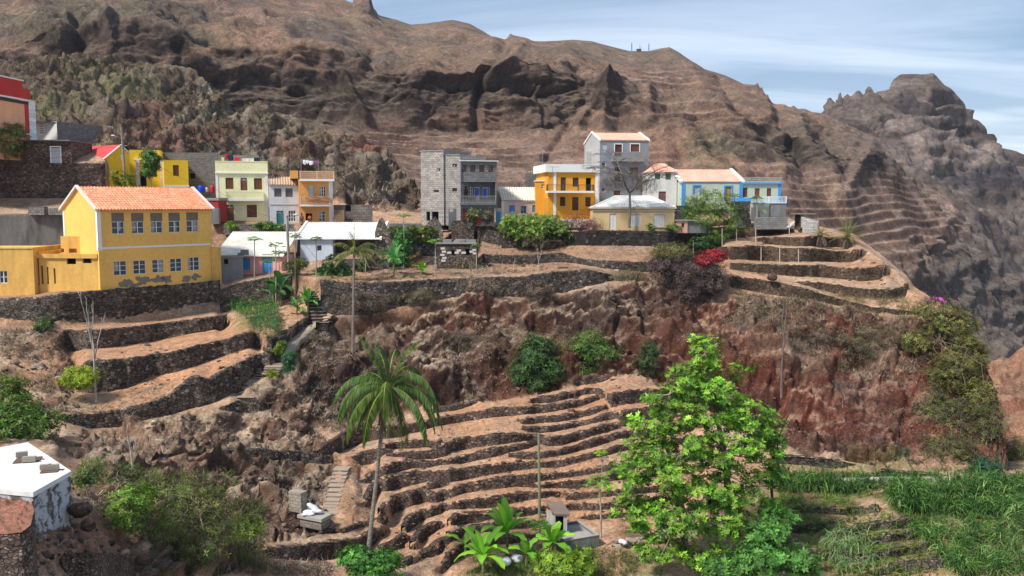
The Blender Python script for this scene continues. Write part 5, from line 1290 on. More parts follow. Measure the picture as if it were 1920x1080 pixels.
mb = MB(); u0, z1_ = F.uz(931, 397); u1_, z0_ = F.uz(939.5, 420); fbox(mb, F, u0, u1_, -.06, -.003, z0_, z1_)
for k in (.3, .6): fbox(mb, F, u0, u1_, -.075, -.06, z0_ + (z1_ - z0_) * k, z0_ + (z1_ - z0_) * k + .06)
tag(mb.build('blue_door', BLUE, base=F.W(u0, 0, z0_)), 'tall bright blue door in the little porch', 'door')

# ---- 13 orange house with white parapet
F = Fr(1027.5, 101.5, 1121, 102.5); zb = F.z(1070, 411); zt = F.z(1070, 323); OY = M_((.72, .33, .035), .1, (.4, .2, .05))
th = thing('amber_house', 'amber orange house with tall white parapet and dark railed balcony', 'house', F.W(3, 2, zb))
hs = holes_px(F, [(1051.5,332.5,1061,357.5,'door',dict(mat=BROWN2)),(1074,333,1085,350,'shutter',dict(mat=BROWN2,nx=2)),(1098.5,333.5,1108.5,358),
 (1050,369,1060,386.5,'shutter',dict(mat=BROWN2,nx=2)),(1073,369.5,1084.5,394.5,'door',dict(mat=BROWN2)),(1097.5,369.5,1107.5,387,'shutter',dict(mat=BROWN2,nx=2))])
shell(th, F, 0, F.L, 7, zb - 1, zt, hs, OY); fill(th, F, hs)
mb = MB(); fbox(mb, F, -.35, F.L + .1, -.25, .1, zt + .003, F.z(1070, 308)); fbox(mb, F, -.35, -.1, .1, 7, zt + .003, F.z(1070, 308)); fbox(mb, F, F.L - .15, F.L + .1, .1, 7, zt + .003, F.z(1070, 308)); fbox(mb, F, -.1, F.L - .15, .1, 7, zt + .003, zt + .1); mb.build('parapet', TRIM, th)
mb = MB(); ua = F.uz(1038, 340)[0]; fbox(mb, F, ua, ua + .3, -.08, -.003, zb, zt); mb.build('corner_trim', TRIM, th); mb = MB(); fbox(mb, F, F.L - .32, F.L, -.08, -.003, zb, zt); fbox(mb, F, -.02, F.L, -.05, -.003, zb - 1, zb); mb.build('corner_trim', TRIM, th)
balustrade(th, F, (1027, 346, 1113, 358), -1.0, 'bars', simple((.10, .07, .05), .6, .1, name='dark_rail'), posts=4, slabh=.22, rail_t=.04)
F = Fr(1004, 103.5, 1030, 103.5); th2 = thing('amber_side_wing', 'lower amber side wing with small window left of the amber house', 'house', F.W(1, 1, zb)); hs = holes_px(F, [(1015, 345, 1022, 354, 'glass', dict(nx=2, nz=2))])
shell(th2, F, 0, F.L, 4, F.z(1015, 420), F.z(1015, 340), hs, OY); fill(th2, F, hs)
mb = MB(); fbox(mb, F, -.1, F.L + .1, -.1, 4.1, F.z(1015, 340) + .003, F.z(1015, 338)); mb.build('roof_cap', TRIM, th2)
F = Fr(1020, 101.6, 1036, 101.6); hs = holes_px(F, [(1028, 380, 1035.5, 402, 'door', dict(mat=BROWN2))]); shell(th2, F, 0, F.L, 1.5, F.z(1030, 412), F.z(1030, 371), hs, OY, name='porch_wall'); fill(th2, F, hs)
F = Fr(985, 111, 1030, 111); solid('block_wall', F, 0, F.L, 0, .3, F.z(1000, 360), F.z(1000, 324), block((.16, .15, .145), F.u, (.09, .085, .08), .42, .22, .3), 'grey block wall on the slope behind the cream tiled cottage')

# ---- 14 grey tower house
F = Fr(1124, 111, 1215, 112); zb = F.z(1170, 425); ze = F.z(1170, 263); GT = plaster((.24, .255, .28), .45, (.13, .13, .14), name='grey_render_wall')
th = thing('grey_tower_house', 'tall grey rendered house with salmon roof and top floor balcony', 'house', F.W(3, 2, zb))
hs = holes_px(F, [(1128,269,1138,284,'shutter',dict(mat=GREYW,nx=1)),(1153,270.5,1166,284+9,'door',dict(mat=BROWN2)),(1182.5,270.5,1198.5,284,'shutter',dict(mat=BROWN,nx=3)),
 (1128,304,1135.5,317.5,'glass',dict(nx=1,nz=2)),(1152.5,314,1164,340),(1181,314,1196,326,'shutter',dict(mat=BROWN,nx=2)),(1128,352,1135,360,'glass',dict(nx=1,nz=1)),(1151,357,1163,366,'door',dict(mat=BROWN2))])
shell(th, F, 0, F.L, 8, zb, ze, hs, GT, roofslab=False); fill(th, F, hs)
zr = F.z(1170, 250, 4)
mb = MB(); roof_slope(mb, F, .1, F.L - .1, -.1, ze, 4, zr, amp=.04, per=.3, rows=7, step=.04); roof_slope(mb, F, .1, F.L - .1, 8.1, ze, 4, zr, amp=.04, per=.3, rows=7, step=.04); rf = mb.build('roof', T_SA, th)
for u_ in (-.12, F.L - .1): mb = MB(); verge(mb, F, u_, .22, 8, ze, zr + .08, 4, .1); mb.build('verge', TRIM, rf)
SLd = F.side(0, 8, True); mb = MB(); cg_ = plaster((.42, .42, .41), .3, (.25, .24, .22)); panel(mb, SLd, 0, 8, zb, ze, [], v=-.01); mb.add([SLd.W(0, -.01, ze), SLd.W(8, -.01, ze), SLd.W(4, -.01, zr)], [(0, 1, 2)]); mb.add([F.W(F.L + .01, 0, ze), F.W(F.L + .01, 8, ze), F.W(F.L + .01, 4, zr)], [(0, 1, 2)]); mb.build('side_wall', cg_, th)
balustrade(th, F, (1150, 285, 1207.5, 298.5), -.95, 'balusters', CONC, posts=3, slabh=.28, slabmat=CONC)
for px in ((1181, 268.5, 1200, 285), (1151.5, 269, 1167.5, 285)):
    ua_, z1_ = F.uz(px[0], px[1]); ub_, z0_ = F.uz(px[2], px[3]); mb = MB(); fbox(mb, F, ua_, ua_ + .1, -.03, -.003, z0_, z1_); fbox(mb, F, ub_ - .1, ub_, -.03, -.003, z0_, z1_); fbox(mb, F, ua_ + .1, ub_ - .1, -.03, -.003, z1_ - .1, z1_)
    mb.build('window_surround', TRIM, th)
F = Fr(1100, 115, 1124, 115); mb = MB(); fbox(mb, F, 0, F.L + .5, 0, 3, zb, F.z(1110, 284)); mb.build('rear_block', cg_, th)

# ---- 15 cream hipped roof house
F = Fr(1112, 98.5, 1265, 98.5); zb = F.z(1180, 433); ze = F.z(1180, 391)
CR = M_((.60, .43, .22), .5, (.35, .27, .2)); th = thing('cream_hipped_house', 'faded cream bungalow with white hipped roof and white louvred shutters', 'house', F.W(4, 2, zb))
WS = simple((.62, .60, .56), .8, .1, name='white_shutter')
hs = holes_px(F, [(1143,401,1155,430,'shutter',dict(mat=WS,nx=2)),(1181,402,1201.5,424,'shutter',dict(mat=WS,nx=4)),(1225.5,402,1246,424,'shutter',dict(mat=WS,nx=4))])
shell(th, F, 0, F.L, 8, zb - .3, ze, hs, CR); fill(th, F, hs)
mb = MB(); fbox(mb, F, -.2, F.L + .2, -.25, 8.2, ze + .003, F.z(1180, 388.5)); fbox(mb, F, -.08, F.L + .08, -.1, -.003, F.z(1180, 396), F.z(1180, 394)); mb.build('cornice', simple((.55, .47, .36), .9, .15, name='cornice_paint'), th)
zr = F.z(1180, 369, 4); z5 = F.z(1180, 388.5) + .01; uL = F.uz(1152, 369, 4)[0]; uR = F.uz(1218, 369, 4)[0]
mb = MB(); roof_slope(mb, F, -.1, F.L + .1 - 0, -.15, z5, 4, zr, amp=.04, per=.3, rows=8, step=.03, vt=(uL + .1, F.L + .1 - uR))
for (a, b, c, d) in (((-.1, -.15), (uL, 4), (-.1, 8.15), 0), ((F.L + .1, -.15), (uR, 4), (F.L + .1, 8.15), 0)):
    mb.add([F.W(a[0], a[1], z5), F.W(b[0], b[1], zr), F.W(c[0], c[1], z5)], [(0, 1, 2)])
mb.add([F.W(-.1, 8.15, z5), F.W(F.L + .1, 8.15, z5), F.W(uR, 4, zr), F.W(uL, 4, zr)], [(0, 1, 2, 3)])
rf = mb.build('roof', T_WH2, th)
mb = MB(); mb.tube([F.W(-.1, -.15, z5 + .05), F.W(uL, 4, zr + .05), F.W(uR, 4, zr + .05), F.W(F.L + .1, -.15, z5 + .05)], .09, 5); mb.build('ridge', TRIM, rf)
mb = MB(); ua_, z1_ = F.uz(1223.5, 425); ub_ = F.uz(1247, 425)[0]; fbox(mb, F, ua_, ub_, -.12, -.003, z1_ - .08, z1_); mb.build('sill', TRIM, th)

# ---- 16 white tall house
F = Fr(1216, 106, 1268.5, 106); zb = F.z(1240, 395); ze = F.z(1240, 323); th = thing('tall_white_house', 'tall plain white house with salmon pyramid roof and green shutters', 'house', F.W(2, 2, zb))
GRN = simple((.045, .11, .07), .7, .2, name='green_paint')
hs = holes_px(F, [(1228,325,1238,336.5,'shutter',dict(mat=GRN,nx=2)),(1248,325,1258,337,'shutter',dict(mat=GRN,nx=2)),(1235,359,1248.5,381,'door',dict(mat=simple((.14,.06,.07),.8,.2,name='maroon_wood')))])
shell(th, F, 0, F.L, 5, zb - 1.5, ze, hs, M_((.62, .60, .57), .3, (.3, .27, .24))); fill(th, F, hs)
uL = F.uz(1229, 307, 2.5)[0]; uR = F.uz(1246, 307, 2.5)[0]; zr = F.z(1240, 307, 2.5); z5 = ze + .02
mb = MB(); roof_slope(mb, F, -.15, F.L + .1, -.2, z5, 2.5, zr, amp=.035, per=.25, rows=6, step=.04, vt=(uL + .15, F.L + .1 - uR))
for a, b in ((-.15, uL), (F.L + .1, uR)): mb.add([F.W(a, -.2, z5), F.W(b, 2.5, zr), F.W(a, 5.2, z5)], [(0, 1, 2)])
mb.add([F.W(-.15, 5.2, z5), F.W(F.L + .1, 5.2, z5), F.W(uR, 2.5, zr), F.W(uL, 2.5, zr)], [(0, 1, 2, 3)]); mb.build('roof', T_SA, th)

# ---- 17 blue trimmed house and wing
F = Fr(1278, 104, 1391, 104.5); zb = F.z(1330, 386); ze = F.z(1330, 340.5); SG = M_((.46, .52, .42), .12, (.3, .32, .26))
th = thing('blue_trimmed_house', 'pale green house with bright blue corner bands and salmon roof', 'house', F.W(3, 2, zb))
hs = holes_px(F, [(1301, 349, 1311.5, 364, 'shutter', dict(mat=GREYW, nx=2)), (1360, 350, 1371, 377, 'door', dict(mat=simple((.34, .20, .06), .7, .25, name='ochre_wood')))])
shell(th, F, 0, F.L, 7.4, zb - .4, ze, hs, SG, roofslab=False); fill(th, F, hs)
zr = F.z(1330, 318, 4.4); ulr = F.uz(1275, 318, 4.4)[0]
mb = MB(); roof_slope(mb, F, .1, F.L - .1, -.1, ze, 4.4, zr, amp=.03, per=.25, rows=9, step=.02); rf = mb.build('roof', T_SA, th)
for u_ in (-.3, F.L - .1):
    mb = MB(); mb.box8([F.W(u_, -.1, ze - .1), F.W(u_ + .4, -.1, ze - .1), F.W(u_ + .4, 4.6, zr - .1), F.W(u_, 4.6, zr - .1), F.W(u_, -.1, ze + .15), F.W(u_ + .4, -.1, ze + .15), F.W(u_ + .4, 4.6, zr + .15), F.W(u_, 4.6, zr + .15)])
    mb.build('verge', TRIM, rf)
mb = MB(); fbox(mb, F, -.04, .36, -.06, -.003, zb, ze); fbox(mb, F, F.L - .35, F.L + .05, -.06, -.003, zb, ze); fbox(mb, F, .36, F.L - .35, -.05, -.003, ze - .14, ze)
for h in hs:
    fbox(mb, F, h[0] - .16, h[0], -.045, -.004, h[2], h[3] + .16); fbox(mb, F, h[1], h[1] + .16, -.045, -.004, h[2], h[3] + .16); fbox(mb, F, h[0], h[1], -.045, -.004, h[3], h[3] + .16)
mb.build('blue_trim', BLUE, th)
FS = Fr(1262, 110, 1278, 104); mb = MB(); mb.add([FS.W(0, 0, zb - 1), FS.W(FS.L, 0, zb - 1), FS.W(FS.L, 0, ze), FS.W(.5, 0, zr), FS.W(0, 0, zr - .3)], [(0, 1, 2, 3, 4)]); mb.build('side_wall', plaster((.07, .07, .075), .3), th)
F = Fr(1392, 104.6, 1463, 105); zb2 = F.z(1420, 377); zt = F.z(1420, 342)
th = thing('blue_trimmed_wing', 'flat roofed wing with row of ornamental blocks, three brown shutters and blue trim', 'house', F.W(3, 2, zb2))
hs = holes_px(F, [(1393,352,1401.5,369.5,'shutter',dict(mat=BROWN,nx=2)),(1415.5,353,1424.5,368,'door',dict(mat=BROWN)),(1438,353,1446,368,'shutter',dict(mat=BROWN,nx=2))])
shell(th, F, 0, F.L, 6, zb2 - .6, zt, hs, SG); fill(th, F, hs)
mb = MB(); fbox(mb, F, -.05, F.L + .2, -.2, -.003, zt - .2, zt - .0); fbox(mb, F, F.L - .3, F.L + .05, -.05, -.003, zb2, zt - .2); mb.build('blue_trim', BLUE, th)
mb = MB(); n = 22
for i in range(n):
    a = F.L * i / n
    for j in range(2): fbox(mb, F, a + (.1 if j else 0), a + F.L / n * .62 + (.1 if j else 0), -.05, .1, zt + .02 + j * .24, zt + .2 + j * .24)
fbox(mb, F, -.05, F.L + .2, -.1, .2, zt + .48, zt + .56); fbox(mb, F, -.05, F.L + .2, -.06, .15, zt + .003, zt + .02); mb.build('block_parapet', simple((.45, .42, .36), .9, .2, name='cream_blocks'), th)
F3 = Fr(1408, 102, 1474, 102)
balustrade(th, F3, (1410, 368.5, 1474, 380.5), -.02, 'balusters', simple((.62, .68, .74), .6, .05, name='pale_blue_paint'), posts=3, slabh=.1, slabmat=BLUE, sides=False)
F4 = Fr(1374, 103, 1410, 102.5); strip(th, F4, (1375, 371, 1410, 377), -.02, .2, BLUE, 'low_blue_wall')
solid('terrace_base', F3, 2.3, F3.L, 0, 2.6, F3.z(1440, 428), F3.z(1440, 381.8), plaster((.19, .19, .19), .6, (.07, .07, .07)), 'grey stained concrete base carrying the blue and white balustrade', 'retaining wall')
solid('stair_wall', F3, .1, 2.25, .3, 2.6, F3.z(1440, 412), F3.z(1440, 381.5), M_((.50, .50, .33), .2), 'pale green wall panel behind the small outside stairs', 'wall')
F5 = Fr(1372, 103, 1409, 102.6); solid('retaining_wall', F5, 0, F5.L, 0, 2, F5.z(1390, 430), F5.z(1390, 377.5), stone(((.05, .048, .046), (.12, .115, .11), (.22, .21, .20)), 2.6, pale=.2, name='grey_stone'), 'dark grey stone base left of the pale green wall panel', 'retaining wall')
F6 = Fr(1420, 100.5, 1478, 100.5); solid('retaining_wall', F6, 0, F6.L, 0, 1.2, F6.z(1450, 430), F6.z(1450, 408), block((.22, .21, .20), F6.u, (.12, .115, .11), .4, .22, .4), 'low mortared block base below the concrete balcony base', 'retaining wall')
F7 = Fr(1262, 103.5, 1300, 103.5); solid('retaining_wall', F7, 0, F7.L, 0, 3, F7.z(1290, 435), F7.z(1290, 385.5), stone(((.05, .048, .046), (.12, .115, .11), (.22, .21, .20)), 2.6, pale=.2, name='grey_stone'), 'dark stone base under the left corner of the blue trimmed house', 'retaining wall')
th = thing('outside_stairs', 'small grey outside stairs climbing left beside the pale green wall panel', 'stairs', F3.W(.1, 0, F3.z(1420, 412)))
mb = MB()
for i in range(7): fbox(mb, F3, .15 + i * .3, 2.3, -.02 - (0) - .3, .25, F3.z(1430, 412) - .2, F3.z(1430, 412) + (6 - i) * 0 + .0 + .2 * (7 - i) if False else F3.z(1430, 412) + .02)
for i in range(7): fbox(mb, F3, .1, .1 + .3 * (i + 1), -.32, .28, F3.z(1430, 412) + .02 + .2 * (6 - i), F3.z(1430, 412) + .018 + .2 * (7 - i))
mb.build('steps', CONCD, th)

# ---- 18 small salmon shed, white block hut, sheet
F = Fr(1270, 98, 1290, 98); th = thing('salmon_shed', 'tiny salmon shed with one dark window at the end of the black stone wall', 'shed', F.W(.5, .5, F.z(1280, 436)))
hs = holes_px(F, [(1278, 418, 1283, 426, 'glass', dict(nx=1, nz=1, mat=BROWN2))]); shell(th, F, 0, F.L, 2, F.z(1280, 437), F.z(1280, 414.5), hs, M_((.60, .33, .25), .2)); fill(th, F, hs)
mb = MB(); fbox(mb, F, -.15, F.L + 2.2, -.15, 2.2, F.z(1280, 414.5) + .003, F.z(1280, 412)); mb.build('roof', CONC, th)
mb = MB(); fbox(mb, F, F.L + .003, F.L + 2.1, .1, 2, F.z(1280, 437), F.z(1280, 414.5)); mb.build('side_room', CONCD, th)
F = Fr(1508, 100.5, 1536, 100.5); th = thing('white_block_hut', 'low white painted block hut at the end of the top terrace', 'hut', F.W(1, .5, F.z(1520, 437)))
mb = MB(); a = F.z(1520, 439); mb.box8([F.W(0, 0, a), F.W(F.L, 0, a), F.W(F.L, 2.5, a), F.W(0, 2.5, a), F.W(0, 0, F.z(1510, 407)), F.W(F.L, 0, F.z(1535, 414)), F.W(F.L, 2.5, F.z(1535, 414)), F.W(0, 2.5, F.z(1510, 407))]); mb.build('wall', block((.52, .50, .47), F.u, (.25, .23, .21), .36, .2, .3), th)
F = Fr(1487, 101.3, 1508, 101.3); mb = MB(); fbox(mb, F, .95, F.L, 0, 2.2, F.z(1500, 438), F.z(1500, 402)); mb.build('rear_wall', stone(((.1, .09, .08), (.2, .18, .15), (.3, .28, .25)), 3), th)
mb = MB(); fbox(mb, F, 0, F.L + 1.4, -.1, 2, F.z(1495, 402), F.z(1495, 400)); mb.build('roof', simple((.2, .17, .13), .9, .3, name='old_board'), th)
mb = MB(); c0 = Vector(F.W(.9, -.5, F.z(1502, 431))); n = 14
for (r0, r1, y0) in ((.27, .2, 0),):
    vs = []; 
    for k in range(n):
        a = k / n * 6.283
        for r_, y_ in ((r0, 0), (r1, 0), (r1, .5), (r0, .5)): vs.append(tuple(c0 + Vector((r_ * math.cos(a), y_, r_ * math.sin(a)))))
    mb.add(vs, [(4 * k + j, 4 * ((k + 1) % n) + j, 4 * ((k + 1) % n) + (j + 1) % 4, 4 * k + (j + 1) % 4) for k in range(n) for j in range(4)])
tag(mb.build('barrel_ring', simple((.12, .06, .04), .8, .3, name='rusty_metal'), base=c0), 'open rusty drum lying on its side beside the white block hut', 'drum')
mb = MB(); q = [Pv(1474, 427, 99.8), Pv(1481, 427, 99.8), Pv(1491, 416, 100.3), Pv(1484, 416, 100.3)]
mb.box8([tuple(v) for v in q] + [tuple(v + Vector((0, -.03, .04))) for v in q]); tag(mb.build('metal_sheet', simple((.42, .42, .42), .6, .15, name='zinc'), base=q[0]), 'tilted grey metal sheet leaning left of the rusty drum', 'sheet')

# ---- 19 ruins in the middle
RS = stone(((.075, .062, .052), (.17, .14, .115), (.36, .32, .27)), 2.7, mortar=(.05, .043, .036), pale=.22, name='ruin_stone')
def ruin(name, label, pts, d, thick, mat, holes=(), seed=1, dr=None):
    """wall whose broken top follows (x, row) points; bottom row last value"""
    F = Fr(pts[0][0], d, pts[-1][0], dr or d); mb = MB(); rr = random.Random(seed)
    xs = np.arange(0, F.L + .01, max(.25, F.L / 60)); us = [F.uz(p_[0], p_[1]) for p_ in pts]
    zb_ = min(F.uz(p_[0], p_[2])[1] for p_ in pts)
    hs = holes_px(F, list(holes)); cuts = sorted(set(list(np.round(xs, 3)) + [round(F.L, 3)] + [h[0] for h in hs] + [h[1] for h in hs]))
    tops = [float(np.interp(u, [a[0] for a in us], [a[1] for a in us])) + rr.uniform(-.10, .06) for u in cuts]
    for i in range(len(cuts) - 1):
        a, b = cuts[i], cuts[i + 1]; c = (a + b) / 2; t = min(tops[i], tops[i + 1]); segs = [(zb_ - .4, None)]
        hh = [h for h in hs if h[0] < c < h[1]]
        lo_ = zb_ - .4
        if hh:
            h = hh[0]
            if h[2] > lo_: fbox(mb, F, a, b, 0, thick, lo_, h[2])
            lo_ = h[3]
        if lo_ < t: mb.box8([F.W(a, 0, lo_), F.W(b, 0, lo_), F.W(b, thick, lo_), F.W(a, thick, lo_), F.W(a, 0, tops[i]), F.W(b, 0, tops[i + 1]), F.W(b, thick, tops[i + 1]), F.W(a, thick, tops[i])])
    if hs:
        mb2 = MB()
    return tag(mb.build(name, mat, base=F.W(F.L / 2, 0, zb_)), label, 'ruined wall', 'ruined stone walls in the village centre')
ruin('ruined_wall', 'ruined pale stone wall with creeper hanging over its top', [(728,437,500),(760,432,500),(790,428,500),(822,430,500)], 95, .5, RS, [(790,437,797,452)])
ruin('ruined_wall', 'pointed gable shaped ruin left of the grey block house', [(798,422,445),(808,412,445),(816,405,445),(824,417,445),(830,430,445)], 97.5, .5, RS)
ruin('ruined_wall', 'jagged ruined gable beside the white verge of the low house roof', [(702,436,480),(712,409,480),(717,407,480),(724,425,480),(732,436,480)], 96.6, .5, RS)
ruin('ruined_wall', 'dark broken wall with doorway right of the stepped slab roof', [(846,418,470),(851,413,470),(868,414,470),(874,422,470),(890,423,470),(915,424,470),(940,424,470),(975,432,482)], float(GD(900, 455)) - .35, .5, stone(((.06, .046, .04), (.14, .105, .085), (.25, .2, .17)), 3.0, pale=.12, name='dark_ruin'), [(888.5, 433, 900, 458)], 3)
ruin('ruined_wall', 'dark wall with a black doorway under the bright green bush', [(940,437,484),(975,436,484),(1010,437,484),(1046,438,484)], float(GD(990, 460)) - .35, .5, stone(((.045, .036, .033), (.10, .08, .07), (.2, .16, .14)), 3.0, pale=.1, name='dark_ruin2'), [(975, 442, 989, 463)], 4)
F = Fr(818, 91.9, 893, 91.9); th = thing('ruined_house', 'low roofless stone house with two square windows and pale quoins', 'ruin', F.W(2, 2, F.z(850, 510)))
hs = holes_px(F, [(845, 469, 853, 478), (872, 467, 880.5, 478)]); zt = F.z(850, 457.5)
sm = [(x, 460, x + 2, 463) for x in (836, 845, 852, 858, 872, 880)]
hs2 = holes_px(F, sm); mb = MB(); panel(mb, F, 0, F.L, F.z(850, 516), zt, hs + hs2, reveal=.4)
SLr = F.side(F.L, 4, False); panel(mb, SLr, 0, 4, F.z(850, 516), zt - .3, []); mb.add([F.W(0, .5, F.z(850, 512)), F.W(F.L, .5, F.z(850, 512)), F.W(F.L, .5, zt), F.W(0, .5, zt)], [(0, 1, 2, 3)], 1)
mb.build('wall', [stone(((.07, .055, .048), (.13, .10, .085), (.22, .18, .15)), 3.0, pale=.15, name='ruin_brown'), DARK], th)
mb = MB(); fbox(mb, F, -.1, F.L, -.12, .6, zt + .003, zt + .14)
for k in range(6): u_ = rnd.uniform(.2, F.L - 1); fbox(mb, F, u_, u_ + rnd.uniform(.5, 1.3), rnd.uniform(.7, 1.5), 2.4, zt + rnd.uniform(-.1, .2), zt + rnd.uniform(.22, .4))
mb.build('roof_slab', CONC, th)
mb = MB()
for (x, y) in [(830,466),(832,472),(829,478),(833,484),(842,474),(856,474),(869,474),(884,472),(889,469),(831,489),(860,470),(890,475)]:
    u_, z_ = F.uz(x, y); fbox(mb, F, u_ - .2, u_ + .24, -.03, .1, z_ - .1, z_ + .12)
mb.build('quoin', simple((.50, .47, .42), .9, .15, name='pale_stone'), th)

# ---- 20 lower hut with tank, bench, near roof
F = Fr(1028, 56.5, 1068, 56.0); dd = 56.3
zb = F.z(1048, 1008)
th = thing('pump_hut', 'tiny whitewashed concrete hut with dark doorway and brown slab roof', 'hut', F.W(.6, .5, zb))
FD = Fr(1039.5, 55.2, 1067, 55.2); FLt = Fr(1027, 56.6, 1039.5, 55.2)
zt = FD.z(1050, 966); HW = plaster((.50, .48, .45), .7, (.13, .12, .11))
hs = holes_px(FD, [(1041.5, 968, 1056.5, 1003)]); mb = MB(); panel(mb, FD, 0, FD.L, FD.z(1050, 1012), zt, hs, reveal=.12); panel(mb, FLt, 0, FLt.L, FD.z(1050, 1012), zt, [])
panel(mb, FD.side(FD.L, 1.2, False), 0, 1.2, FD.z(1050, 1012), zt, []); mb.add([FD.W(0, .7, FD.z(1050, 1010)), FD.W(FD.L, .7, FD.z(1050, 1010)), FD.W(FD.L, .7, zt), FD.W(0, .7, zt)], [(0, 1, 2, 3)], 1)
mb.build('wall', [HW, DARK], th)
q = [Pv(1039, 966.5, 55.1), Pv(1068.5, 962, 55.1), Pv(1055, 952.0, 57.6), Pv(1026, 957.0, 57.2)]
for k in q: k.z = zt + .02
mb = MB(); mb.box8([tuple(v) for v in q] + [tuple(v + Vector((0, 0, .1))) for v in q]); mb.build('roof', plaster((.20, .15, .125), .4, (.1, .08, .07)), th)
F = Fr(1062, 53.6, 1130, 54.6); zt = F.z(1129, 1003); zb = F.z(1129, 1045)
th = thing('water_tank', 'open concrete water tank with dark mossy outer wall beside the little hut', 'water tank', F.W(1, 1, zb))
TW = plaster((.13, .135, .14), .75, (.42, .42, .40)); TW2 = plaster((.34, .31, .28), .5, (.2, .17, .15)); t_ = .13; Lk = 2.9
mb = MB(); fbox(mb, F, 0, F.L, 0, t_, zb, zt); fbox(mb, F, F.L - t_, F.L, t_, Lk, zb, zt); fbox(mb, F, 0, t_, t_, Lk, zb, zt); fbox(mb, F, t_, F.L - t_, Lk - t_, Lk, zb, zt); mb.build('wall', TW, th)
mb = MB(); fbox(mb, F, -.02, F.L + .02, -.02, t_ + .02, zt + .002, zt + .05); fbox(mb, F, F.L - t_ - .02, F.L + .02, t_ + .02, Lk, zt + .002, zt + .05); mb.build('rim', simple((.30, .28, .26), .9, .2, name='tank_rim'), th)
mb = MB(); fbox(mb, F, t_, F.L - t_, t_, Lk - t_, zb, zt - .16); mb.build('lid', TW2, th)
# bench with sacks
_d = float(GD(568, 974)) - 1.3; F = Fr(545, _d + .4, 592, _d - .4); zt = F.z(568, 966); d_ = .8
th = thing('concrete_bench', 'grey concrete block plinth with short upright pillar beside the lower steps', 'plinth', F.W(.8, .4, zt - .5))
mb = MB(); fbox(mb, F, 0, F.L, -.1, .95, zt - .2, zt); mb.build('slab', plaster((.36, .34, .30), .4), th)
mb = MB(); fbox(mb, F, .15, F.L - .1, 0, .85, zt - .75, zt - .2); mb.build('base', block((.22, .19, .16), F.u, (.12, .1, .09), .4, .2, .4), th)
mb = MB(); u0 = F.uz(543, 960, .3)[0]; u1_ = F.uz(566, 960, .3)[0]; fbox(mb, F, u0, u1_, .25, .85, zt, F.z(555, 923, .3)); mb.build('pillar', block((.30, .26, .21), F.u, (.16, .14, .12), .4, .2, .4), th)
def sack(c, l, r, rot, tilt, label, mat, group, seed=0):
    mb = MB(); n, m_ = 14, 12; vs = []; rr = random.Random(seed)
    for i in range(n + 1):
        t = -1 + 2 * i / n; w_ = (1 - abs(t) ** 3.2) ** .5 if abs(t) < 1 else 0; w_ = max(w_, .22 if i in (0, n) else w_)
        for k in range(m_):
            a = 6.283 * k / m_; jx = 1 + .10 * math.sin(3 * a + 5 * t + seed) + rr.uniform(-.05, .05)
            vs.append(Vector((t * l / 2, math.cos(a) * r * w_ * jx, math.sin(a) * r * .62 * w_ * jx)))
    e = Vector((1, 0, 0)); from mathutils import Euler
    R_ = Euler((0, tilt, rot)).to_matrix()
    mb.add([tuple(R_ @ v + Vector(c)) for v in vs], [(i * m_ + k, i * m_ + (k + 1) % m_, (i + 1) * m_ + (k + 1) % m_, (i + 1) * m_ + k) for i in range(n) for k in range(m_)] + [tuple(range(m_))[::-1], tuple(n * m_ + k for k in range(m_))])
    return tag(mb.build('sack', mat, base=c, smooth=True), label, 'sack', group)
SK = simple((.56, .56, .60), .6, .12, 5, name='white_sack'); g_ = 'white sacks on the plinth'
c = Vector(F.W(F.uz(574, 955)[0], .35, zt + .13)); sack(c, .85, .22, .25, .05, 'white sack lying at the front of the plinth', SK, g_, 1)
c = Vector(F.W(F.uz(576, 962)[0], .1, zt + .08)); sack(c, .8, .17, .2, 0, 'flattest white sack at the very edge of the plinth', SK, g_, 2)
c = Vector(F.W(F.uz(575, 945)[0], .6, zt + .38)); sack(c, .85, .22, -.2, .45, 'white sack leaning against the pillar behind the others', SK, g_, 3)
c = Vector(F.W(F.uz(585, 955)[0], .5, zt + .22)); sack(c, .7, .2, .1, .2, 'white sack tucked at the right end of the pile', SK, g_, 4)
g_ = 'sacks lying in the greenery at the bottom'
for (x, y, l, r, ro, lb, cc) in [(944,1052,1.0,.42,.2,'rounded pale plastic sack left of the other by the banana plants',SK),(970,1047,.8,.35,-.4,'pale plastic sack right of its twin below the banana plants',SK),
   (1153,1013,.5,.2,.1,'small dusty brown sack left of the white bag under the tree',simple((.28,.2,.17),.8,.2,name='brown_sack')),(1168,1016,.62,.22,-.7,'slanting white bag between two brown sacks under the tree',SK),(1184,1013,.8,.24,-.2,'long dusty brown sack right of the white bag under the tree',simple((.28,.2,.17),.8,.2,name='brown_sack')),(1234,1007,.75,.3,-.4,'grey white bag hanging low near the tree trunk',SK)]:
    d = float(GD(x, y + 6)) - .5; sack(Pv(x, y, d), l, r, ro, .15, lb, cc, g_, int(x))
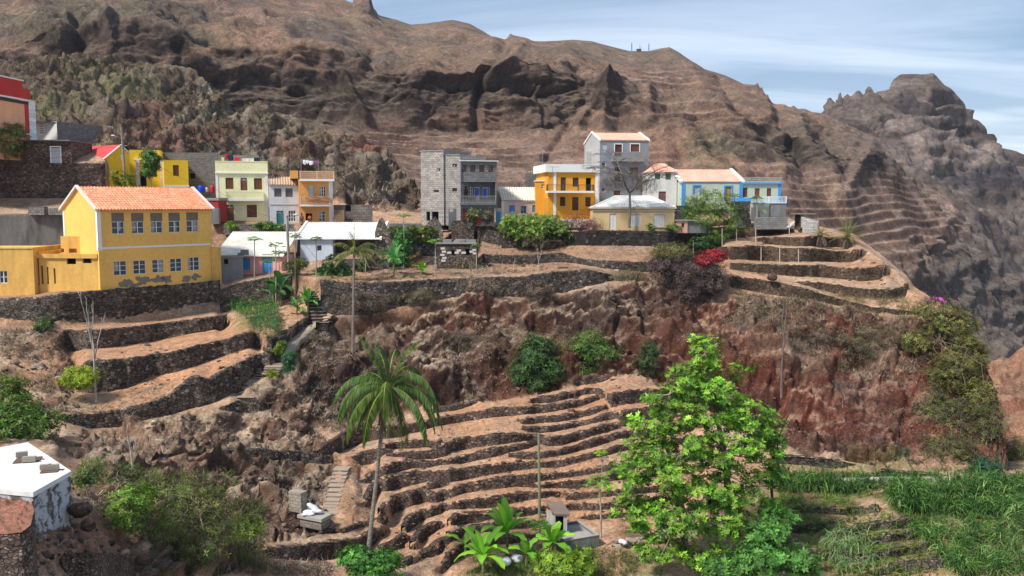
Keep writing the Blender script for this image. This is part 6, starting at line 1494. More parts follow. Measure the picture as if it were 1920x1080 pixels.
# near flat roof tank bottom left
A = [Pv(133.5, 880, 34.0), Pv(62, 919, 31.0), Pv(-75, 872, 33), Pv(48, 827.5, 40.0)]
zr = A[0].z
def atz(px, py, z):
    rx, rz = ray(px, py); t = (z - CAMZ) / float(rz); return Vector((float(rx) * t, t, z))
A = [atz(133.5, 883, zr), atz(62, 923, zr), atz(-130, 905, zr), atz(-60, 850, zr), atz(52, 829, zr)]
th = thing('white_cistern', 'near whitewashed flat roofed cistern with rough stone side at the left edge', 'cistern', (A[1].x, A[1].y, zr - 2.5))
mb = MB(); n = len(A); vs = [tuple(a) for a in A] + [tuple(a - Vector((0, 0, .18))) for a in A]
mb.add(vs, [(0, 4, 3, 2, 1)] + [(i, (i + 1) % n, n + (i + 1) % n, n + i) for i in range(n)]); mb.build('roof', plaster((.66, .66, .64), .3, (.3, .28, .26)), th)
mb = MB(); ctr = sum(A, Vector()) / n; B_ = [a + (ctr - a) * .015 for a in A]
vs = [tuple(a - Vector((0, 0, .182))) for a in B_] + [tuple(a - Vector((0, 0, 3.6))) for a in B_]
mb.add(vs, [(i, (i + 1) % n, n + (i + 1) % n, n + i) for i in range(n)])
m_, nt_, b_, o_ = new_mat('flaking_whitewash'); v_ = coords(nt_); msk = ramp(nt_, noise(nt_, v_, 2.2, 7, .75), [(.44, 0), (.52, 1)])
vo_ = N(nt_, 'ShaderNodeTexVoronoi'); nt_.links.new(v_, vo_.inputs['Vector']); vo_.inputs['Scale'].default_value = 2.6
cst = ramp(nt_, vo_.outputs['Distance'], [(0, (.22, .19, .165)), (.6, (.10, .085, .07))]); nt_.links.new(mixc(nt_, cst, (.50, .51, .53), msk), b_.inputs['Base Color']); bump(nt_, b_, noise(nt_, v_, 4, 7, .75), .9, .12)
mb.build('wall', m_, th)
def bx(c, l, w_, h, rot, m=0, mb=None):
    ca, sa = math.cos(rot), math.sin(rot); q = [(c.x + ca * a * l / 2 - sa * b * w_ / 2, c.y + sa * a * l / 2 + ca * b * w_ / 2) for a, b in ((-1, -1), (1, -1), (1, 1), (-1, 1))]
    mb.box8([(x, y, c.z) for x, y in q] + [(x, y, c.z + h) for x, y in q], m)
BLK = plaster((.30, .26, .22), .3)
gb = 'loose blocks on the white cistern roof'
for (x, y, rot, l, lb) in [(41, 856, .4, .42, 'grey concrete block further back on the left board'), (55, 865, .25, .5, 'grey concrete block lying nearer on the left board'), (86, 880, .3, .4, 'grey concrete block left of its neighbour near the roof corner'), (101, 880, .35, .38, 'grey concrete block nearest the roof corner')]:
    mb = MB(); c = atz(x, y, zr + .045); bx(c, l, .2, .2, rot, 0, mb); tag(mb.build('concrete_block', BLK, base=c), lb, 'concrete block', gb)
for (x, y, l, w_, lb) in [(52, 863, .95, .75, 'dark warped board under two blocks on the white cistern roof'), (93, 884, .62, .4, 'small thin board under the pair of blocks nearest the roof corner')]:
    mb = MB(); c = atz(x, y, zr + .008); bx(c, l, w_, .03, .3, 0, mb); bx(c + Vector((.15, .25, .0)), l, .06, .036, -.3, 0, mb); tag(mb.build('board', simple((.12, .08, .06), .9, .3, name='old_wood'), base=c), lb, 'board')
# near stone bastion with soil on top
q = [atz(x, y, zr - .35) for x, y in ((-90,925),(0,905),(38,902),(56,922),(64,960),(58,985),(40,1000),(-90,1010))]
th = thing('stone_bastion', 'near rounded rubble wall filled with red soil in the bottom left corner', 'stone wall', (q[3].x, q[3].y, zr - 4))
n = len(q); mb = MB(); rr = random.Random(4)
rings = [[v + Vector((rr.uniform(-.06, .06), rr.uniform(-.06, .06), 0)) + (Vector((.07 * k, -.10 * k, 0)) if True else 0) - Vector((0, 0, .45 * k)) for v in q] for k in range(10)]
vs = [tuple(v) for r_ in rings for v in r_]; mb.add(vs, [(k * n + i, (k + 1) * n + i, (k + 1) * n + (i + 1) % n, k * n + (i + 1) % n) for k in range(9) for i in range(n)])
mb.build('wall', ST['n'], th)
cq = sum(q, Vector()) / n; mb = MB(); K_ = 14; rg = []
for k in range(K_ + 1):
    for i in range(4 * n):
        a_, b_ = q[(i // 4) % n], q[(i // 4 + 1) % n]; e_ = a_.lerp(b_, (i % 4) / 4); v = e_.lerp(cq, k / K_); rg.append((v.x, v.y, v.z + .03 + float(fbm(np.array([[v.x, v.y, 0.]]) * 2.2, 4, 3)[0]) * .09 * (1 if k else .2)))
mb.add(rg, [(k * 4 * n + i, k * 4 * n + (i + 1) % (4 * n), (k + 1) * 4 * n + (i + 1) % (4 * n), (k + 1) * 4 * n + i) for k in range(K_) for i in range(4 * n)])
mb.build('soil', simple((.22, .10, .065), .95, .45, 5, name='red_soil'), th)
# far hut
F = Fr(1262, 236, 1293, 238); th = thing('hillside_hut', 'lone pale stone hut on the far terraced hillside', 'hut', F.W(1, 1, F.z(1275, 214)))
hs = holes_px(F, [(1276, 208, 1281, 214)]); shell(th, F, 0, F.L, 4, F.z(1275, 218), F.z(1275, 201.5), hs, block((.30, .28, .25), F.u, (.2, .18, .16), .8, .4, .3), roofslab=True)
F = Fr(1191, 377, 1198, 377); th = thing('summit_hut', 'tiny dark hut on the skyline between the radio masts', 'hut', F.W(0, 0, F.z(1195, 98)))
mb = MB(); fbox(mb, F, 0, F.L, 0, 2, F.z(1195, 100), F.z(1195, 92.5)); mb.build('wall', simple((.1, .08, .07), .9, name='dark_hut'), th)
mb = MB(); fbox(mb, F, -.2, F.L + .2, -.2, 2.2, F.z(1195, 92.5) + .01, F.z(1195, 91.5)); mb.build('roof', CONC, th)
# extra low walls around the middle
F = Fr(628, 92.5, 730, 92.5); solid('garden_wall', F, 0, F.L, 0, .35, F.z(650, 520), F.z(650, 485.5), stone(((.10, .09, .08), (.18, .16, .14), (.3, .27, .24)), 2.8, mortar=(.07, .062, .055), pale=.2, name='grey_garden_stone'), 'grey garden wall with pale coping behind the tall thin palm', 'garden wall')
F = Fr(786, 93.6, 820, 93.6); solid('garden_wall', F, 0, F.L, 0, .35, F.z(800, 520), F.z(800, 481), RS, 'short dark garden wall beside the tall papaya trunk', 'garden wall')
F = Fr(728, 99.5, 790, 99.5); solid('garden_wall', F, 0, F.L, 0, .35, F.z(750, 440), F.z(750, 419), CONCD, 'long low rendered wall behind the creeper topped ruin', 'garden wall')
# ------------------------------------------------------------------ vegetation
LEAF = leafmat(); DRYL = leafmat('dry_leaf_blades', .9, .1, .05)
def unit(a): return a / (np.linalg.norm(a, axis=-1, keepdims=True) + 1e-9)
def arr_obj(name, V, F4, C, mat, parent=None, base=None, F3=None, smooth=False):
    b = np.array(BASE[parent.name]) if parent is not None else np.array(base, float)
    me = np_mesh(name, V - b, F4, F3, [mat], C, smooth)
    return link_mesh(name, me, parent, None if parent is not None else b)

def leaves(B, D, U, L, W, C, fold=.25):
    """diamond leaves: base points, directions, up vectors"""
    n = len(B); D = unit(D); S = unit(np.cross(D, U)); Nn = np.cross(S, D)
    L = np.broadcast_to(L, n)[:, None]; W = np.broadcast_to(W, n)[:, None]
    mid = B + D * L * .52
    V = np.stack([B, mid + S * W / 2 - Nn * W * fold, B + D * L - Nn * L * .12, mid - S * W / 2 - Nn * W * fold], 1)
    F = np.arange(n * 4).reshape(n, 4)
    return V.reshape(-1, 3), F, np.repeat(C, 4, 0)

def strips(B, D, L, W, C, droop, seg=3, tipw=.15, up=None):
    """arching blades: base, initial direction, length, width"""
    n = len(B); D = unit(D); g = np.array([0, 0, -1.0])
    L = np.broadcast_to(L, n)[:, None]; W = np.broadcast_to(W, n)[:, None]; dr = np.broadcast_to(droop, n)[:, None]
    S = unit(np.cross(D, np.array([.03, .02, 1.0])) + rng.normal(0, .15, (n, 3)))
    rows = []; p = B.copy(); d = D.copy()
    for k in range(seg + 1):
        t = k / seg; w = W * (1 - t) ** .7 * (1 - tipw) + W * tipw * (1 if k < seg else .3)
        rows.append(p - S * w / 2); rows.append(p + S * w / 2)
        d = unit(d + g * dr / seg * (1 + t)); p = p + d * L / seg
    V = np.stack(rows, 1); m = 2 * (seg + 1)
    f = []
    for k in range(seg): f.append(np.stack([np.arange(n) * m + 2 * k, np.arange(n) * m + 2 * k + 1, np.arange(n) * m + 2 * k + 3, np.arange(n) * m + 2 * k + 2], 1))
    return V.reshape(-1, 3), np.concatenate(f), np.repeat(C, m, 0)

def cat(parts):
    V, F, C, o = [], [], [], 0
    for v, f, c in parts: V.append(v); F.append(f + o); C.append(c); o += len(v)
    return np.concatenate(V), np.concatenate(F), np.concatenate(C)

def palette(n, cols, jit=.18):
    cols = np.array(cols, float); i = rng.integers(0, len(cols), n)
    return np.clip(cols[i] * (1 + rng.normal(0, jit, (n, 1))) * (1 + rng.normal(0, .05, (n, 3))), .004, .9)

def blob_px(bl):
    """(px, py, rx, ry, dist, depth radius m) -> centre, radii"""
    out = []
    for b in bl:
        c = P(b[0], b[1], b[4]); k = b[4] / F_PX
        out.append((c, np.array([b[2] * k, b[5], b[3] * k])))
    return out

def crown(name, parent, blobs, n, L, W, cols, ros=6, clump=.28, per=9, spread=1.0, inner=.55, upb=.5, mat=None, jit=.18):
    bl = blob_px(blobs); w = np.array([r[0] * r[2] for c, r in bl]); w /= w.sum()
    k = max(1, n // per)
    bi = rng.choice(len(bl), k, p=w); d = unit(rng.normal(0, 1, (k, 3))); rr = rng.uniform(inner, 1, (k, 1)) ** .7
    Cc = np.array([bl[i][0] for i in bi]); Rr = np.array([bl[i][1] for i in bi])
    cc = Cc + d * Rr * rr
    ctint = np.clip(1 + rng.normal(0, .24, (k, 1)), .4, 1.7)
    idx = np.repeat(np.arange(k), per); m = len(idx)
    pos = cc[idx] + rng.normal(0, 1, (m, 3)) * clump * np.array([1, 1, .55])
    out = unit(d[idx] * .8 + np.array([0, 0, upb]) + rng.normal(0, .3, (m, 3)))
    col = palette(m, cols, jit) * ctint[idx]
    # rosette of leaves around out
    a = unit(np.cross(out, np.array([.3, .1, 1.0]))); b = np.cross(out, a)
    q = []
    th = rng.uniform(0, 6.283, m)
    for j in range(ros):
        t = th + 6.283 * j / ros + rng.normal(0, .2, m)
        D = a * np.cos(t)[:, None] + b * np.sin(t)[:, None]
        D = D * spread + out * rng.uniform(.1, .7, (m, 1))
        q.append(leaves(pos, D, out, L * rng.uniform(.7, 1.2, m), W * rng.uniform(.8, 1.2, m), np.clip(col * rng.uniform(.8, 1.2, (m, 1)), 0, .9)))
    V, F, C = cat(q)
    return arr_obj(name, V, F, C, mat or LEAF, parent), cc

def limbs(mb, root, targets, r0, r1=.02, wob=.12, seed=0, n=5):
    rr = random.Random(seed)
    for t in targets:
        t = Vector([float(x) for x in t]); root_ = Vector(root); L = (t - root_).length
        pts = [root_]
        for k in (1, 2, 3):
            f = k / 4; q = root_.lerp(t, f) + Vector((rr.uniform(-1, 1), rr.uniform(-1, 1), rr.uniform(-.3, 1))) * L * wob
            pts.append(q)
        pts.append(t)
        mb.tube(pts, [r0 * (1 - k / 4) + r1 * k / 4 for k in range(5)], n)

BR_ = [[(.14,.10,.075),(.20,.15,.11)], [(.16,.14,.08),(.12,.10,.06),(.20,.17,.11)], [(.24,.19,.14),(.15,.12,.09)]]
G_BR = [(.10, .24, .02), (.14, .30, .03), (.07, .17, .018), (.20, .36, .04)]
G_MID = [(.05, .12, .02), (.07, .16, .025), (.10, .20, .03)]
G_DK = [(.022, .065, .018), (.035, .09, .022), (.05, .12, .028)]
G_OL = [(.11, .13, .035), (.14, .16, .05), (.08, .10, .03)]
G_LM = [(.22, .32, .03), (.16, .26, .025), (.28, .36, .04)]

def bush(name, label, blobs, n, L, W, cols, group=None, catn='bush', stems=True, ros=4, **kw):
    bp = blobs[0]; base = Pv(bp[0], bp[1] + bp[3], bp[4])
    th = thing(name, label, catn, base, group)
    o, cc = crown('foliage', th, blobs, n, L, W, cols, ros=ros, **kw)
    if stems:
        mb = MB(); sel = cc[rng.choice(len(cc), min(16, len(cc)), replace=False)]
        limbs(mb, base - Vector((0, 0, .1)), sel, .05, .012, .10, int(bp[0]), 3); mb.build('stem', bark(), th)
    return th
def D_(x, y, off=0.0): return float(GD(x, y)) - off

# --- the big leafy tree
d0 = D_(1369, 985); d1 = D_(1290, 1010) - 1.2
base = Pv(1369, 990, d0)
th = thing('leafy_tree', 'tall bright green broad leaved tree standing in the middle of the lower terraces', 'tree', base)
BL = [(1322,660,34,34,52.5,1.3),(1285,715,45,38,52.3,1.6),(1350,720,52,40,52.2,1.7),(1400,690,26,12,52,.7),(1250,745,40,30,52,1.5),(1320,770,60,36,51.8,2),(1395,775,50,36,52,1.7),(1440,805,40,26,52.5,1.4),
      (1225,790,48,30,51.5,1.6),(1290,820,66,36,51,2),(1370,840,60,36,51,2),(1215,850,52,34,51,1.7),(1175,900,46,30,51,1.5),(1270,890,70,36,50.4,2.2),(1360,910,64,40,50.6,2),(1440,860,30,50,52.6,1.2),
      (1190,960,50,34,50.6,1.5),(1280,965,70,40,50,2),(1370,975,50,34,50.3,1.6),(1240,1030,60,30,49.8,1.6),(1320,1040,50,30,49.6,1.5),(1445,930,24,30,52.5,1)]
o, cc = crown('crown', th, BL, 8200, .235, .10, [(.16,.34,.025),(.21,.40,.035),(.10,.24,.02),(.30,.47,.06),(.05,.14,.02),(.17,.27,.04)], ros=6, clump=.24, per=13, spread=1.0, inner=.5, upb=.9, jit=.2)
mb = MB(); t1 = [base - Vector((0, 0, .4)), Pv(1366, 930, 52.4), Pv(1358, 850, 52.2), Pv(1340, 760, 52.2), Pv(1322, 665, 52.4)]
mb.tube(t1, [.30, .24, .18, .11, .03], 9)
t2 = [Pv(1285, 1040, d1), Pv(1280, 960, 50.6), Pv(1262, 880, 51), Pv(1240, 800, 51.5), Pv(1255, 740, 52)]
mb.tube(t2, [.24, .2, .15, .09, .03], 8)
mb.build('trunk', bark((.24, .20, .16)), th)
mb = MB(); k = rng.choice(len(cc), 110, replace=False)
for i in k:
    q = min([(Vector(p_) - Vector(cc[i])).length for p_ in t1 + t2]); p_ = min(t1[1:] + t2[1:], key=lambda v: (v - Vector(cc[i])).length + .6 * max(0, v.z - cc[i][2]) * 2)
    limbs(mb, p_, [cc[i]], .06, .014, .1, int(i), 4)
mb.build('branch', bark((.28, .24, .20)), th)

# --- coconut palm and date palms
def frond(parent, root, az, el, length, droop, cols, leaf=.55, n=34, name='frond', width=.035, dry=False, mat=None, vshape=.35):
    d = np.array([math.sin(az) * math.cos(el), math.cos(az) * math.cos(el), math.sin(el)]); p = np.array(root, float); pts = [p.copy()]
    K = 14
    for k in range(K):
        t = k / K; d = unit(d + np.array([0, 0, -1]) * droop / K * (.6 + 1.6 * t)); p = p + d * length / K; pts.append(p.copy())
    pts = np.array(pts)
    tt = np.linspace(.10, .99, n); ti = tt * K; i = np.minimum(ti.astype(int), K - 1); f = (ti - i)[:, None]
    B = pts[i] * (1 - f) + pts[i + 1] * f; T = unit(pts[i + 1] - pts[i]); S = unit(np.cross(T, [0, 0, 1.0])); U = np.cross(S, T)
    q = []
    for s in (-1, 1):
        D = S * s + T * (.45 + .5 * tt[:, None]) - U * vshape * rng.uniform(.5, 1.6, (n, 1)) + rng.normal(0, .07, (n, 3))
        L = leaf * np.sin(np.clip(tt * 1.05, 0, 1) * math.pi * .93 + .12) ** .6 * rng.uniform(.85, 1.1, n)
        q.append(strips(B, D, L, width, palette(n, cols, .15), 1.0 + (1.2 if dry else 0), 3, .1))
    # rachis
    R_ = []
    Kp = len(pts); S2 = unit(np.cross(np.gradient(pts, axis=0), [0, 0, 1.0])); w = np.linspace(.035, .008, Kp)[:, None]
    V = np.stack([pts - S2 * w + np.array([0, 0, .01]), pts + S2 * w + np.array([0, 0, .01])], 1).reshape(-1, 3)
    Fq = np.array([[2 * k, 2 * k + 1, 2 * k + 3, 2 * k + 2] for k in range(Kp - 1)])
    rc = (.25, .16, .08) if dry else (.32, .38, .08)
    q.append((V, Fq, np.tile(np.array(rc), (len(V), 1))))
    V, F, C = cat(q)
    return arr_obj(name, V, F, C, mat or (DRYL if dry else LEAF), parent)

dp = 50.2; base = Pv(687, 1092, dp)
th = thing('coconut_palm', 'tall leaning coconut palm with drooping green fronds in front of the terraced field', 'palm', base)
top = Pv(728, 728, dp)
mb = MB(); pts = [base - Vector((0, 0, .5)), Pv(690, 1040, dp), Pv(699, 960, dp), Pv(708, 880, dp), Pv(715, 810, dp), Pv(722, 765, dp), top]
mb.tube(pts, [.20, .15, .125, .115, .11, .12, .10], 10); mb.build('trunk', bark((.23, .19, .155), 1), th, smooth=True)
GP = [(.07, .14, .02), (.05, .11, .018), (.10, .18, .03)]; GY = [(.16, .20, .03), (.12, .17, .025)]
fr = [(-1.35,.45,3.6,2.1,0),(-1.2,.15,3.4,2.0,0),(-1.5,-.1,3.4,1.9,0),(-.9,.75,3.2,1.9,0),(-2.3,.1,3.4,1.9,1),(-2.7,-.1,3.2,1.7,1),(3.0,.0,3.0,1.6,1),(2.7,-.2,3.2,1.6,1),(2.2,.1,3.5,1.8,0),(1.9,-.2,3.3,1.8,0),
      (1.5,.35,3.6,2.1,0),(1.3,.1,3.4,2.0,0),(1.1,.6,3.4,2.1,0),(.6,.9,3.2,1.9,0),(.1,1.15,3.0,1.5,0),(-.4,1.1,3.0,1.5,0),(-3.0,1.25,2.9,1.0,0),(2.0,.9,3.2,2.0,0),(-1.9,.8,3.3,2.0,0),(.9,-.2,3.2,1.6,0),(-.8,-.1,3.2,1.6,0),(3.1,.7,3.0,2.0,1),(1.7,1.25,2.7,.9,0),(-1.7,1.3,2.6,.8,0),(-1.1,-.3,3.0,1.4,0),(1.2,-.35,3.0,1.4,0),(2.5,-.45,2.9,1.2,1),(-2.5,-.5,2.9,1.2,1),(2.9,.3,3.0,1.9,1),(-2.1,.5,3.2,2.0,0),(1.9,.45,3.3,2.0,0),(.4,.4,3.2,2.0,0),(-.5,.45,3.2,2.0,0)]
for i, (az, el, L, dr, y) in enumerate(fr): frond(th, top + Vector((0, 0, .1)), az, el, L * 1.32, dr * 1.15, GY + GP if y else GP, .62, 84, width=.06)
for az, el, L in ((2.9, -.5, 2.2), (-2.9, -.6, 2.4), (2.2, -.6, 2.6), (-2.0, -.8, 2.0), (1.6, -.7, 2.4)): frond(th, top - Vector((0, 0, .2)), az, el, L, 2.4, [(.14,.085,.05),(.09,.055,.035)], .5, 26, 'dry_frond', dry=True)
mb = MB(); q = Pv(716, 808, dp)
for k in range(50): a = rnd.uniform(0, 6.28); mb.tube([top + Vector((0, 0, -.2)) , q + Vector((math.cos(a) * rnd.uniform(.1, .5), math.sin(a) * .3, rnd.uniform(-.6, .6)))], [.02, .01], 3)
mb.build('dry_fibre', simple((.09, .06, .045), .95, .4, name='palm_fibre'), th)

d = D_(663, 655, .3); base = Pv(661, 660, d); top = Pv(664, 472, 84.5)
th = thing('slender_palm', 'slender palm with thin trunk and pale fronds in front of the low white house', 'palm', base)
mb = MB(); mb.tube([base - Vector((0, 0, .3)), base.lerp(top, .3), base.lerp(top, .7), top], [.17, .13, .12, .10], 8); mb.build('trunk', bark((.13, .105, .09), 1), th)
for az, el, L, dr in ((-1.4,.9,2.6,1.3),(-1.5,.2,2.5,1.2),(-1.7,-.1,2.5,1.2),(1.4,.5,2.7,1.2),(1.5,.1,2.7,1.3),(1.3,.95,2.6,1.5),(.2,1.5,2.7,.2),(-.5,1.2,2.5,.9),(2.5,.3,2.4,1.4),(-2.5,.4,2.4,1.5),(.9,.4,2.5,1.2),(3.0,.9,2.2,1.8)):
    frond(th, top, az, el, L, dr, [(.17,.18,.045),(.12,.14,.035),(.22,.21,.08)], .62, 44, width=.06)
frond(th, top, 1.5, -.2, 2.3, 1.6, [(.5,.4,.28)], .5, 24, 'dry_frond', dry=True)
def date_palm(x, yb, ht, L, n, label, seed, cols, dead=0):
    r_ = random.Random(seed); d = D_(x, yb, .6); base = Pv(x, yb, d); top = base + Vector((0, 0, ht))
    th = thing('date_palm', label, 'palm', base)
    mb = MB(); mb.tube([base - Vector((0, 0, .3)), base + Vector((0, 0, ht * .5)), top], [.32, .30, .26], 9); mb.build('trunk', bark((.07, .05, .04), 1), th)
    for k in range(n): frond(th, top, k * 2.4 + r_.uniform(-.2, .2), .15 + 1.25 * (k / n), L * r_.uniform(.85, 1.1), .9 * (1 - .6 * k / n), cols, .42, 26, width=.035, vshape=-.25)
    for k in range(dead): frond(th, top, k * 1.3, -.3, L * 1.0, 1.9, [(.42,.33,.24),(.33,.24,.17)], .4, 18, 'dry_frond', dry=True)
date_palm(1588, 465, 1.1, 2.5, 34, 'round green date palm with stout dark trunk at the right end of the terrace', 3, [(.10,.12,.03),(.13,.15,.05),(.16,.16,.06)], 4)
date_palm(1537, 463, 1.3, 1.5, 16, 'small date palm with pale dead fronds hanging down over the curved wall', 4, [(.14,.15,.05),(.18,.17,.07)], 8)

# --- banana plants
def banana(x, yb, h, L, n, label, seed, cols=((.16,.38,.03),(.21,.44,.04),(.12,.29,.03)), d=None, W=.6, name='banana_plant', catn='banana plant', group='banana plants'):
    r_ = random.Random(seed); d = d or D_(x, yb, .3); base = Pv(x, yb, d); th = thing(name, label, catn, base, group)
    mb = MB(); mb.tube([base - Vector((0, 0, .3)), base + Vector((.05, 0, h))], [.11, .07], 7); mb.build('stem', simple((.13, .15, .06), .8, .3, name='banana_stem'), th)
    q = []
    for k in range(n):
        az = k * 2.4 + r_.uniform(-.3, .3); el = 1.35 - 1.1 * (1 - k / n) + r_.uniform(-.1, .1); K = 9
        dd = np.array([math.sin(az) * math.cos(el), math.cos(az) * math.cos(el), math.sin(el)]); p = np.array(base) + [0, 0, h * .92]; l = L * r_.uniform(.75, 1.1); P_ = []; S = unit(np.cross(dd, [0, 0, 1.0]))
        rows = []
        dr = r_.uniform(.9, 1.6) * (1.25 - el * .6)
        for j in range(K + 1):
            t = j / K; w = W * (.12 + .88 * math.sin(min(1, max(0, (t - .1) / .9)) * math.pi) ** .55) * .5 if t > .1 else .03
            if j == K: w = .02
            U = np.cross(S, dd); rows += [p - S * w + U * w * .35 + U * .06 * r_.uniform(-1, 1), p, p + S * w + U * w * .35 + U * .06 * r_.uniform(-1, 1)]
            dd = unit(dd + np.array([0, 0, -1]) * dr / K * (.4 + 1.4 * t)); p = p + dd * l / K
        V = np.array(rows); F = []
        for j in range(K): a = 3 * j; F += [[a, a + 1, a + 4, a + 3], [a + 1, a + 2, a + 5, a + 4]]
        c = palette(1, cols, .15); C = np.tile(c, (len(V), 1)); C[1::3] *= 1.5
        q.append((V, np.array(F), C))
    V, F, C = cat(q); arr_obj('leaves', V, F, C, LEAF, th, smooth=True)
banana(950, 1040, 1.5, 2.2, 14, 'banana plant with widest spreading leaves between the other two by the field edge', 1)
banana(905, 1080, 1.3, 2.1, 13, 'leftmost bright banana plant growing at the bottom edge of the field', 2)
banana(1036, 1046, 1.0, 1.55, 12, 'arching banana plant covering the left wall of the little hut', 3, d=53.2)
banana(872, 1035 + 8, .8, 1.9, 4, 'single upright banana shoot left of the spreading banana plant', 4)
banana(986, 1060, .8, 1.4, 5, 'small young banana plant right of the pale sacks', 5)
GDK = ((.03,.11,.03),(.05,.15,.04),(.04,.13,.03))
banana(512, 574, 1.3, 1.8, 6, 'dark banana plant left of the two thin papaya trunks on the stairs slope', 6, GDK, W=.75)
banana(527, 572, 2.0, 2.0, 6, 'large dark leaved banana plant right beside the tall papaya trunk', 7, GDK, W=.8)
banana(577, 588, 1.2, 1.7, 11, 'bright banana plant directly beside the upper stone steps', 8, ((.07,.24,.05),(.10,.30,.06)), W=.42)
banana(556, 588, .6, 1.4, 8, 'smaller banana plant leaning left of the one beside the upper steps', 9, ((.07,.22,.05),(.10,.26,.06)), W=.4)
banana(738, 517, 1.6, 2.0, 12, 'banana plant in front of the dense round tree by the ruins', 10, ((.05,.20,.06),(.08,.26,.07)), W=.42)
banana(790, 515, .6, 1.1, 5, 'tiny banana shoot in front of the short dark garden wall', 11)

# --- papaya trees
def papaya(x, yb, yt, label, seed, spread=1.0, cols=G_BR, n=14, d=None, lean=0, r=.07, leafy=1.0):
    r_ = random.Random(seed); d = d or D_(x, yb, .3); base = Pv(x, yb, d); top = Pv(x + lean, yt, d); th = thing('papaya_tree', label, 'papaya tree', base, 'thin papaya trees in the village')
    mb = MB(); mb.tube([base - Vector((0, 0, .3)), base.lerp(top, .5) + Vector((.03, 0, 0)), top], [r, r * .8, r * .6], 6); mb.build('trunk', bark((.34, .29, .24)), th)
    q = []; mb = MB()
    for k in range(n):
        az = k * 2.4 + r_.uniform(-.3, .3); el = .9 - 1.0 * (k / n) + r_.uniform(-.1, .2); l = spread * r_.uniform(.6, 1.0)
        e = top + Vector((math.sin(az) * math.cos(el), math.cos(az) * math.cos(el), math.sin(el) * .7)) * l + Vector((0, 0, -.1 * l)); mb.tube([top - Vector((0, 0, r_.uniform(0, .25))), e], [.015, .01], 3)
        m = 7; th_ = np.linspace(-2.3, 2.3, m) + az; D = np.stack([np.sin(th_), np.cos(th_), np.full(m, -.25)], -1)
        q.append(leaves(np.tile(np.array(e), (m, 1)), D, np.tile([0, 0, 1.0], (m, 1)), .34 * leafy, .15 * leafy, palette(m, cols, .12)))
    mb.build('leaf_stalks', simple((.2, .24, .08), .8, name='stalk'), th); V, F, C = cat(q); arr_obj('crown', V, F, C, LEAF, th)
papaya(477, 524, 449, 'papaya tree in front of the pink wall between window and door', 1, .75)
papaya(517, 575, 460, 'taller papaya tree with pale trunk in front of the blue cottage door', 2, .9)
papaya(523, 570, 474, 'papaya tree just right of the tallest one at the pink cottage corner', 3, .7)
papaya(506, 545, 490, 'dark leaved papaya branch in front of the blue door', 4, .8, G_MID, d=88.0)
papaya(553, 558, 443, 'papaya tree right of the tall timber pole above the stairs', 5, .75, G_MID)
papaya(592.5, 518, 448, 'papaya tree in front of the small window of the low white house', 6, .65, G_MID)
papaya(685, 517, 470, 'papaya tree standing before the grey garden wall', 7, .8, G_OL)
papaya(757, 500, 405, 'papaya tree rising behind the creeper topped ruin wall', 8, .9, G_BR, d=92.5)
papaya(816, 518, 452, 'papaya tree left of the roofless stone house', 9, .7, G_BR)
papaya(893, 515, 460, 'papaya tree in front of the right corner of the roofless house', 10, .5, G_MID)
papaya(1419, 427, 371, 'papaya tree in front of the blue and white balustrade', 11, .7, G_MID)
papaya(1377, 384, 367, 'small papaya crown left of the blue and white balustrade', 12, .7, G_MID, d=101.5)
papaya(1127, 1000, 905, 'papaya tree in front of the tank corner beside the leafy tree', 13, .9, G_BR, n=16, d=54.5, lean=-3)
papaya(1128, 900, 848, 'thin papaya sapling with tiny crown mid field', 14, .4, G_LM, r=.04)
papaya(1012, 1000, 985, 'low papaya plant left of the hut doorway', 15, .8, G_BR, d=55.0)
papaya(283, 349, 300, 'papaya tree with rounded dark head before the bright yellow house', 16, .8, G_MID, n=24, d=101, leafy=1.3)
bush('papaya_foliage', 'drooping dense papaya foliage hanging in front of the yellow door', [(282,298,17,22,100.8,1.0),(280,318,13,16,100.8,.8)], 500, .34, .13, G_MID + [(.06,.16,.03)], None, 'papaya tree', ros=5, clump=.2)

# --- bushes and small trees: (px,row,rx,ry,dist,depth)
bush('citrus_tree', 'small yellow green tree left of the street pole by the bright yellow house', [(226,333,16,15,100,1),(243,337,10,11,100,.8)], 420, .26, .12, [(.30,.30,.02),(.20,.24,.02),(.12,.18,.02)], clump=.22)
bush('hillside_bush', 'rounded green and tan bush below the salmon house at the left edge', [(20,262,34,26,97,2.2),(8,280,34,20,97,2)], 900, .28, .12, [(.12,.22,.02),(.20,.26,.03)] + G_OL, clump=.3)
bush('hillside_bush', 'dry tan shrub right under the salmon wall at the left edge', [(22,243,30,10,97.3,1.2)], 350, .25, .1, [(.26,.20,.07),(.2,.17,.06)], clump=.25)
bush('round_tree', 'dense upright dark green tree behind the banana plant by the ruins', [(755,455,15,24,93.4,1.2),(752,488,19,22,93,1.4)], 1100, .26, .12, [(.04,.13,.03),(.06,.19,.04),(.08,.24,.04)], clump=.2)
bush('creeper', 'bright green creeper draped along the top of the ruined wall', [(760,430,34,6,94.5,.5),(800,432,22,7,94.5,.5),(788,444,18,10,94.4,.4)], 800, .22, .12, [(.14,.20,.03),(.20,.26,.05),(.09,.15,.03)], catn='creeper', stems=False, clump=.15)
bush('green_vine', 'dark green vine mass at the foot of the low white house', [(627,500,20,22,89,1.2),(612,513,22,10,88.5,1),(640,510,16,13,88.6,1)], 1100, .24, .14, G_DK + G_MID, catn='vine', clump=.22)
bush('garden_bush', 'olive garden bush right of the dark vine behind the thin palm trunk', [(700,478,34,16,91,1.2),(680,500,20,14,91,1)], 500, .24, .12, G_DK + G_OL, clump=.25)
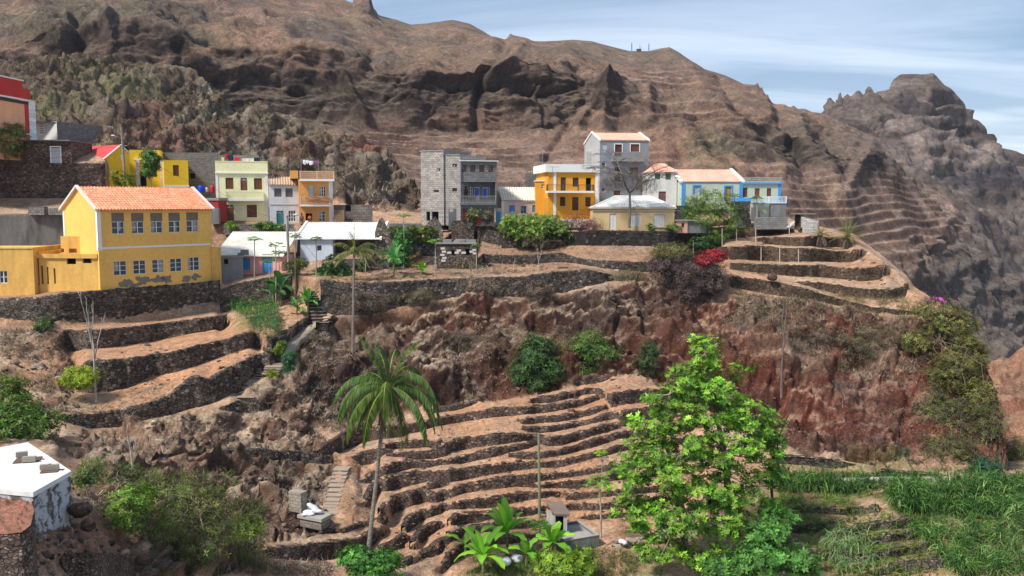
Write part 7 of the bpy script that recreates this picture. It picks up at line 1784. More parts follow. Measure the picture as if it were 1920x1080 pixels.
bush('flowering_bush', 'large bright green bush spilling over the wall below the pale pink cottage', [(975,415,38,16,97.8,1.6),(1020,418,36,16,97.8,1.6),(1050,430,24,16,97.8,1.4),(955,428,24,12,97.8,1.2),(1000,433,50,14,97.3,1.3)], 2600, .25, .12, [(.14,.26,.03),(.20,.33,.05),(.10,.19,.03),(.24,.30,.07)], clump=.28)
bush('flowering_bush', 'brown dead underside of the bright bush hanging over the dark doorway', [(1010,452,54,12,97.1,.9)], 600, .24, .07, [(.10,.075,.055),(.16,.12,.08),(.10,.11,.04)], clump=.3, mat=DRYL)
bush('courtyard_tree', 'small dusty green tree between the red doors of the grey block house', [(888,402,10,9,99.5,.7),(887,414,6,9,99.5,.5)], 330, .25, .11, [(.14,.16,.06),(.2,.21,.09),(.1,.12,.05)], clump=.2)
bush('courtyard_tree', 'dark dry shrub right of the red door of the grey block house', [(914,405,10,13,99.8,.7)], 260, .25, .08, [(.09,.07,.06),(.12,.10,.06)], clump=.2, mat=DRYL)
bush('purple_bush', 'reddish purple bare bush left of the cream house with hipped roof', [(1085,415,26,16,97.8,1.3),(1105,425,20,18,97.6,1.2)], 700, .3, .04, [(.16,.06,.06),(.22,.09,.09),(.10,.06,.055)], clump=.3, mat=DRYL)
bush('feathery_tree', 'feathery green tree in front of the blue trimmed house', [(1335,375,30,22,99.6,2),(1300,385,22,20,99.6,1.6),(1365,400,26,22,99.6,1.7),(1320,410,34,24,99.4,2),(1375,425,16,14,99.4,1.2),(1290,410,14,18,99.6,1),(1335,440,34,14,99.2,1.6)], 3000, .26, .07, [(.10,.18,.02),(.14,.23,.03),(.18,.25,.04),(.07,.13,.02)], catn='tree', clump=.26)
bush('dark_shrub', 'dark green shrub under the feathery tree against the wall end', [(1318,455,30,18,98.6,1.4),(1330,472,22,10,98.6,1)], 800, .22, .1, G_DK + [(.03,.08,.02)], clump=.25)
bush('wall_shrub', 'small green shrub at the right end of the cream house', [(1262,428,13,8,97.6,.7)], 240, .2, .1, [(.13,.2,.04),(.2,.26,.07)], clump=.16)
bush('wall_shrub', 'tiny green shrub between the two shuttered windows of the cream house', [(1220,427,6,7,97.6,.5)], 120, .2, .1, [(.1,.16,.04)], clump=.12)
bush('wall_shrub', 'bright green tuft on the garden wall left of the pale yellow house door', [(434,424,8,8,101.4,.5)], 180, .2, .08, [(.14,.26,.03),(.2,.3,.04)], clump=.14)
bush('wall_shrub', 'spreading green plant on the garden wall below the narrow white house', [(497,424,18,7,101.3,.6),(515,427,14,5,101.3,.5)], 380, .24, .12, [(.08,.18,.03),(.12,.24,.04)], clump=.18)
bush('dark_thicket', 'big tangled dark brown thicket spilling over the cliff edge below the terraces', [(1250,500,38,28,86.8,1.6),(1290,515,46,36,86.4,1.8),(1330,522,32,32,86.4,1.6),(1300,548,38,20,85.6,1.2)], 4600, .40, .055, [(.075,.055,.055),(.11,.08,.075),(.05,.037,.035),(.14,.10,.09)], catn='thicket', clump=.35, mat=DRYL)
bush('olive_bush', 'olive green top on the dark thicket left of the red bush', [(1262,474,40,17,87,1.3)], 1500, .26, .06, [(.13,.125,.045),(.17,.16,.06),(.10,.10,.04)], clump=.28, mat=DRYL)
bush('red_bush', 'bright red flowering bush beside the curved terraces', [(1337,480,26,12,86.4,1),(1320,490,18,11,86.2,.9)], 1100, .22, .09, [(.50,.03,.04),(.36,.025,.035),(.20,.04,.04)], clump=.2)
bush('cliff_tree', 'round dark green tree at the cliff foot left of its lighter neighbour', [(1005,660,30,32,76.5,2),(985,690,30,28,75.6,2),(1030,690,28,24,75.6,1.8),(1000,712,32,16,75,1.4)], 2300, .3, .11, [(.045,.10,.025),(.06,.13,.03),(.08,.16,.035),(.035,.08,.02)], catn='tree', clump=.3)
bush('cliff_tree', 'lighter green tree at the cliff foot right of the dark one', [(1105,640,28,20,77.5,1.6),(1120,660,40,18,77.2,1.8),(1080,655,24,20,77.3,1.4),(1100,685,30,14,77,1.2)], 1500, .28, .10, [(.09,.17,.03),(.12,.21,.04),(.07,.13,.025)], catn='tree', clump=.3)
bush('dry_bush', 'dry brown bush between the two cliff foot trees', [(1060,655,30,32,77.2,1.3)], 500, .3, .05, [(.16,.12,.06),(.12,.10,.05)], clump=.35, mat=DRYL)
bush('cliff_shrub', 'small dark green shrub on the red cliff left of the tall leafy tree', [(1216,655,15,13,77,.9),(1212,682,18,16,76,1)], 500, .25, .09, [(.05,.09,.03),(.07,.11,.035)], clump=.25)
bush('lime_bush', 'bright lime green bush below the middle terrace wall at the left', [(148,708,30,20,64.5,1.3)], 1000, .2, .07, [(.28,.36,.02),(.20,.30,.02),(.34,.40,.03)], clump=.22)
bush('hillside_bush', 'tall fresh green bush mass at the left edge above the white cistern', [(5,740,36,36,52,2),(25,780,40,36,50,2),(70,800,34,26,50,1.7),(0,810,50,26,48,2)], 2300, .24, .10, [(.09,.20,.02),(.12,.24,.03),(.07,.13,.02),(.14,.15,.05)], clump=.32)
bush('hillside_bush', 'low green shrub under the high stone wall at the far left', [(82,608,13,14,76,.9)], 260, .24, .09, [(.06,.12,.03),(.08,.13,.035)], clump=.22)
bush('path_shrub', 'blue green shrub growing beside the hillside steps', [(545,672,12,12,70.5,.8),(541,688,9,9,70.4,.6)], 480, .2, .06, [(.03,.11,.04),(.05,.14,.05)], clump=.16)
bush('path_shrub', 'bright green weeds on the inner side of the hillside path', [(527,648,9,11,74,.5),(520,655,7,9,73.8,.5)], 300, .2, .06, [(.12,.2,.02),(.16,.24,.03)], clump=.16)
bush('path_shrub', 'yellow green tuft on the middle steps of the hillside path', [(508,700,9,6,70,.5)], 180, .18, .05, [(.22,.28,.03)], clump=.14)
bush('bottom_bush', 'glossy green bush at the bottom edge around the coconut trunk base', [(665,1045,32,14,49.5,1),(715,1050,34,16,49.8,1.1),(700,1070,50,16,49.2,1.1)], 1200, .2, .11, [(.07,.22,.03),(.11,.30,.04),(.05,.15,.03)], clump=.22, ros=5)
bush('bottom_bush', 'yellow green leafy plants at the bottom edge right of the pale sacks', [(1060,1060,50,18,49,1),(1030,1050,24,12,49.5,.8),(1090,1045,18,10,50,.7)], 900, .24, .11, [(.26,.36,.03),(.20,.32,.03),(.14,.26,.03)], clump=.22, ros=6)
bush('bottom_bush', 'deep green leafy plants at the bottom right of the leafy tree', [(1440,1000,30,18,48,1),(1430,1045,50,26,47,1.3),(1500,1050,30,24,46.5,1.1),(1370,1065,40,18,47,1.1),(1460,970,20,14,49,.8)], 1500, .30, .13, [(.06,.17,.03),(.09,.23,.04),(.12,.30,.05)], clump=.26, ros=6)
bush('red_cliff_shrub', 'dark green shrub at the far right foot of the red cliff', [(1853,880,22,22,63,1),(1838,895,20,14,62.5,1)], 900, .26, .09, [(.025,.085,.04),(.04,.11,.05)], clump=.24)
bush('red_cliff_shrub', 'small grey green shrub low on the red cliff above the cane', [(1685,850,14,14,65,.8)], 240, .25, .08, [(.08,.10,.05),(.10,.12,.06)], clump=.22)
bush('hanging_shrub', 'pink flowered green and brown creeper bush rounding the cliff shoulder', [(1755,580,46,22,79.3,1.6),(1790,610,44,28,77.8,1.6),(1815,665,36,36,75.3,1.6),(1785,700,46,40,73.6,1.6),(1835,745,28,40,70.5,1.4),(1720,640,30,22,77.5,1)], 5200, .26, .08, [(.16,.17,.03),(.20,.20,.04),(.12,.11,.045),(.10,.09,.04)], clump=.32, catn='creeper')
bush('pink_flowers', 'scattered magenta blossoms on top of the shoulder creeper', [(1752,560,38,8,79.4,1),(1780,580,24,14,78.6,1)], 70, .2, .14, [(.50,.10,.45),(.42,.07,.36)], clump=.1, stems=False, per=5, catn='flowers')
bush('hanging_shrub', 'lower green tipped brown scrub on the right end of the red cliff', [(1795,790,54,44,69.2,1.6),(1855,800,24,60,67.2,1.3),(1785,845,54,30,66,1.4),(1750,760,30,30,71,1)], 4200, .26, .06, [(.12,.11,.05),(.10,.085,.05),(.15,.19,.03),(.08,.07,.045)], clump=.34, catn='scrub')
bush('hillside_bush', 'olive scrub at the right edge foot of the red hillside', [(1905,850,22,30,76,1.4)], 500, .26, .08, [(.15,.17,.04),(.12,.13,.04)], clump=.3)
bush('young_bush', 'olive leafed sapling tuft around the papaya trunks above the stairs', [(552,498,20,14,88.3,1),(562,494,10,10,88,.7)], 420, .24, .08, [(.16,.17,.05),(.2,.28,.04),(.12,.13,.04)], clump=.25)
bush('dry_creeper', 'orange brown dead creeper right of the banana plant by the ruins', [(778,495,14,22,93.2,.8)], 380, .25, .06, [(.26,.15,.06),(.2,.13,.06)], clump=.22, mat=DRYL)
bush('thatch_heap', 'sagging heap of dead leaves roofing the little shelter before the roofless house', [(880,497,30,10,92.3,.9),(860,500,16,8,92.3,.8)], 600, .34, .05, [(.20,.16,.09),(.14,.11,.07),(.12,.13,.05)], clump=.25, mat=DRYL, catn='heap', stems=False)

for i, (x, y, rx, ry, lb) in enumerate([(690,566,40,16,'brown scrub creeping up the left part of the long retaining wall'),(790,556,34,12,'grey brown scrub at the foot of the long retaining wall behind the palm'),(905,540,40,14,'dry pale scrub hanging on the middle of the long retaining wall'),(1010,548,30,14,'dry scrub at the foot of the right part of the long retaining wall'),(1180,520,34,12,'dusty scrub where the long retaining wall runs out'),(1420,600,60,26,'straggly olive scrub just under the promontory path'),(1520,640,60,28,'wide dry olive scrub on the upper red cliff'),(1640,640,60,36,'dense dry scrub right of the wide one on the upper red cliff'),(600,650,22,30,'brown dry scrub on the steep bank right of the hillside path'),(870,640,50,20,'grey scrub on the brown bank left of the cliff foot trees')]):
    bush('wall_scrub', lb, [(x, y, rx, ry, float(GD(x, y)) - .5, .5)], 420, .38, .045, BR_[i % 3], None, 'scrub', clump=.35, mat=DRYL, ros=5)
# --- bare trees and dead poles
def bare_tree(x, yb, yt, label, seed, spread, depth=5, r=.12, col=(.24,.2,.17), d=None, name='bare_tree', group='leafless trees', flat=0, split=.35, kids=3, tilt=.7, shrink=.72):
    r_ = random.Random(seed); d = d or D_(x, yb, .3); base = Pv(x, yb, d); H = (Pv(x, yt, d) - base).length
    th = thing(name, label, 'bare tree', base, group); tr = MB(); br = MB()
    def grow(p, dr, L, rad, k):
        e = p + dr * L; mid = p.lerp(e, .5) + Vector((r_.uniform(-1, 1), r_.uniform(-1, 1), 0)) * L * .06
        (tr if k == 0 else br).tube([p, mid, e], [rad, rad * .85, rad * .7], 6 if k < 2 else 3, cap=False)
        if k >= depth: return
        for j in range(kids if k else kids + 1):
            a = r_.uniform(0, 6.28); n = Vector((math.cos(a), math.sin(a), 0)); nd = (dr + n * r_.uniform(.4, 1.1) * tilt * spread + Vector((0, 0, .25 if not flat else -.05 * k))).normalized()
            grow(e, nd, L * r_.uniform(.55, .8) * shrink / .72, max(.012, rad * .6), k + 1)
    grow(base - Vector((0, 0, .2)), Vector((0, 0, 1)), H * split, r, 0)
    tr.build('trunk', bark(col), th); br.build('branch', bark(col), th); return th
bare_tree(1180, 424, 318, 'leafless grey tree with wide flat crown in front of the grey tower house', 5, 1.7, 6, .17, (.17, .14, .12), d=97.8, split=.62, kids=3, flat=1, tilt=.9, shrink=.70)
bare_tree(180, 752, 598, 'pale bare tree with few upright branches standing on the left terrace', 8, .5, 3, .10, (.42, .36, .31), split=.5, kids=2, tilt=.6)
bare_tree(1125, 478, 420, 'thin leafless shrub left against the black stone wall', 11, 1.4, 5, .06, (.14, .11, .10), d=98.4, split=.3)
bare_tree(1150, 484, 445, 'low leafless shrub right beside its taller neighbour on the black wall', 12, 1.5, 5, .05, (.13, .105, .095), d=98.2, split=.25)
bare_tree(1175, 480, 425, 'leafless bush below the cream house shutters against the black wall', 13, 1.3, 5, .05, (.15, .12, .10), d=98.3, split=.3)
bare_tree(1010, 508, 460, 'pale dead sapling on the path above the long retaining wall', 14, .6, 3, .05, (.42, .37, .33), split=.45, kids=2)
bare_tree(248, 905, 795, 'curving pale dead stem leaning over the gully at the lower left', 15, .6, 2, .09, (.40, .34, .28), split=.6, kids=1)
bare_tree(883, 520, 478, 'dry forked shrub in front of the roofless stone house', 16, .8, 4, .05, (.24, .19, .14), split=.3)
bare_tree(1465, 742, 625, 'thin grey trunk climbing against the red cliff right of the leafy tree', 17, .3, 2, .10, (.16, .13, .115), split=.7, kids=1, tilt=.3)
bare_tree(1448, 930, 790, 'dark thin trunk behind the right side of the leafy tree', 18, .7, 4, .10, (.06, .05, .045), d=53.0, split=.5, kids=2)
bare_tree(1395, 640, 590, 'grey leafless shrub on the cliff below the dark thicket', 19, 1.2, 5, .04, (.2, .17, .15), split=.25)
bare_tree(1640, 860, 790, 'brown leafless shrub low on the red cliff', 20, 1.2, 5, .05, (.15, .10, .085), split=.25)
bare_tree(1580, 760, 690, 'grey leafless shrub halfway up the red cliff', 21, 1.1, 5, .05, (.17, .14, .12), split=.25)
bare_tree(860, 655, 600, 'grey leafless shrub on the brown bank above the coconut crown', 22, 1.2, 5, .04, (.17, .13, .11), split=.25)

def pole_thing(name, label, catn, pts, rad, mat, group=None, n=7):
    mb = MB(); mb.tube(pts, rad, n); return tag(mb.build(name, mat, base=pts[0]), label, catn, group)
GP_ = simple((.20, .21, .13), .8, .15, name='greenish_post')
d = 58.5; pole_thing('bare_post', 'tall bare greenish post standing in the terraced field left of the hut', 'post', [Pv(1012, 990, d), Pv(1010, 812, d)], [.10, .085], GP_)
WD = simple((.42, .37, .31), .9, .2, name='grey_wood')
GW = 'thin wooden poles along the curved terraces'
for (x, yb, yt, lb) in [(1354,461,428,'thin pole nearest the feathery tree on the upper curved terrace'),(1381,452,428,'thin pole second from the feathery tree against the top curved wall'),(1417,460,428,'thin pole right below the papaya crown on the curved terrace'),
   (1427,491,463,'thin pole against the left part of the third curved wall'),(1462,493,462,'thin pole at the middle of the third curved wall'),(1497,491,467,'thin pole against the right part of the third curved wall'),(1480,441,408,'taller thin pole beside the tilted metal sheet'),(1300,482,450,'short white stake above the olive bush top')]:
    d = D_(x, yb, .5); pole_thing('thin_pole', lb, 'pole', [Pv(x, yb + 1, d), Pv(x, yt, d)], [.05, .04], WD, GW, 5)
d = 90.5; th = thing('street_lamp_pole', 'tall grey timber pole with a drooping street lamp beside the pink cottage', 'lamp pole', Pv(544, 560, d))
mb = MB(); mb.tube([Pv(544, 562, d), Pv(538, 404, d)], [.17, .12], 8); mb.build('pole', bark((.30, .27, .24)), th)
mb = MB(); mb.tube([Pv(538.5, 412, d), Pv(544, 407, d - .2), Pv(552, 403.5, d - .4)], .035, 5); mb.build('arm', METAL, th)
mb = MB(); mb.blob(Pv(555.5, 402.5, d - .5), (.28, .14, .10), 10, 6); mb.build('lamp_head', simple((.5, .48, .45), .6, name='lamp_grey'), th, smooth=True)
d = 100.2; th = thing('street_lamp_pole', 'leaning utility pole with small curved lamp at the bright yellow house', 'lamp pole', Pv(235, 350, d))
mb = MB(); mb.tube([Pv(235.5, 352, d), Pv(227.5, 238, d)], [.16, .11], 8); mb.build('pole', bark((.26, .22, .19)), th)
mb = MB(); mb.tube([Pv(228, 260, d), Pv(221, 256, d - .2), Pv(214, 254, d - .3)], .035, 5); mb.build('arm', METAL, th)
mb = MB(); mb.blob(Pv(212, 254, d - .3), (.25, .12, .08), 10, 6); mb.build('lamp_head', simple((.6, .62, .66), .6, name='lamp_white'), th, smooth=True)
mb = MB(); mb.tube([Pv(224, 272.5, d), Pv(238, 273.5, d)], .05, 4); mb.build('crossbar', METAL, th)
def wire(a, b, sag, label, n=14):
    pts = []
    for k in range(n + 1):
        t = k / n; p = a.lerp(b, t); p.z -= sag * 4 * t * (1 - t); pts.append(p)
    mb = MB(); mb.tube(pts, .014, 3); return tag(mb.build('power_line', simple((.05, .05, .05), .8, name='cable'), base=a), label, 'cable', 'overhead cables')
wire(Pv(538, 414, 90.5), Pv(403, 353, 104.6), .6, 'cable sagging from the lamp pole to the pale yellow house')
wire(Pv(538, 414, 90.5), Pv(606, 500, 88.6), .1, 'cable running steeply down from the lamp pole past the low white house')
wire(Pv(228, 262, 100.2), Pv(403, 352, 104.6), .9, 'cable between the leaning utility pole and the pale yellow house')
wire(Pv(228, 248, 100.2), Pv(60, 280, 98), .9, 'upper cable from the leaning utility pole to the left edge')
wire(Pv(228, 262, 100.2), Pv(-30, 300, 96), .9, 'lower cable from the leaning utility pole to the left edge')
gm = 'radio masts on the ridge'
for x, yb, yt, r, lb in [(1184.5,97,80,.28,'tallest thin radio mast left of the summit hut'),(1199.5,98,83,.15,'thin mast right beside the summit hut'),(1202,98,86,.13,'shortest mast behind the summit hut'),(1216.5,97,81,.26,'radio mast with small dishes on the ridge right of the summit hut')]:
    d = 378; mb = MB(); mb.tube([Pv(x, yb + 2, d), Pv(x, yt, d)], [r, r * .6], 4)
    if r > .2: mb.tube([Pv(x - 1, yt + 5, d), Pv(x + 1, yt + 5, d)], .3, 4); mb.tube([Pv(x - .8, yt + 9, d), Pv(x + .8, yt + 9, d)], .35, 4)
    tag(mb.build('radio_mast', METAL, base=Pv(x, yb, d)), lb, 'mast', gm)
# antennas on houses
for x, yb, yt, d, lb in [(543.5,332,300,105,'thin aerial on the roof left of the orange lattice balcony'),(1017,338,283,106,'tall thin aerial left of the amber house parapet'),(1036,346,290 + 22,101,'aerial with crossbars in front of the white parapet')]:
    mb = MB(); mb.tube([Pv(x, yb, d), Pv(x, yt, d)], .025, 4)
    if x == 1036: mb.tube([Pv(1029, 313, d), Pv(1049, 313, d)], .02, 3)
    tag(mb.build('aerial', METAL, base=Pv(x, yb, d)), lb, 'aerial', 'house aerials')

# --- laundry, barrels
def cloth(x0, y0, x1, y1, d, col, label, g, seed):
    r_ = random.Random(seed); mb = MB(); n, m = 8, 6; a = Pv(x0, y0, d); b = Pv(x1, y0 + (r_.uniform(-.5, .5)), d); h = (Pv(x0, y1, d) - a).length
    vs = []
    for j in range(m + 1):
        for i in range(n + 1):
            p = a.lerp(b, i / n); p = p + Vector((0, math.sin(i * 1.7 + seed) * .06 * (.3 + j / m), -h * j / m * (1 - .12 * math.sin(i * .9 + seed)))); vs.append(tuple(p))
    k = len(vs); vs2 = [(x, y + .02, z) for x, y, z in vs]
    fs = [(j * (n + 1) + i, j * (n + 1) + i + 1, (j + 1) * (n + 1) + i + 1, (j + 1) * (n + 1) + i) for j in range(m) for i in range(n)]
    mb.add(vs, fs); mb.add(vs2, [f[::-1] for f in fs])
    return tag(mb.build('laundry', simple(col, .85, .1, name='cloth'), base=a, smooth=True), label, 'laundry', g)
g = 'laundry on the pale yellow house roof'
for k, (x0, y0, x1, y1, c, lb) in enumerate([(415,295,420,302,(.6,.55,.2),'yellow cloth at the left end of the roof clothesline'),(421.5,288,427,300,(.35,.02,.03),'crooked red cloth highest on the roof clothesline'),(427,290,437.5,302,(.015,.02,.05),'dark navy cloth beside the crooked red one'),(439,295.5,450,302.5,(.5,.01,.04),'bright red cloth in the middle of the roof clothesline'),(454,297,476,303,(.5,.46,.48),'wide pale sheet on the roof clothesline'),(476.5,295.5,487,303,(.02,.022,.04),'black cloth at the right end of the roof clothesline')]): cloth(x0, y0, x1, y1, 106.5, c, lb, g, k)
g = 'laundry above the orange lattice balcony'
for k, (x0, y0, x1, y1, c, lb) in enumerate([(567.5,299.5,573,308,(.7,.72,.8),'leftmost white cloth above the orange balcony house'),(573.5,300.5,579,306.5,(.72,.74,.8),'small white cloth next to the leftmost one above the orange house'),(579.5,301.5,586.5,309,(.7,.72,.78),'long white cloth in the middle of the high line'),(587,302,589,308,(.6,.3,.5),'narrow pink cloth on the high line'),(589.5,302,595,308,(.3,.06,.3),'purple cloth at the right end of the high line')]): cloth(x0, y0, x1, y1, 107.5, c, lb, g, k)
th = thing('washing_line', 'washing line on two thin poles above the orange balcony house', 'washing line', Pv(580, 330, 107.5))
mb = MB(); mb.tube([Pv(564, 297, 107.5), Pv(575, 300.5, 107.5), Pv(597, 302, 107.5)], .012, 3); mb.build('line', METAL, th)
for x in (564.5, 596.5): mb = MB(); mb.tube([Pv(x, 340, 107.5), Pv(x, 298, 107.5)], .025, 4); mb.build('pole', WD, th)
th = thing('washing_line', 'washing line on thin rods over the pale yellow house parapet', 'washing line', Pv(450, 303, 106.5))
mb = MB(); mb.tube([Pv(413, 294, 106.5), Pv(427, 289, 106.5), Pv(455, 296.5, 106.5), Pv(488, 295, 106.5)], .012, 3); mb.build('line', METAL, th)
for x in (413, 488): mb = MB(); mb.tube([Pv(x, 306, 106.5), Pv(x, 293, 106.5)], .025, 4); mb.build('rod', METAL, th)
def barrel(x, y0, y1, r, d, col, label):
    th = thing('water_barrel', label, 'barrel', Pv(x, y1, d)); a, b = Pv(x, y1, d), Pv(x, y0, d); H = (b - a).length
    mb = MB(); mb.tube([a, a + Vector((0, 0, H * .25)), a + Vector((0, 0, H * .5)), a + Vector((0, 0, H * .8)), b], [r * .88, r * 1.0, r * 1.03, r * 1.0, r * .85], 14); mb.build('body', simple(col, .45, .08, name='plastic'), th, smooth=True)
    mb = MB(); mb.tube([b, b + Vector((0, 0, .06))], r * .6, 12); mb.build('lid', simple(tuple(c * .7 for c in col), .5, .05, name='plastic_lid'), th)
barrel(377.5, 348.5, 360, .36, 102, (.01, .06, .55), 'blue plastic water barrel on the flat roof left of the pale yellow house')
barrel(399, 348, 363, .28, 102, (.40, .02, .02), 'dark red water barrel on the flat roof left of the pale yellow house')
barrel(388, 352, 360, .17, 102.2, (.55, .5, .5), 'small pale bucket between the blue and the red barrels')

# --- people
def person(label, joints, edges, radii, base, skin, shirt_rng, shirt, hair=True):
    th = thing('person', label, 'person', base)
    me = bpy.data.meshes.new('body'); me.from_pydata([tuple(Vector(j)) for j in joints], edges, []); me.update()
    o = link_mesh('body', me, th); sk = o.modifiers.new('skin', 'SKIN'); 
    for v, r in zip(me.skin_vertices[0].data, radii): v.radius = (r, r)
    me.skin_vertices[0].data[0].use_root = True
    o.modifiers.new('sub', 'SUBSURF').render_levels = 1; me.materials.append(skin)
    mb = MB(); 
    for a, b, ra, rb in shirt_rng: mb.tube([Vector(joints[a]) + Vector(base), Vector(joints[a]).lerp(Vector(joints[b]), .5) + Vector(base), Vector(joints[b]) + Vector(base)], [ra, (ra + rb) / 2 * 1.05, rb], 10)
    mb.build('shirt', shirt, th, smooth=True)
    if hair: mb = MB(); h = Vector(joints[4]) + Vector(base); mb.blob(h + Vector((0, .02, .07)), (.10, .115, .09), 10, 6); mb.build('hair', simple((.01, .008, .008), .9, name='black_hair'), th, smooth=True)
    return th
SKN = simple((.09, .04, .022), .6, .05, name='skin')
ST_J = [(0,0,.95),(0,0,1.15),(0,0,1.38),(0,-.01,1.5),(0,-.02,1.62),(-.2,0,1.36),(-.25,-.05,1.1),(-.2,-.22,.95),(.2,0,1.36),(.25,-.05,1.1),(.2,-.22,.95),(-.1,0,.9),(-.11,-.02,.5),(-.11,0,.06),(-.11,-.12,.03),(.1,0,.9),(.11,-.02,.5),(.11,0,.06),(.11,-.12,.03)]
ST_E = [(0,1),(1,2),(2,3),(3,4),(2,5),(5,6),(6,7),(2,8),(8,9),(9,10),(0,11),(11,12),(12,13),(13,14),(0,15),(15,16),(16,17),(17,18)]
ST_R = [.13,.13,.12,.055,.095,.06,.045,.035,.06,.045,.035,.09,.06,.04,.035,.09,.06,.04,.035]
person('person in dark brown standing behind the grey balcony balusters', ST_J, ST_E, ST_R, Vector(FR_.W(FR_.uz(874, 370, .6)[0], .6, FR_.z(874, 379.5) + .05)), SKN, [(0, 2, .17, .18)], simple((.07, .03, .03), .9, name='brown_cloth'))
SI_J = [(0,0,.45),(0,0,.62),(0,-.03,.85),(0,-.05,.96),(0,-.07,1.08),(-.18,-.03,.83),(-.22,-.15,.6),(-.12,-.32,.55),(.18,-.03,.83),(.22,-.15,.6),(.12,-.32,.55),(-.1,-.1,.45),(-.12,-.45,.47),(-.12,-.47,.06),(-.12,-.6,.03),(.1,-.1,.45),(.12,-.45,.47),(.12,-.47,.06),(.12,-.6,.03)]
F5b = Fr(560.5, 104.4, 624, 104.0)
for x, c, lb in ((568.5, (.16, .08, .16), 'seated person in purple left of the dark doorway of the orange house'), (583.5, (.55, .10, .05), 'seated person in red at the dark doorway of the orange house')):
    person(lb, SI_J, ST_E, ST_R, Vector(F5b.W(F5b.uz(x, 400)[0], -.5, F5b.z(x, 419.5, -.5))), SKN, [(0, 2, .17, .18)], simple(c, .9, name='cloth'))
    mb = MB(); mb.box(-.2, .2, -.15, .2, .0, .42); o_ = Vector(F5b.W(F5b.uz(x, 400)[0], -.5, F5b.z(x, 419.5, -.5))); mb.v = [tuple(Vector(v) + o_) for v in mb.v]; tag(mb.build('stool', WD, base=o_), 'low wooden stool under the ' + ('purple' if x < 570 else 'red') + ' clad person', 'stool')

# --- steps
def stairs(pts, n, w, label, mat, side=1, name='stone_steps'):
    """pts: (x,row) from the bottom to the top along the flight"""
    a = np.array(pts, float); t = np.linspace(0, 1, n + 1); s = np.linspace(0, 1, len(a)); xs = np.interp(t, s, a[:, 0]); ys = np.interp(t, s, a[:, 1])
    C = G(xs, ys); th = thing(name, label, 'steps', C[0])
    for i in range(n):
        p, q = Vector(C[i]), Vector(C[i + 1]); dr = (q - p); dr.z = 0; L = max(dr.length, .25); dr.normalize() if dr.length > .01 else None
        dr = (dr * .35 + Vector((.12 * side, 1, 0)) * .65).normalized(); cr = Vector((-dr.y, dr.x, 0)); r_ = rnd.uniform(-.05, .05)
        mb = MB(); z1 = q.z + .02; c = (p + q) / 2
        qd = []
        for z in (p.z - .8, z1):
            for a_, b_ in ((-1, -1), (-1, 1), (1, 1), (1, -1)): v = c + cr * (-a_) * (w / 2 + r_) + dr * b_ * (L / 2 + .22); qd.append((v.x, v.y, z + rnd.uniform(-.015, .015)))
        qd = qd[0:4][::-1] + qd[4:8][::-1]
        lo = [(x, y, z1 - .07) for x, y, z in qd[4:8]]; cx_, cy_ = c.x, c.y; sh = [(cx_ + (x - cx_) * .93, cy_ + (y - cy_) * .93, z) for x, y, z in qd[0:4]]; sh2 = [(cx_ + (x - cx_) * .93, cy_ + (y - cy_) * .93, z1 - .07) for x, y, z in qd[4:8]]
        mb.box8(lo + qd[4:8]); mb.box8(sh + sh2, 1); mb.build('step', [mat, RIS], th)
RIS = stone(((.03, .022, .018), (.07, .05, .04), (.14, .11, .09)), 4, name='shaded_riser_stone')  # riser shading painted in as darker, dirty stone
STP = plaster((.34, .26, .20), .4, (.16, .10, .075), name='step_stone')
stairs([(619,962),(625,940),(634,905),(642,876)], 12, 1.05, 'lower flight of worn stone steps right of the plinth with sacks', STP)
stairs([(462,748),(484,715),(500,698)], 8, 1.5, 'lower broken steps of the hillside path beside the left terraces', STP)
stairs([(508,704),(514,690),(520,672)], 6, 1.4, 'middle flight of hillside steps beside the blue green shrub', STP)
stairs([(604,608),(596,585),(590,560),(583,545)], 11, 1.5, 'upper flight of dark stone steps beside the bright banana plant', plaster((.20, .165, .14), .4, (.09, .075, .06)))
stairs([(528,500),(533,470),(531,445)], 9, 1.0, 'narrow dark stairs climbing between the pink cottage and the low white house', plaster((.13, .115, .105), .4, (.06, .05, .05)))
# landing and path ribbons
def ribbon(name, pts, w, mat, lift=.08):
    a = np.array(pts, float); t = np.linspace(0, 1, 40); s = np.linspace(0, 1, len(a)); C = G(np.interp(t, s, a[:, 0]), np.interp(t, s, a[:, 1]), lift)
    for k in range(3): C = smooth_rows(C)
    T = np.gradient(C, axis=0); T[:, 2] = 0; T = unit(T); S = np.stack([-T[:, 1], T[:, 0], 0 * T[:, 0]], -1); wv = w * (1 + fbm(C, 2, 5) * .2)[:, None] / 2
    V = np.stack([C - S * wv - [0, 0, .5], C - S * wv, C + S * wv, C + S * wv - [0, 0, .5]], 1).reshape(-1, 3)
    me = np_mesh(name, V, grid_faces(40, 4), mats=[mat]); return tag(link_mesh(name, me), kind='structure')
def smooth_rows(C): D = C.copy(); D[1:-1] = (C[:-2] + 2 * C[1:-1] + C[2:]) / 4; return D
EARTH = plaster((.30, .20, .14), .3, (.2, .12, .08), name='trodden_earth')
ribbon('path', [(522,672),(540,655),(562,632),(585,616),(603,608)], 1.5, plaster((.33, .27, .21), .3, (.2, .15, .11), name='path_earth'), .3)
ribbon('path', [(1150,1030),(1230,1005),(1340,985),(1385,965)], .35, simple((.33, .29, .23), .9, .2, name='pale_channel'), .25)
ribbon('path', [(1430,908),(1500,903),(1580,905),(1660,903),(1760,903),(1930,906)], .30, simple((.42, .38, .32), .9, .2, name='channel_lip'), .35)

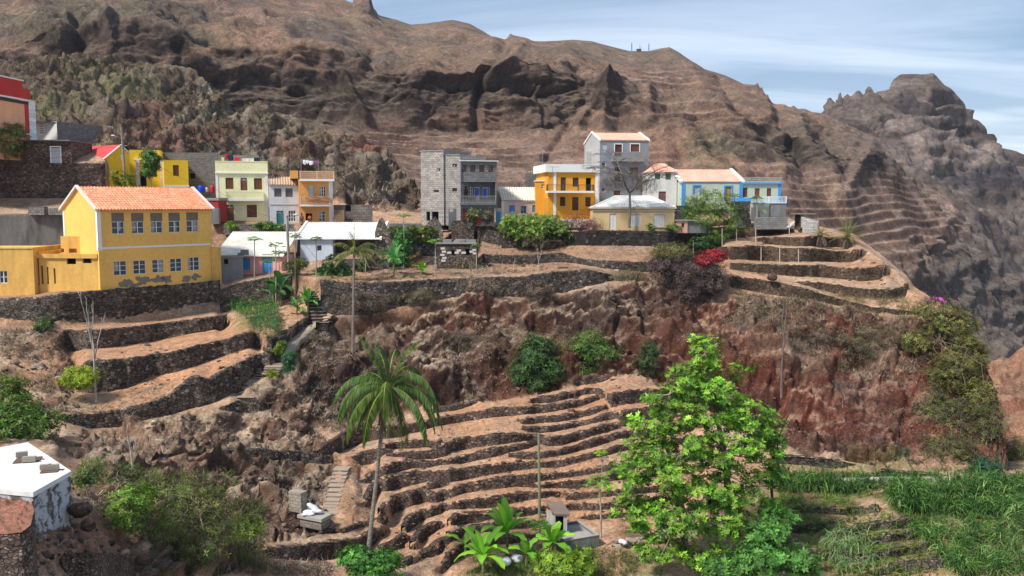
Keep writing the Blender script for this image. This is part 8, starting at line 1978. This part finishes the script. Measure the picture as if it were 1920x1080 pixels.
# --- grasses and scrub that nobody could count
def pts_in(poly, n):
    a = np.array(poly, float); out = []
    while sum(len(o) for o in out) < n:
        x = rng.uniform(a[:, 0].min(), a[:, 0].max(), n); y = rng.uniform(a[:, 1].min(), a[:, 1].max(), n); k = inpoly(x, y, poly); out.append(np.stack([x[k], y[k]], 1))
    return np.concatenate(out)[:n]
def tufts(zones, name, blades, mat=DRYL, kind='stuff', droop=.6):
    q = []
    for poly, n, L, W, cols, up in zones:
        xy = pts_in(poly, n)
        keep = fbm(np.stack([xy[:, 0] / 38, xy[:, 1] / 22, 0 * xy[:, 0]], -1), 2, len(q) + 3) > -.35
        xy = xy[keep]
        B = G2(xy[:, 0], xy[:, 1]); B = np.repeat(B, blades, 0) + rng.normal(0, L * .22, (len(B) * blades, 3)) * [1, 1, .3]
        D = rng.normal(0, 1, (len(B), 3)); D[:, 2] = np.abs(D[:, 2]) * up + .25; D[:, 1] -= .25
        c = np.repeat(palette(len(xy), cols, .25), blades, 0)
        q.append(strips(B, D, L * rng.uniform(.5, 1.3, len(B)), W, c * rng.uniform(.7, 1.3, (len(B), 1)), droop, 2, .2))
    V, F, C = cat(q); o = arr_obj(name, V, F, np.clip(C, 0, .9), mat, None, (0, 0, 0)); return tag(o, kind=kind)
STR = [(.36,.28,.20),(.28,.21,.15),(.42,.34,.26)]; BRN = [(.16,.115,.085),(.11,.08,.06),(.21,.16,.12)]; OLV = [(.14,.13,.06),(.17,.16,.08),(.10,.10,.045)]
tufts([([(300,775),(420,775),(520,700),(600,745),(640,800),(600,845),(400,845),(250,850),(180,815)], 900, .55, .035, STR + BRN, 1),
 ([(530,860),(620,880),(600,960),(540,980),(480,900)], 260, .45, .03, STR, 1),
 ([(0,620),(110,620),(140,690),(100,740),(160,800),(60,720),(0,700)], 800, .6, .035, BRN + STR, 1),
 ([(100,745),(350,720),(330,745),(180,775),(100,775)], 300, .35, .03, STR, 1),
 ([(560,640),(640,600),(700,640),(700,720),(640,800),(600,800),(560,720)], 650, .55, .03, BRN + STR, 1),
 ([(760,600),(1000,570),(1080,600),(1060,640),(900,650),(860,735),(820,700)], 700, .40, .028, STR + BRN, 1),
 ([(830,640),(960,600),(960,720),(860,745)], 260, .45, .028, STR, 1),
 ([(1370,545),(1500,570),(1700,592),(1790,620),(1700,720),(1600,690),(1520,660),(1430,640),(1380,620)], 2200, .55, .035, OLV + BRN + STR, 1),
 ([(1370,520),(1500,540),(1600,565),(1480,575),(1380,550)], 500, .5, .03, OLV + STR, 1.5),
 ([(1540,545),(1700,560),(1704,590),(1640,580),(1560,552)], 360, .6, .03, [(.34,.26,.15),(.22,.18,.09)], 1.8),
 ([(1450,500),(1368,500),(1400,515),(1460,515)], 160, .45, .03, OLV, 1.2),
 ([(1700,700),(1850,640),(1870,850),(1780,880),(1720,840)], 700, .5, .035, BRN + OLV, 1),
 ([(1400,640),(1700,720),(1700,860),(1500,820)], 380, .45, .03, BRN, 1),
 ([(500,1050),(620,1055),(620,1078),(430,1078)], 260, .5, .03, STR + BRN, 1),
 ([(150,880),(230,900),(220,980),(150,960)], 200, .45, .03, STR, 1),
 ([(740,440),(1050,440),(1050,500),(900,504),(740,508)], 500, .45, .03, BRN + OLV, 1),
 ([(600,500),(740,500),(900,508),(900,520),(610,526)], 260, .4, .03, BRN + OLV, 1),
 ([(620,520),(1000,508),(1000,515),(620,527)], 300, .35, .03, STR, .8)], 'dry_scrub', 9)
tufts([([(0,120),(150,100),(380,150),(700,280),(600,370),(400,340),(100,255),(0,190)], 3200, .9, .10, BRN + OLV + [(.07,.06,.05)], .8),
 ([(620,300),(780,350),(790,395),(640,400)], 700, .8, .08, STR + BRN, .8)], 'hill_scrub', 8)
tufts([([(215,930),(300,890),(420,890),(500,960),(500,1078),(330,1078),(260,1000)], 1500, .75, .045, OLV + BRN + [(.10,.18,.03)], 1.5),
 ([(140,870),(300,890),(260,960),(180,930)], 300, .6, .04, OLV + [(.10,.2,.03)], 1.2)], 'bank_undergrowth', 10)
bush('bank_bush', 'green leafed bush among the dry undergrowth upper left by the gully', [(240,950,28,40,40,1.2),(262,930,20,24,41,1)], 700, .20, .07, [(.12,.24,.02),(.16,.28,.03),(.1,.14,.03)], clump=.25)
bush('bank_bush', 'large mottled green bush in the middle of the lower left undergrowth', [(350,920,50,26,46,1.5),(400,950,50,34,45,1.5),(310,980,44,40,42,1.4),(380,1020,50,34,43,1.4)], 1700, .22, .06, [(.10,.14,.03),(.13,.12,.05),(.16,.14,.08),(.14,.20,.035)], clump=.3)
bush('bank_bush', 'yellow green bush at the right end of the lower left undergrowth', [(465,985,26,16,46,1)], 420, .2, .07, [(.2,.26,.04),(.14,.19,.04)], clump=.22)
bush('bank_bush', 'small green bush beside the white cistern roof', [(168,890,18,14,41,.9)], 330, .2, .06, [(.12,.22,.03),(.1,.12,.04)], clump=.22)
# reeds on the little plot, sugar cane, weeds
def reeds(zones, name, mat=LEAF):
    q = []
    for poly, n, h, L, W, cols, bl in zones:
        xy = pts_in(poly, n); B = G2(xy[:, 0], xy[:, 1]); hh = h * rng.uniform(.4, 1.1, (n, 1))
        q.append(strips(B - [0, 0, .1], np.tile([0, 0, 1.0], (n, 1)) + rng.normal(0, .12, (n, 3)), hh[:, 0], .045, palette(n, [(.13,.16,.05)], .2), .1, 2, .6))
        Bb = np.repeat(B, bl, 0); t = rng.uniform(.25, 1, (len(Bb), 1)); Bb = Bb + np.array([0, 0, 1.0]) * np.repeat(hh, bl, 0) * t
        D = rng.normal(0, 1, (len(Bb), 3)); D[:, 2] = np.abs(D[:, 2]) * .8 + .7
        c = np.repeat(palette(n, cols, .2), bl, 0) * rng.uniform(.7, 1.35, (len(Bb), 1))
        q.append(strips(Bb, D, L * rng.uniform(.6, 1.2, len(Bb)), W, c, 1.7, 4, .15))
    V, F, C = cat(q); o = arr_obj(name, V, F, np.clip(C, 0, .8), mat, None, (0, 0, 0)); return tag(o, kind='stuff')
CN = [(.022,.085,.014),(.05,.14,.02),(.09,.20,.03),(.20,.32,.09)]; CN2 = [(.12,.19,.02),(.17,.25,.03),(.08,.14,.02)]
reeds([([(1640,905),(1930,905),(1930,985),(1680,960)], 640, 1.15, 1.0, .06, CN, 10), ([(1455,905),(1640,908),(1640,925),(1455,925)], 240, 1.3, 1.0, .05, CN, 10),
 ([(1690,985),(1930,985),(1930,1085),(1800,1085)], 300, .9, 1.0, .05, CN, 10), ([(1440,930),(1700,930),(1760,1085),(1560,1085)], 280, .5, .65, .035, CN2, 8), ([(1540,1000),(1640,1000),(1640,1085),(1560,1085)], 60, .8, .9, .05, [(.2,.3,.12),(.14,.24,.08)], 10)], 'sugar_cane')
reeds([([(885,1050),(1120,1035),(1120,1085),(880,1085)], 170, .5, .8, .035, CN2 + CN, 10), ([(1100,1000 + 30),(1200,1040),(1190,1085),(1100,1085)], 90, .4, .7, .03, [(.13,.13,.04),(.10,.14,.04)], 9)], 'tall_grass')
reeds([([(430,578),(520,572),(525,600),(450,602)], 150, 1.1, .55, .06, [(.05,.16,.03),(.08,.22,.04),(.06,.19,.03)], 10), ([(470,600),(520,596),(520,625),(480,628)], 80, .9, .6, .06, [(.05,.15,.04),(.10,.20,.08)], 10)], 'maize_patch')
tufts([([(1440,925),(1930,985),(1930,1085),(1400,1085)], 2400, .22, .05, [(.10,.15,.02),(.14,.17,.03),(.08,.10,.03)], 1.2), ([(600,536),(720,534),(720,542),(600,545)], 220, .25, .05, [(.14,.17,.03)], 1), ([(478,600),(540,590),(530,640),(500,640)], 200, .25, .05, [(.12,.18,.03)], 1)], 'grass', 7, LEAF)
tufts([([(640,860),(720,800),(820,750),(1000,740),(1110,725),(1230,750),(1240,960),(1000,1000),(880,1010),(800,1060),(690,1070),(640,960)], 2600, .22, .035, [(.50,.40,.28),(.42,.32,.22),(.55,.47,.36)], .25),
 ([(150,640),(420,600),(470,650),(480,690),(300,740),(170,745)], 500, .22, .035, [(.50,.40,.28),(.42,.32,.22)], .25),
 ([(1340,450),(1600,450),(1690,540),(1700,550),(1500,520),(1360,500)], 420, .25, .04, [(.50,.38,.24),(.42,.30,.20)], .3),
 ([(620,505),(1000,500),(1010,515),(620,526)], 300, .25, .04, [(.45,.36,.26)], .3)], 'straw_litter', 4)
tufts([([(650,860),(720,800),(820,750),(1000,740),(1110,725),(1230,750),(1240,960),(1000,1000),(880,1010),(800,1060),(690,1070)], 420, .28, .03, STR + OLV + [(.12,.16,.03)], 1),
 ([(130,620),(420,600),(470,650),(500,690),(300,760),(120,790)], 200, .3, .03, STR + OLV, 1), ([(1340,450),(1690,450),(1690,560),(1360,520)], 200, .32, .035, STR + OLV, 1)], 'dry_weeds', 7)
def stones(zones, name):
    q = []; cube = np.array([[x, y, z] for z in (-1, 1) for x, y in ((-1, -1), (1, -1), (1, 1), (-1, 1))], float); fc = np.array([[3, 2, 1, 0], [4, 5, 6, 7], [0, 1, 5, 4], [1, 2, 6, 5], [2, 3, 7, 6], [3, 0, 4, 7]])
    for poly, n, s, cols in zones:
        xy = pts_in(poly, n); B = G2(xy[:, 0], xy[:, 1]); S = s * rng.lognormal(0, .45, (n, 1, 1)); a = rng.uniform(0, 6.28, n)
        v = cube[None] * (1 + rng.uniform(-.35, .25, (n, 8, 3))) * [1, .75, .55] * S; c_, s_ = np.cos(a)[:, None], np.sin(a)[:, None]
        v = np.stack([v[..., 0] * c_ - v[..., 1] * s_, v[..., 0] * s_ + v[..., 1] * c_, v[..., 2]], -1) + B[:, None]
        q.append((v.reshape(-1, 3), (fc[None] + 8 * np.arange(n)[:, None, None]).reshape(-1, 4), np.repeat(palette(n, cols, .25), 8, 0)))
    V, F, C = cat(q); return tag(arr_obj(name, V, F, C, GM, None, (0, 0, 0)), kind='stuff')
_dk = [(.10,.07,.055),(.07,.05,.042),(.15,.11,.085)]; _lt = [(.30,.24,.19),(.22,.17,.13)]
stones([([(180,790),(420,770),(540,700),(600,740),(640,860),(620,1000),(500,1000),(430,880)], 300, .10, _dk + _lt), ([(60,880),(240,930),(260,1080),(0,1080)], 260, .09, _dk + _lt), ([(560,620),(1000,560),(1300,560),(1800,620),(1860,870),(1600,860),(1300,740),(1000,730),(700,790)], 380, .09, _dk + [(.14,.07,.05)]),
 ([(640,860),(720,800),(820,750),(1000,740),(1230,750),(1240,960),(1000,1000),(690,1070)], 420, .07, _dk + _lt), ([(1340,450),(1600,450),(1690,545),(1500,520)], 120, .09, _dk), ([(150,640),(470,650),(480,690),(170,745)], 140, .09, _dk + _lt), ([(600,500),(1300,490),(1250,520),(620,525)], 140, .12, _dk + _lt),
 ([(0,620),(110,620),(160,740),(160,860),(0,700)], 160, .12, _dk + _lt)], 'rubble')
tufts([([(90,930),(240,930),(260,1078),(80,1078)], 260, .3, .02, BRN + STR, 1)], 'dry_weeds', 9)
# twiggy crown of the flat topped bare tree
_t = [o for o in bpy.data.objects if o.get('label', '').startswith('leafless grey tree')][0]
for blobs, n in (([(1180,342,50,22,97.8,2.2),(1145,350,26,14,97.8,1.2),(1215,352,26,16,97.8,1.2)], 5200),):
    bl = blob_px(blobs); w_ = np.array([r[0] * r[2] for c, r in bl]); bi = rng.choice(len(bl), n, p=w_ / w_.sum()); dd = unit(rng.normal(0, 1, (n, 3))); C0 = np.array([bl[i][0] for i in bi]); R0 = np.array([bl[i][1] for i in bi])
    B = C0 + dd * R0 * rng.uniform(.2, 1, (n, 1)) ** .5; D = unit(B - np.array(P(1180, 385, 97.8))) + rng.normal(0, .45, (n, 3))
    V, F, C = strips(B, D, rng.uniform(.25, .6, n), .022, palette(n, [(.15,.125,.11),(.10,.085,.08),(.22,.19,.16)], .2), -.1, 2, .4); arr_obj('twigs', V, F, C, DRYL, _t)
# branch heap and stones
def heap(label, x, y, rx, n, L, cols, name='branch_heap'):
    q = []; d = D_(x, y, .3); c = P(x, y, d); B = c + rng.normal(0, 1, (n, 3)) * [rx * d / F_PX, .5, .22]; D = rng.normal(0, 1, (n, 3)) * [1, 1, .35]
    V, F, C = strips(B, D, L * rng.uniform(.3, 1, n), .07, palette(n, cols, .2), .1, 1, .5); tag(arr_obj(name, V, F, C, DRYL, None, c), label, 'heap', 'heaps of dead branches')
heap('pale heap of dead branches on the shelf right of the roofless house', 935, 508, 34, 260, 1.8, STR)
heap('reddish heap of dead leaves and sticks behind the white cistern', 195, 905, 28, 220, 1.2, [(.25,.15,.11),(.2,.11,.08)])
st_m = ST['f']
gst = 'boulders on the slopes'
rocks = [(150,955,18,12,'boulder below the corner of the white cistern',33.5),(165,985,12,9,'smaller boulder next to the big one under the cistern',33),(1448,520,8,6,'round dark boulder on the promontory path',86.2),(300,950,10,8,'dark boulder in the gully undergrowth',44),(560,800,16,9,'brown boulder under the broken hillside path',67),(520,820,14,10,'brown boulder in the gully left of the path bend',65.5),(455,945,16,10,'reddish boulder above the lower left undergrowth',55),(520,935,20,14,'reddish boulder left of the sacks plinth',57),(545,985,22,8,'low brown boulder below the sacks plinth',54),(270,1050,14,8,'black slab stone in the soil at the bottom left',36)]
for i, (x, y, rx, ry, lb, d) in enumerate(rocks):
    k = d / F_PX; V = []; mb = MB(); mb.blob((0, 0, 0), (1, 1, 1), 22, 14); V = np.array(mb.v); nn = 1 + fbm(V * 1.1 + i * 7, 5, i, ridged=True) * .22; V = V * nn[:, None]
    c = P(x, y, d); V = V * [rx * k, rx * k * .9, ry * k * 1.1] + c; F4 = np.array([f for f in mb.f])
    C = np.tile(np.array([.10, .06, .048]) if i != 11 else np.array([.03, .028, .028]), (len(V), 1)) * (1 + fbm(V, 3, 9)[:, None] * .3)
    tag(arr_obj('boulder', V, F4, C, GM, None, c), lb, 'boulder', gst)
# ------------------------------------------------------------------ light, sky, camera
SUN_AZ, SUN_EL = R(-126), R(50)     # azimuth measured clockwise from +Y
w = bpy.data.worlds.new('World'); sc.world = w; w.use_nodes = True
nt = w.node_tree; nt.nodes.clear()
out = nt.nodes.new('ShaderNodeOutputWorld'); bg = nt.nodes.new('ShaderNodeBackground')
sky = nt.nodes.new('ShaderNodeTexSky'); sky.sky_type = 'NISHITA'; sky.sun_disc = False
sky.sun_elevation = SUN_EL; sky.sun_rotation = SUN_AZ; sky.altitude = 300; sky.air_density = 1.0; sky.dust_density = .6; sky.ozone_density = 1.5
tc = nt.nodes.new('ShaderNodeTexCoord'); sx = nt.nodes.new('ShaderNodeSeparateXYZ'); nt.links.new(tc.outputs['Generated'], sx.inputs[0])
ad = nt.nodes.new('ShaderNodeMath'); ad.operation = 'MAXIMUM'; nt.links.new(sx.outputs[2], ad.inputs[0]); ad.inputs[1].default_value = 0.0
ad2 = nt.nodes.new('ShaderNodeMath'); ad2.operation = 'ADD'; nt.links.new(ad.outputs[0], ad2.inputs[0]); ad2.inputs[1].default_value = .10
dx = nt.nodes.new('ShaderNodeMath'); dx.operation = 'DIVIDE'; nt.links.new(sx.outputs[0], dx.inputs[0]); nt.links.new(ad2.outputs[0], dx.inputs[1])
dy = nt.nodes.new('ShaderNodeMath'); dy.operation = 'DIVIDE'; nt.links.new(sx.outputs[1], dy.inputs[0]); nt.links.new(ad2.outputs[0], dy.inputs[1])
cb = nt.nodes.new('ShaderNodeCombineXYZ'); nt.links.new(dx.outputs[0], cb.inputs[0]); nt.links.new(dy.outputs[0], cb.inputs[1])
mp = nt.nodes.new('ShaderNodeMapping'); nt.links.new(cb.outputs[0], mp.inputs[0]); mp.inputs['Scale'].default_value = (.42, 1.15, 1); mp.inputs['Rotation'].default_value = (0, 0, .12); mp.inputs['Location'].default_value = (3.1, 1.7, 0)
c1 = noise(nt, mp.outputs[0], 1.25, 7, .52, .6)
c2 = ramp(nt, c1, [(.38, .0), (.52, .5), (.70, 1.0)])
hz = ramp(nt, sx.outputs[2], [(0, .35), (.22, 0)])
am = nt.nodes.new('ShaderNodeMath'); am.operation = 'ADD'; am.use_clamp = True; nt.links.new(c2, am.inputs[0]); nt.links.new(hz, am.inputs[1])
skm = mixc(nt, (.72, 1.05, 1.62), (2.1, 2.4, 2.8), am.outputs[0])
skm = mixc(nt, skm, sky.outputs[0], .12)
nt.links.new(skm, bg.inputs[0]); bg.inputs[1].default_value = SKYS
nt.links.new(bg.outputs[0], out.inputs[0])
hb = MB(); hb.box(-720, 720, -90, 780, -61.5, 175)
ho = hb.build('haze', [], base=(0, 0, 0)); hm = bpy.data.materials.new('haze'); hm.use_nodes = True; hn = hm.node_tree; hn.nodes.clear()
vo_ = hn.nodes.new('ShaderNodeVolumePrincipled'); vo_.inputs['Color'].default_value = (.78, .86, 1, 1); vo_.inputs['Density'].default_value = .00010; vo_.inputs['Anisotropy'].default_value = .2
ho_ = hn.nodes.new('ShaderNodeOutputMaterial'); hn.links.new(vo_.outputs[0], ho_.inputs['Volume']); ho.data.materials.append(hm); tag(ho, kind='stuff')
su = bpy.data.lights.new('sun', 'SUN'); su.energy = SUNE; su.angle = R(SUNA); su.color = (1, .95, .87)
so = bpy.data.objects.new('sun', su); COL.objects.link(so)
dirv = Vector((math.sin(SUN_AZ) * math.cos(SUN_EL), math.cos(SUN_AZ) * math.cos(SUN_EL), math.sin(SUN_EL)))
so.rotation_euler = dirv.to_track_quat('Z', 'Y').to_euler(); so.location = (-30, 20, 120)
cam = bpy.data.cameras.new('camera'); co_ = bpy.data.objects.new('camera', cam); COL.objects.link(co_)
co_.location = (0, 0, CAMZ); co_.rotation_euler = (R(90) - PITCH, 0, 0)
cam.sensor_width = 36; cam.lens = F_PX / 1920 * 36; cam.clip_end = 9000; cam.clip_start = .5
sc.camera = co_
sc.view_settings.view_transform = 'Standard'; sc.view_settings.look = 'None'; sc.view_settings.gamma = 1
sc.view_settings.exposure = EXPO
sc.render.engine = 'CYCLES'; sc.cycles.use_denoising = True; sc.cycles.max_bounces = 6; sc.cycles.transparent_max_bounces = 6
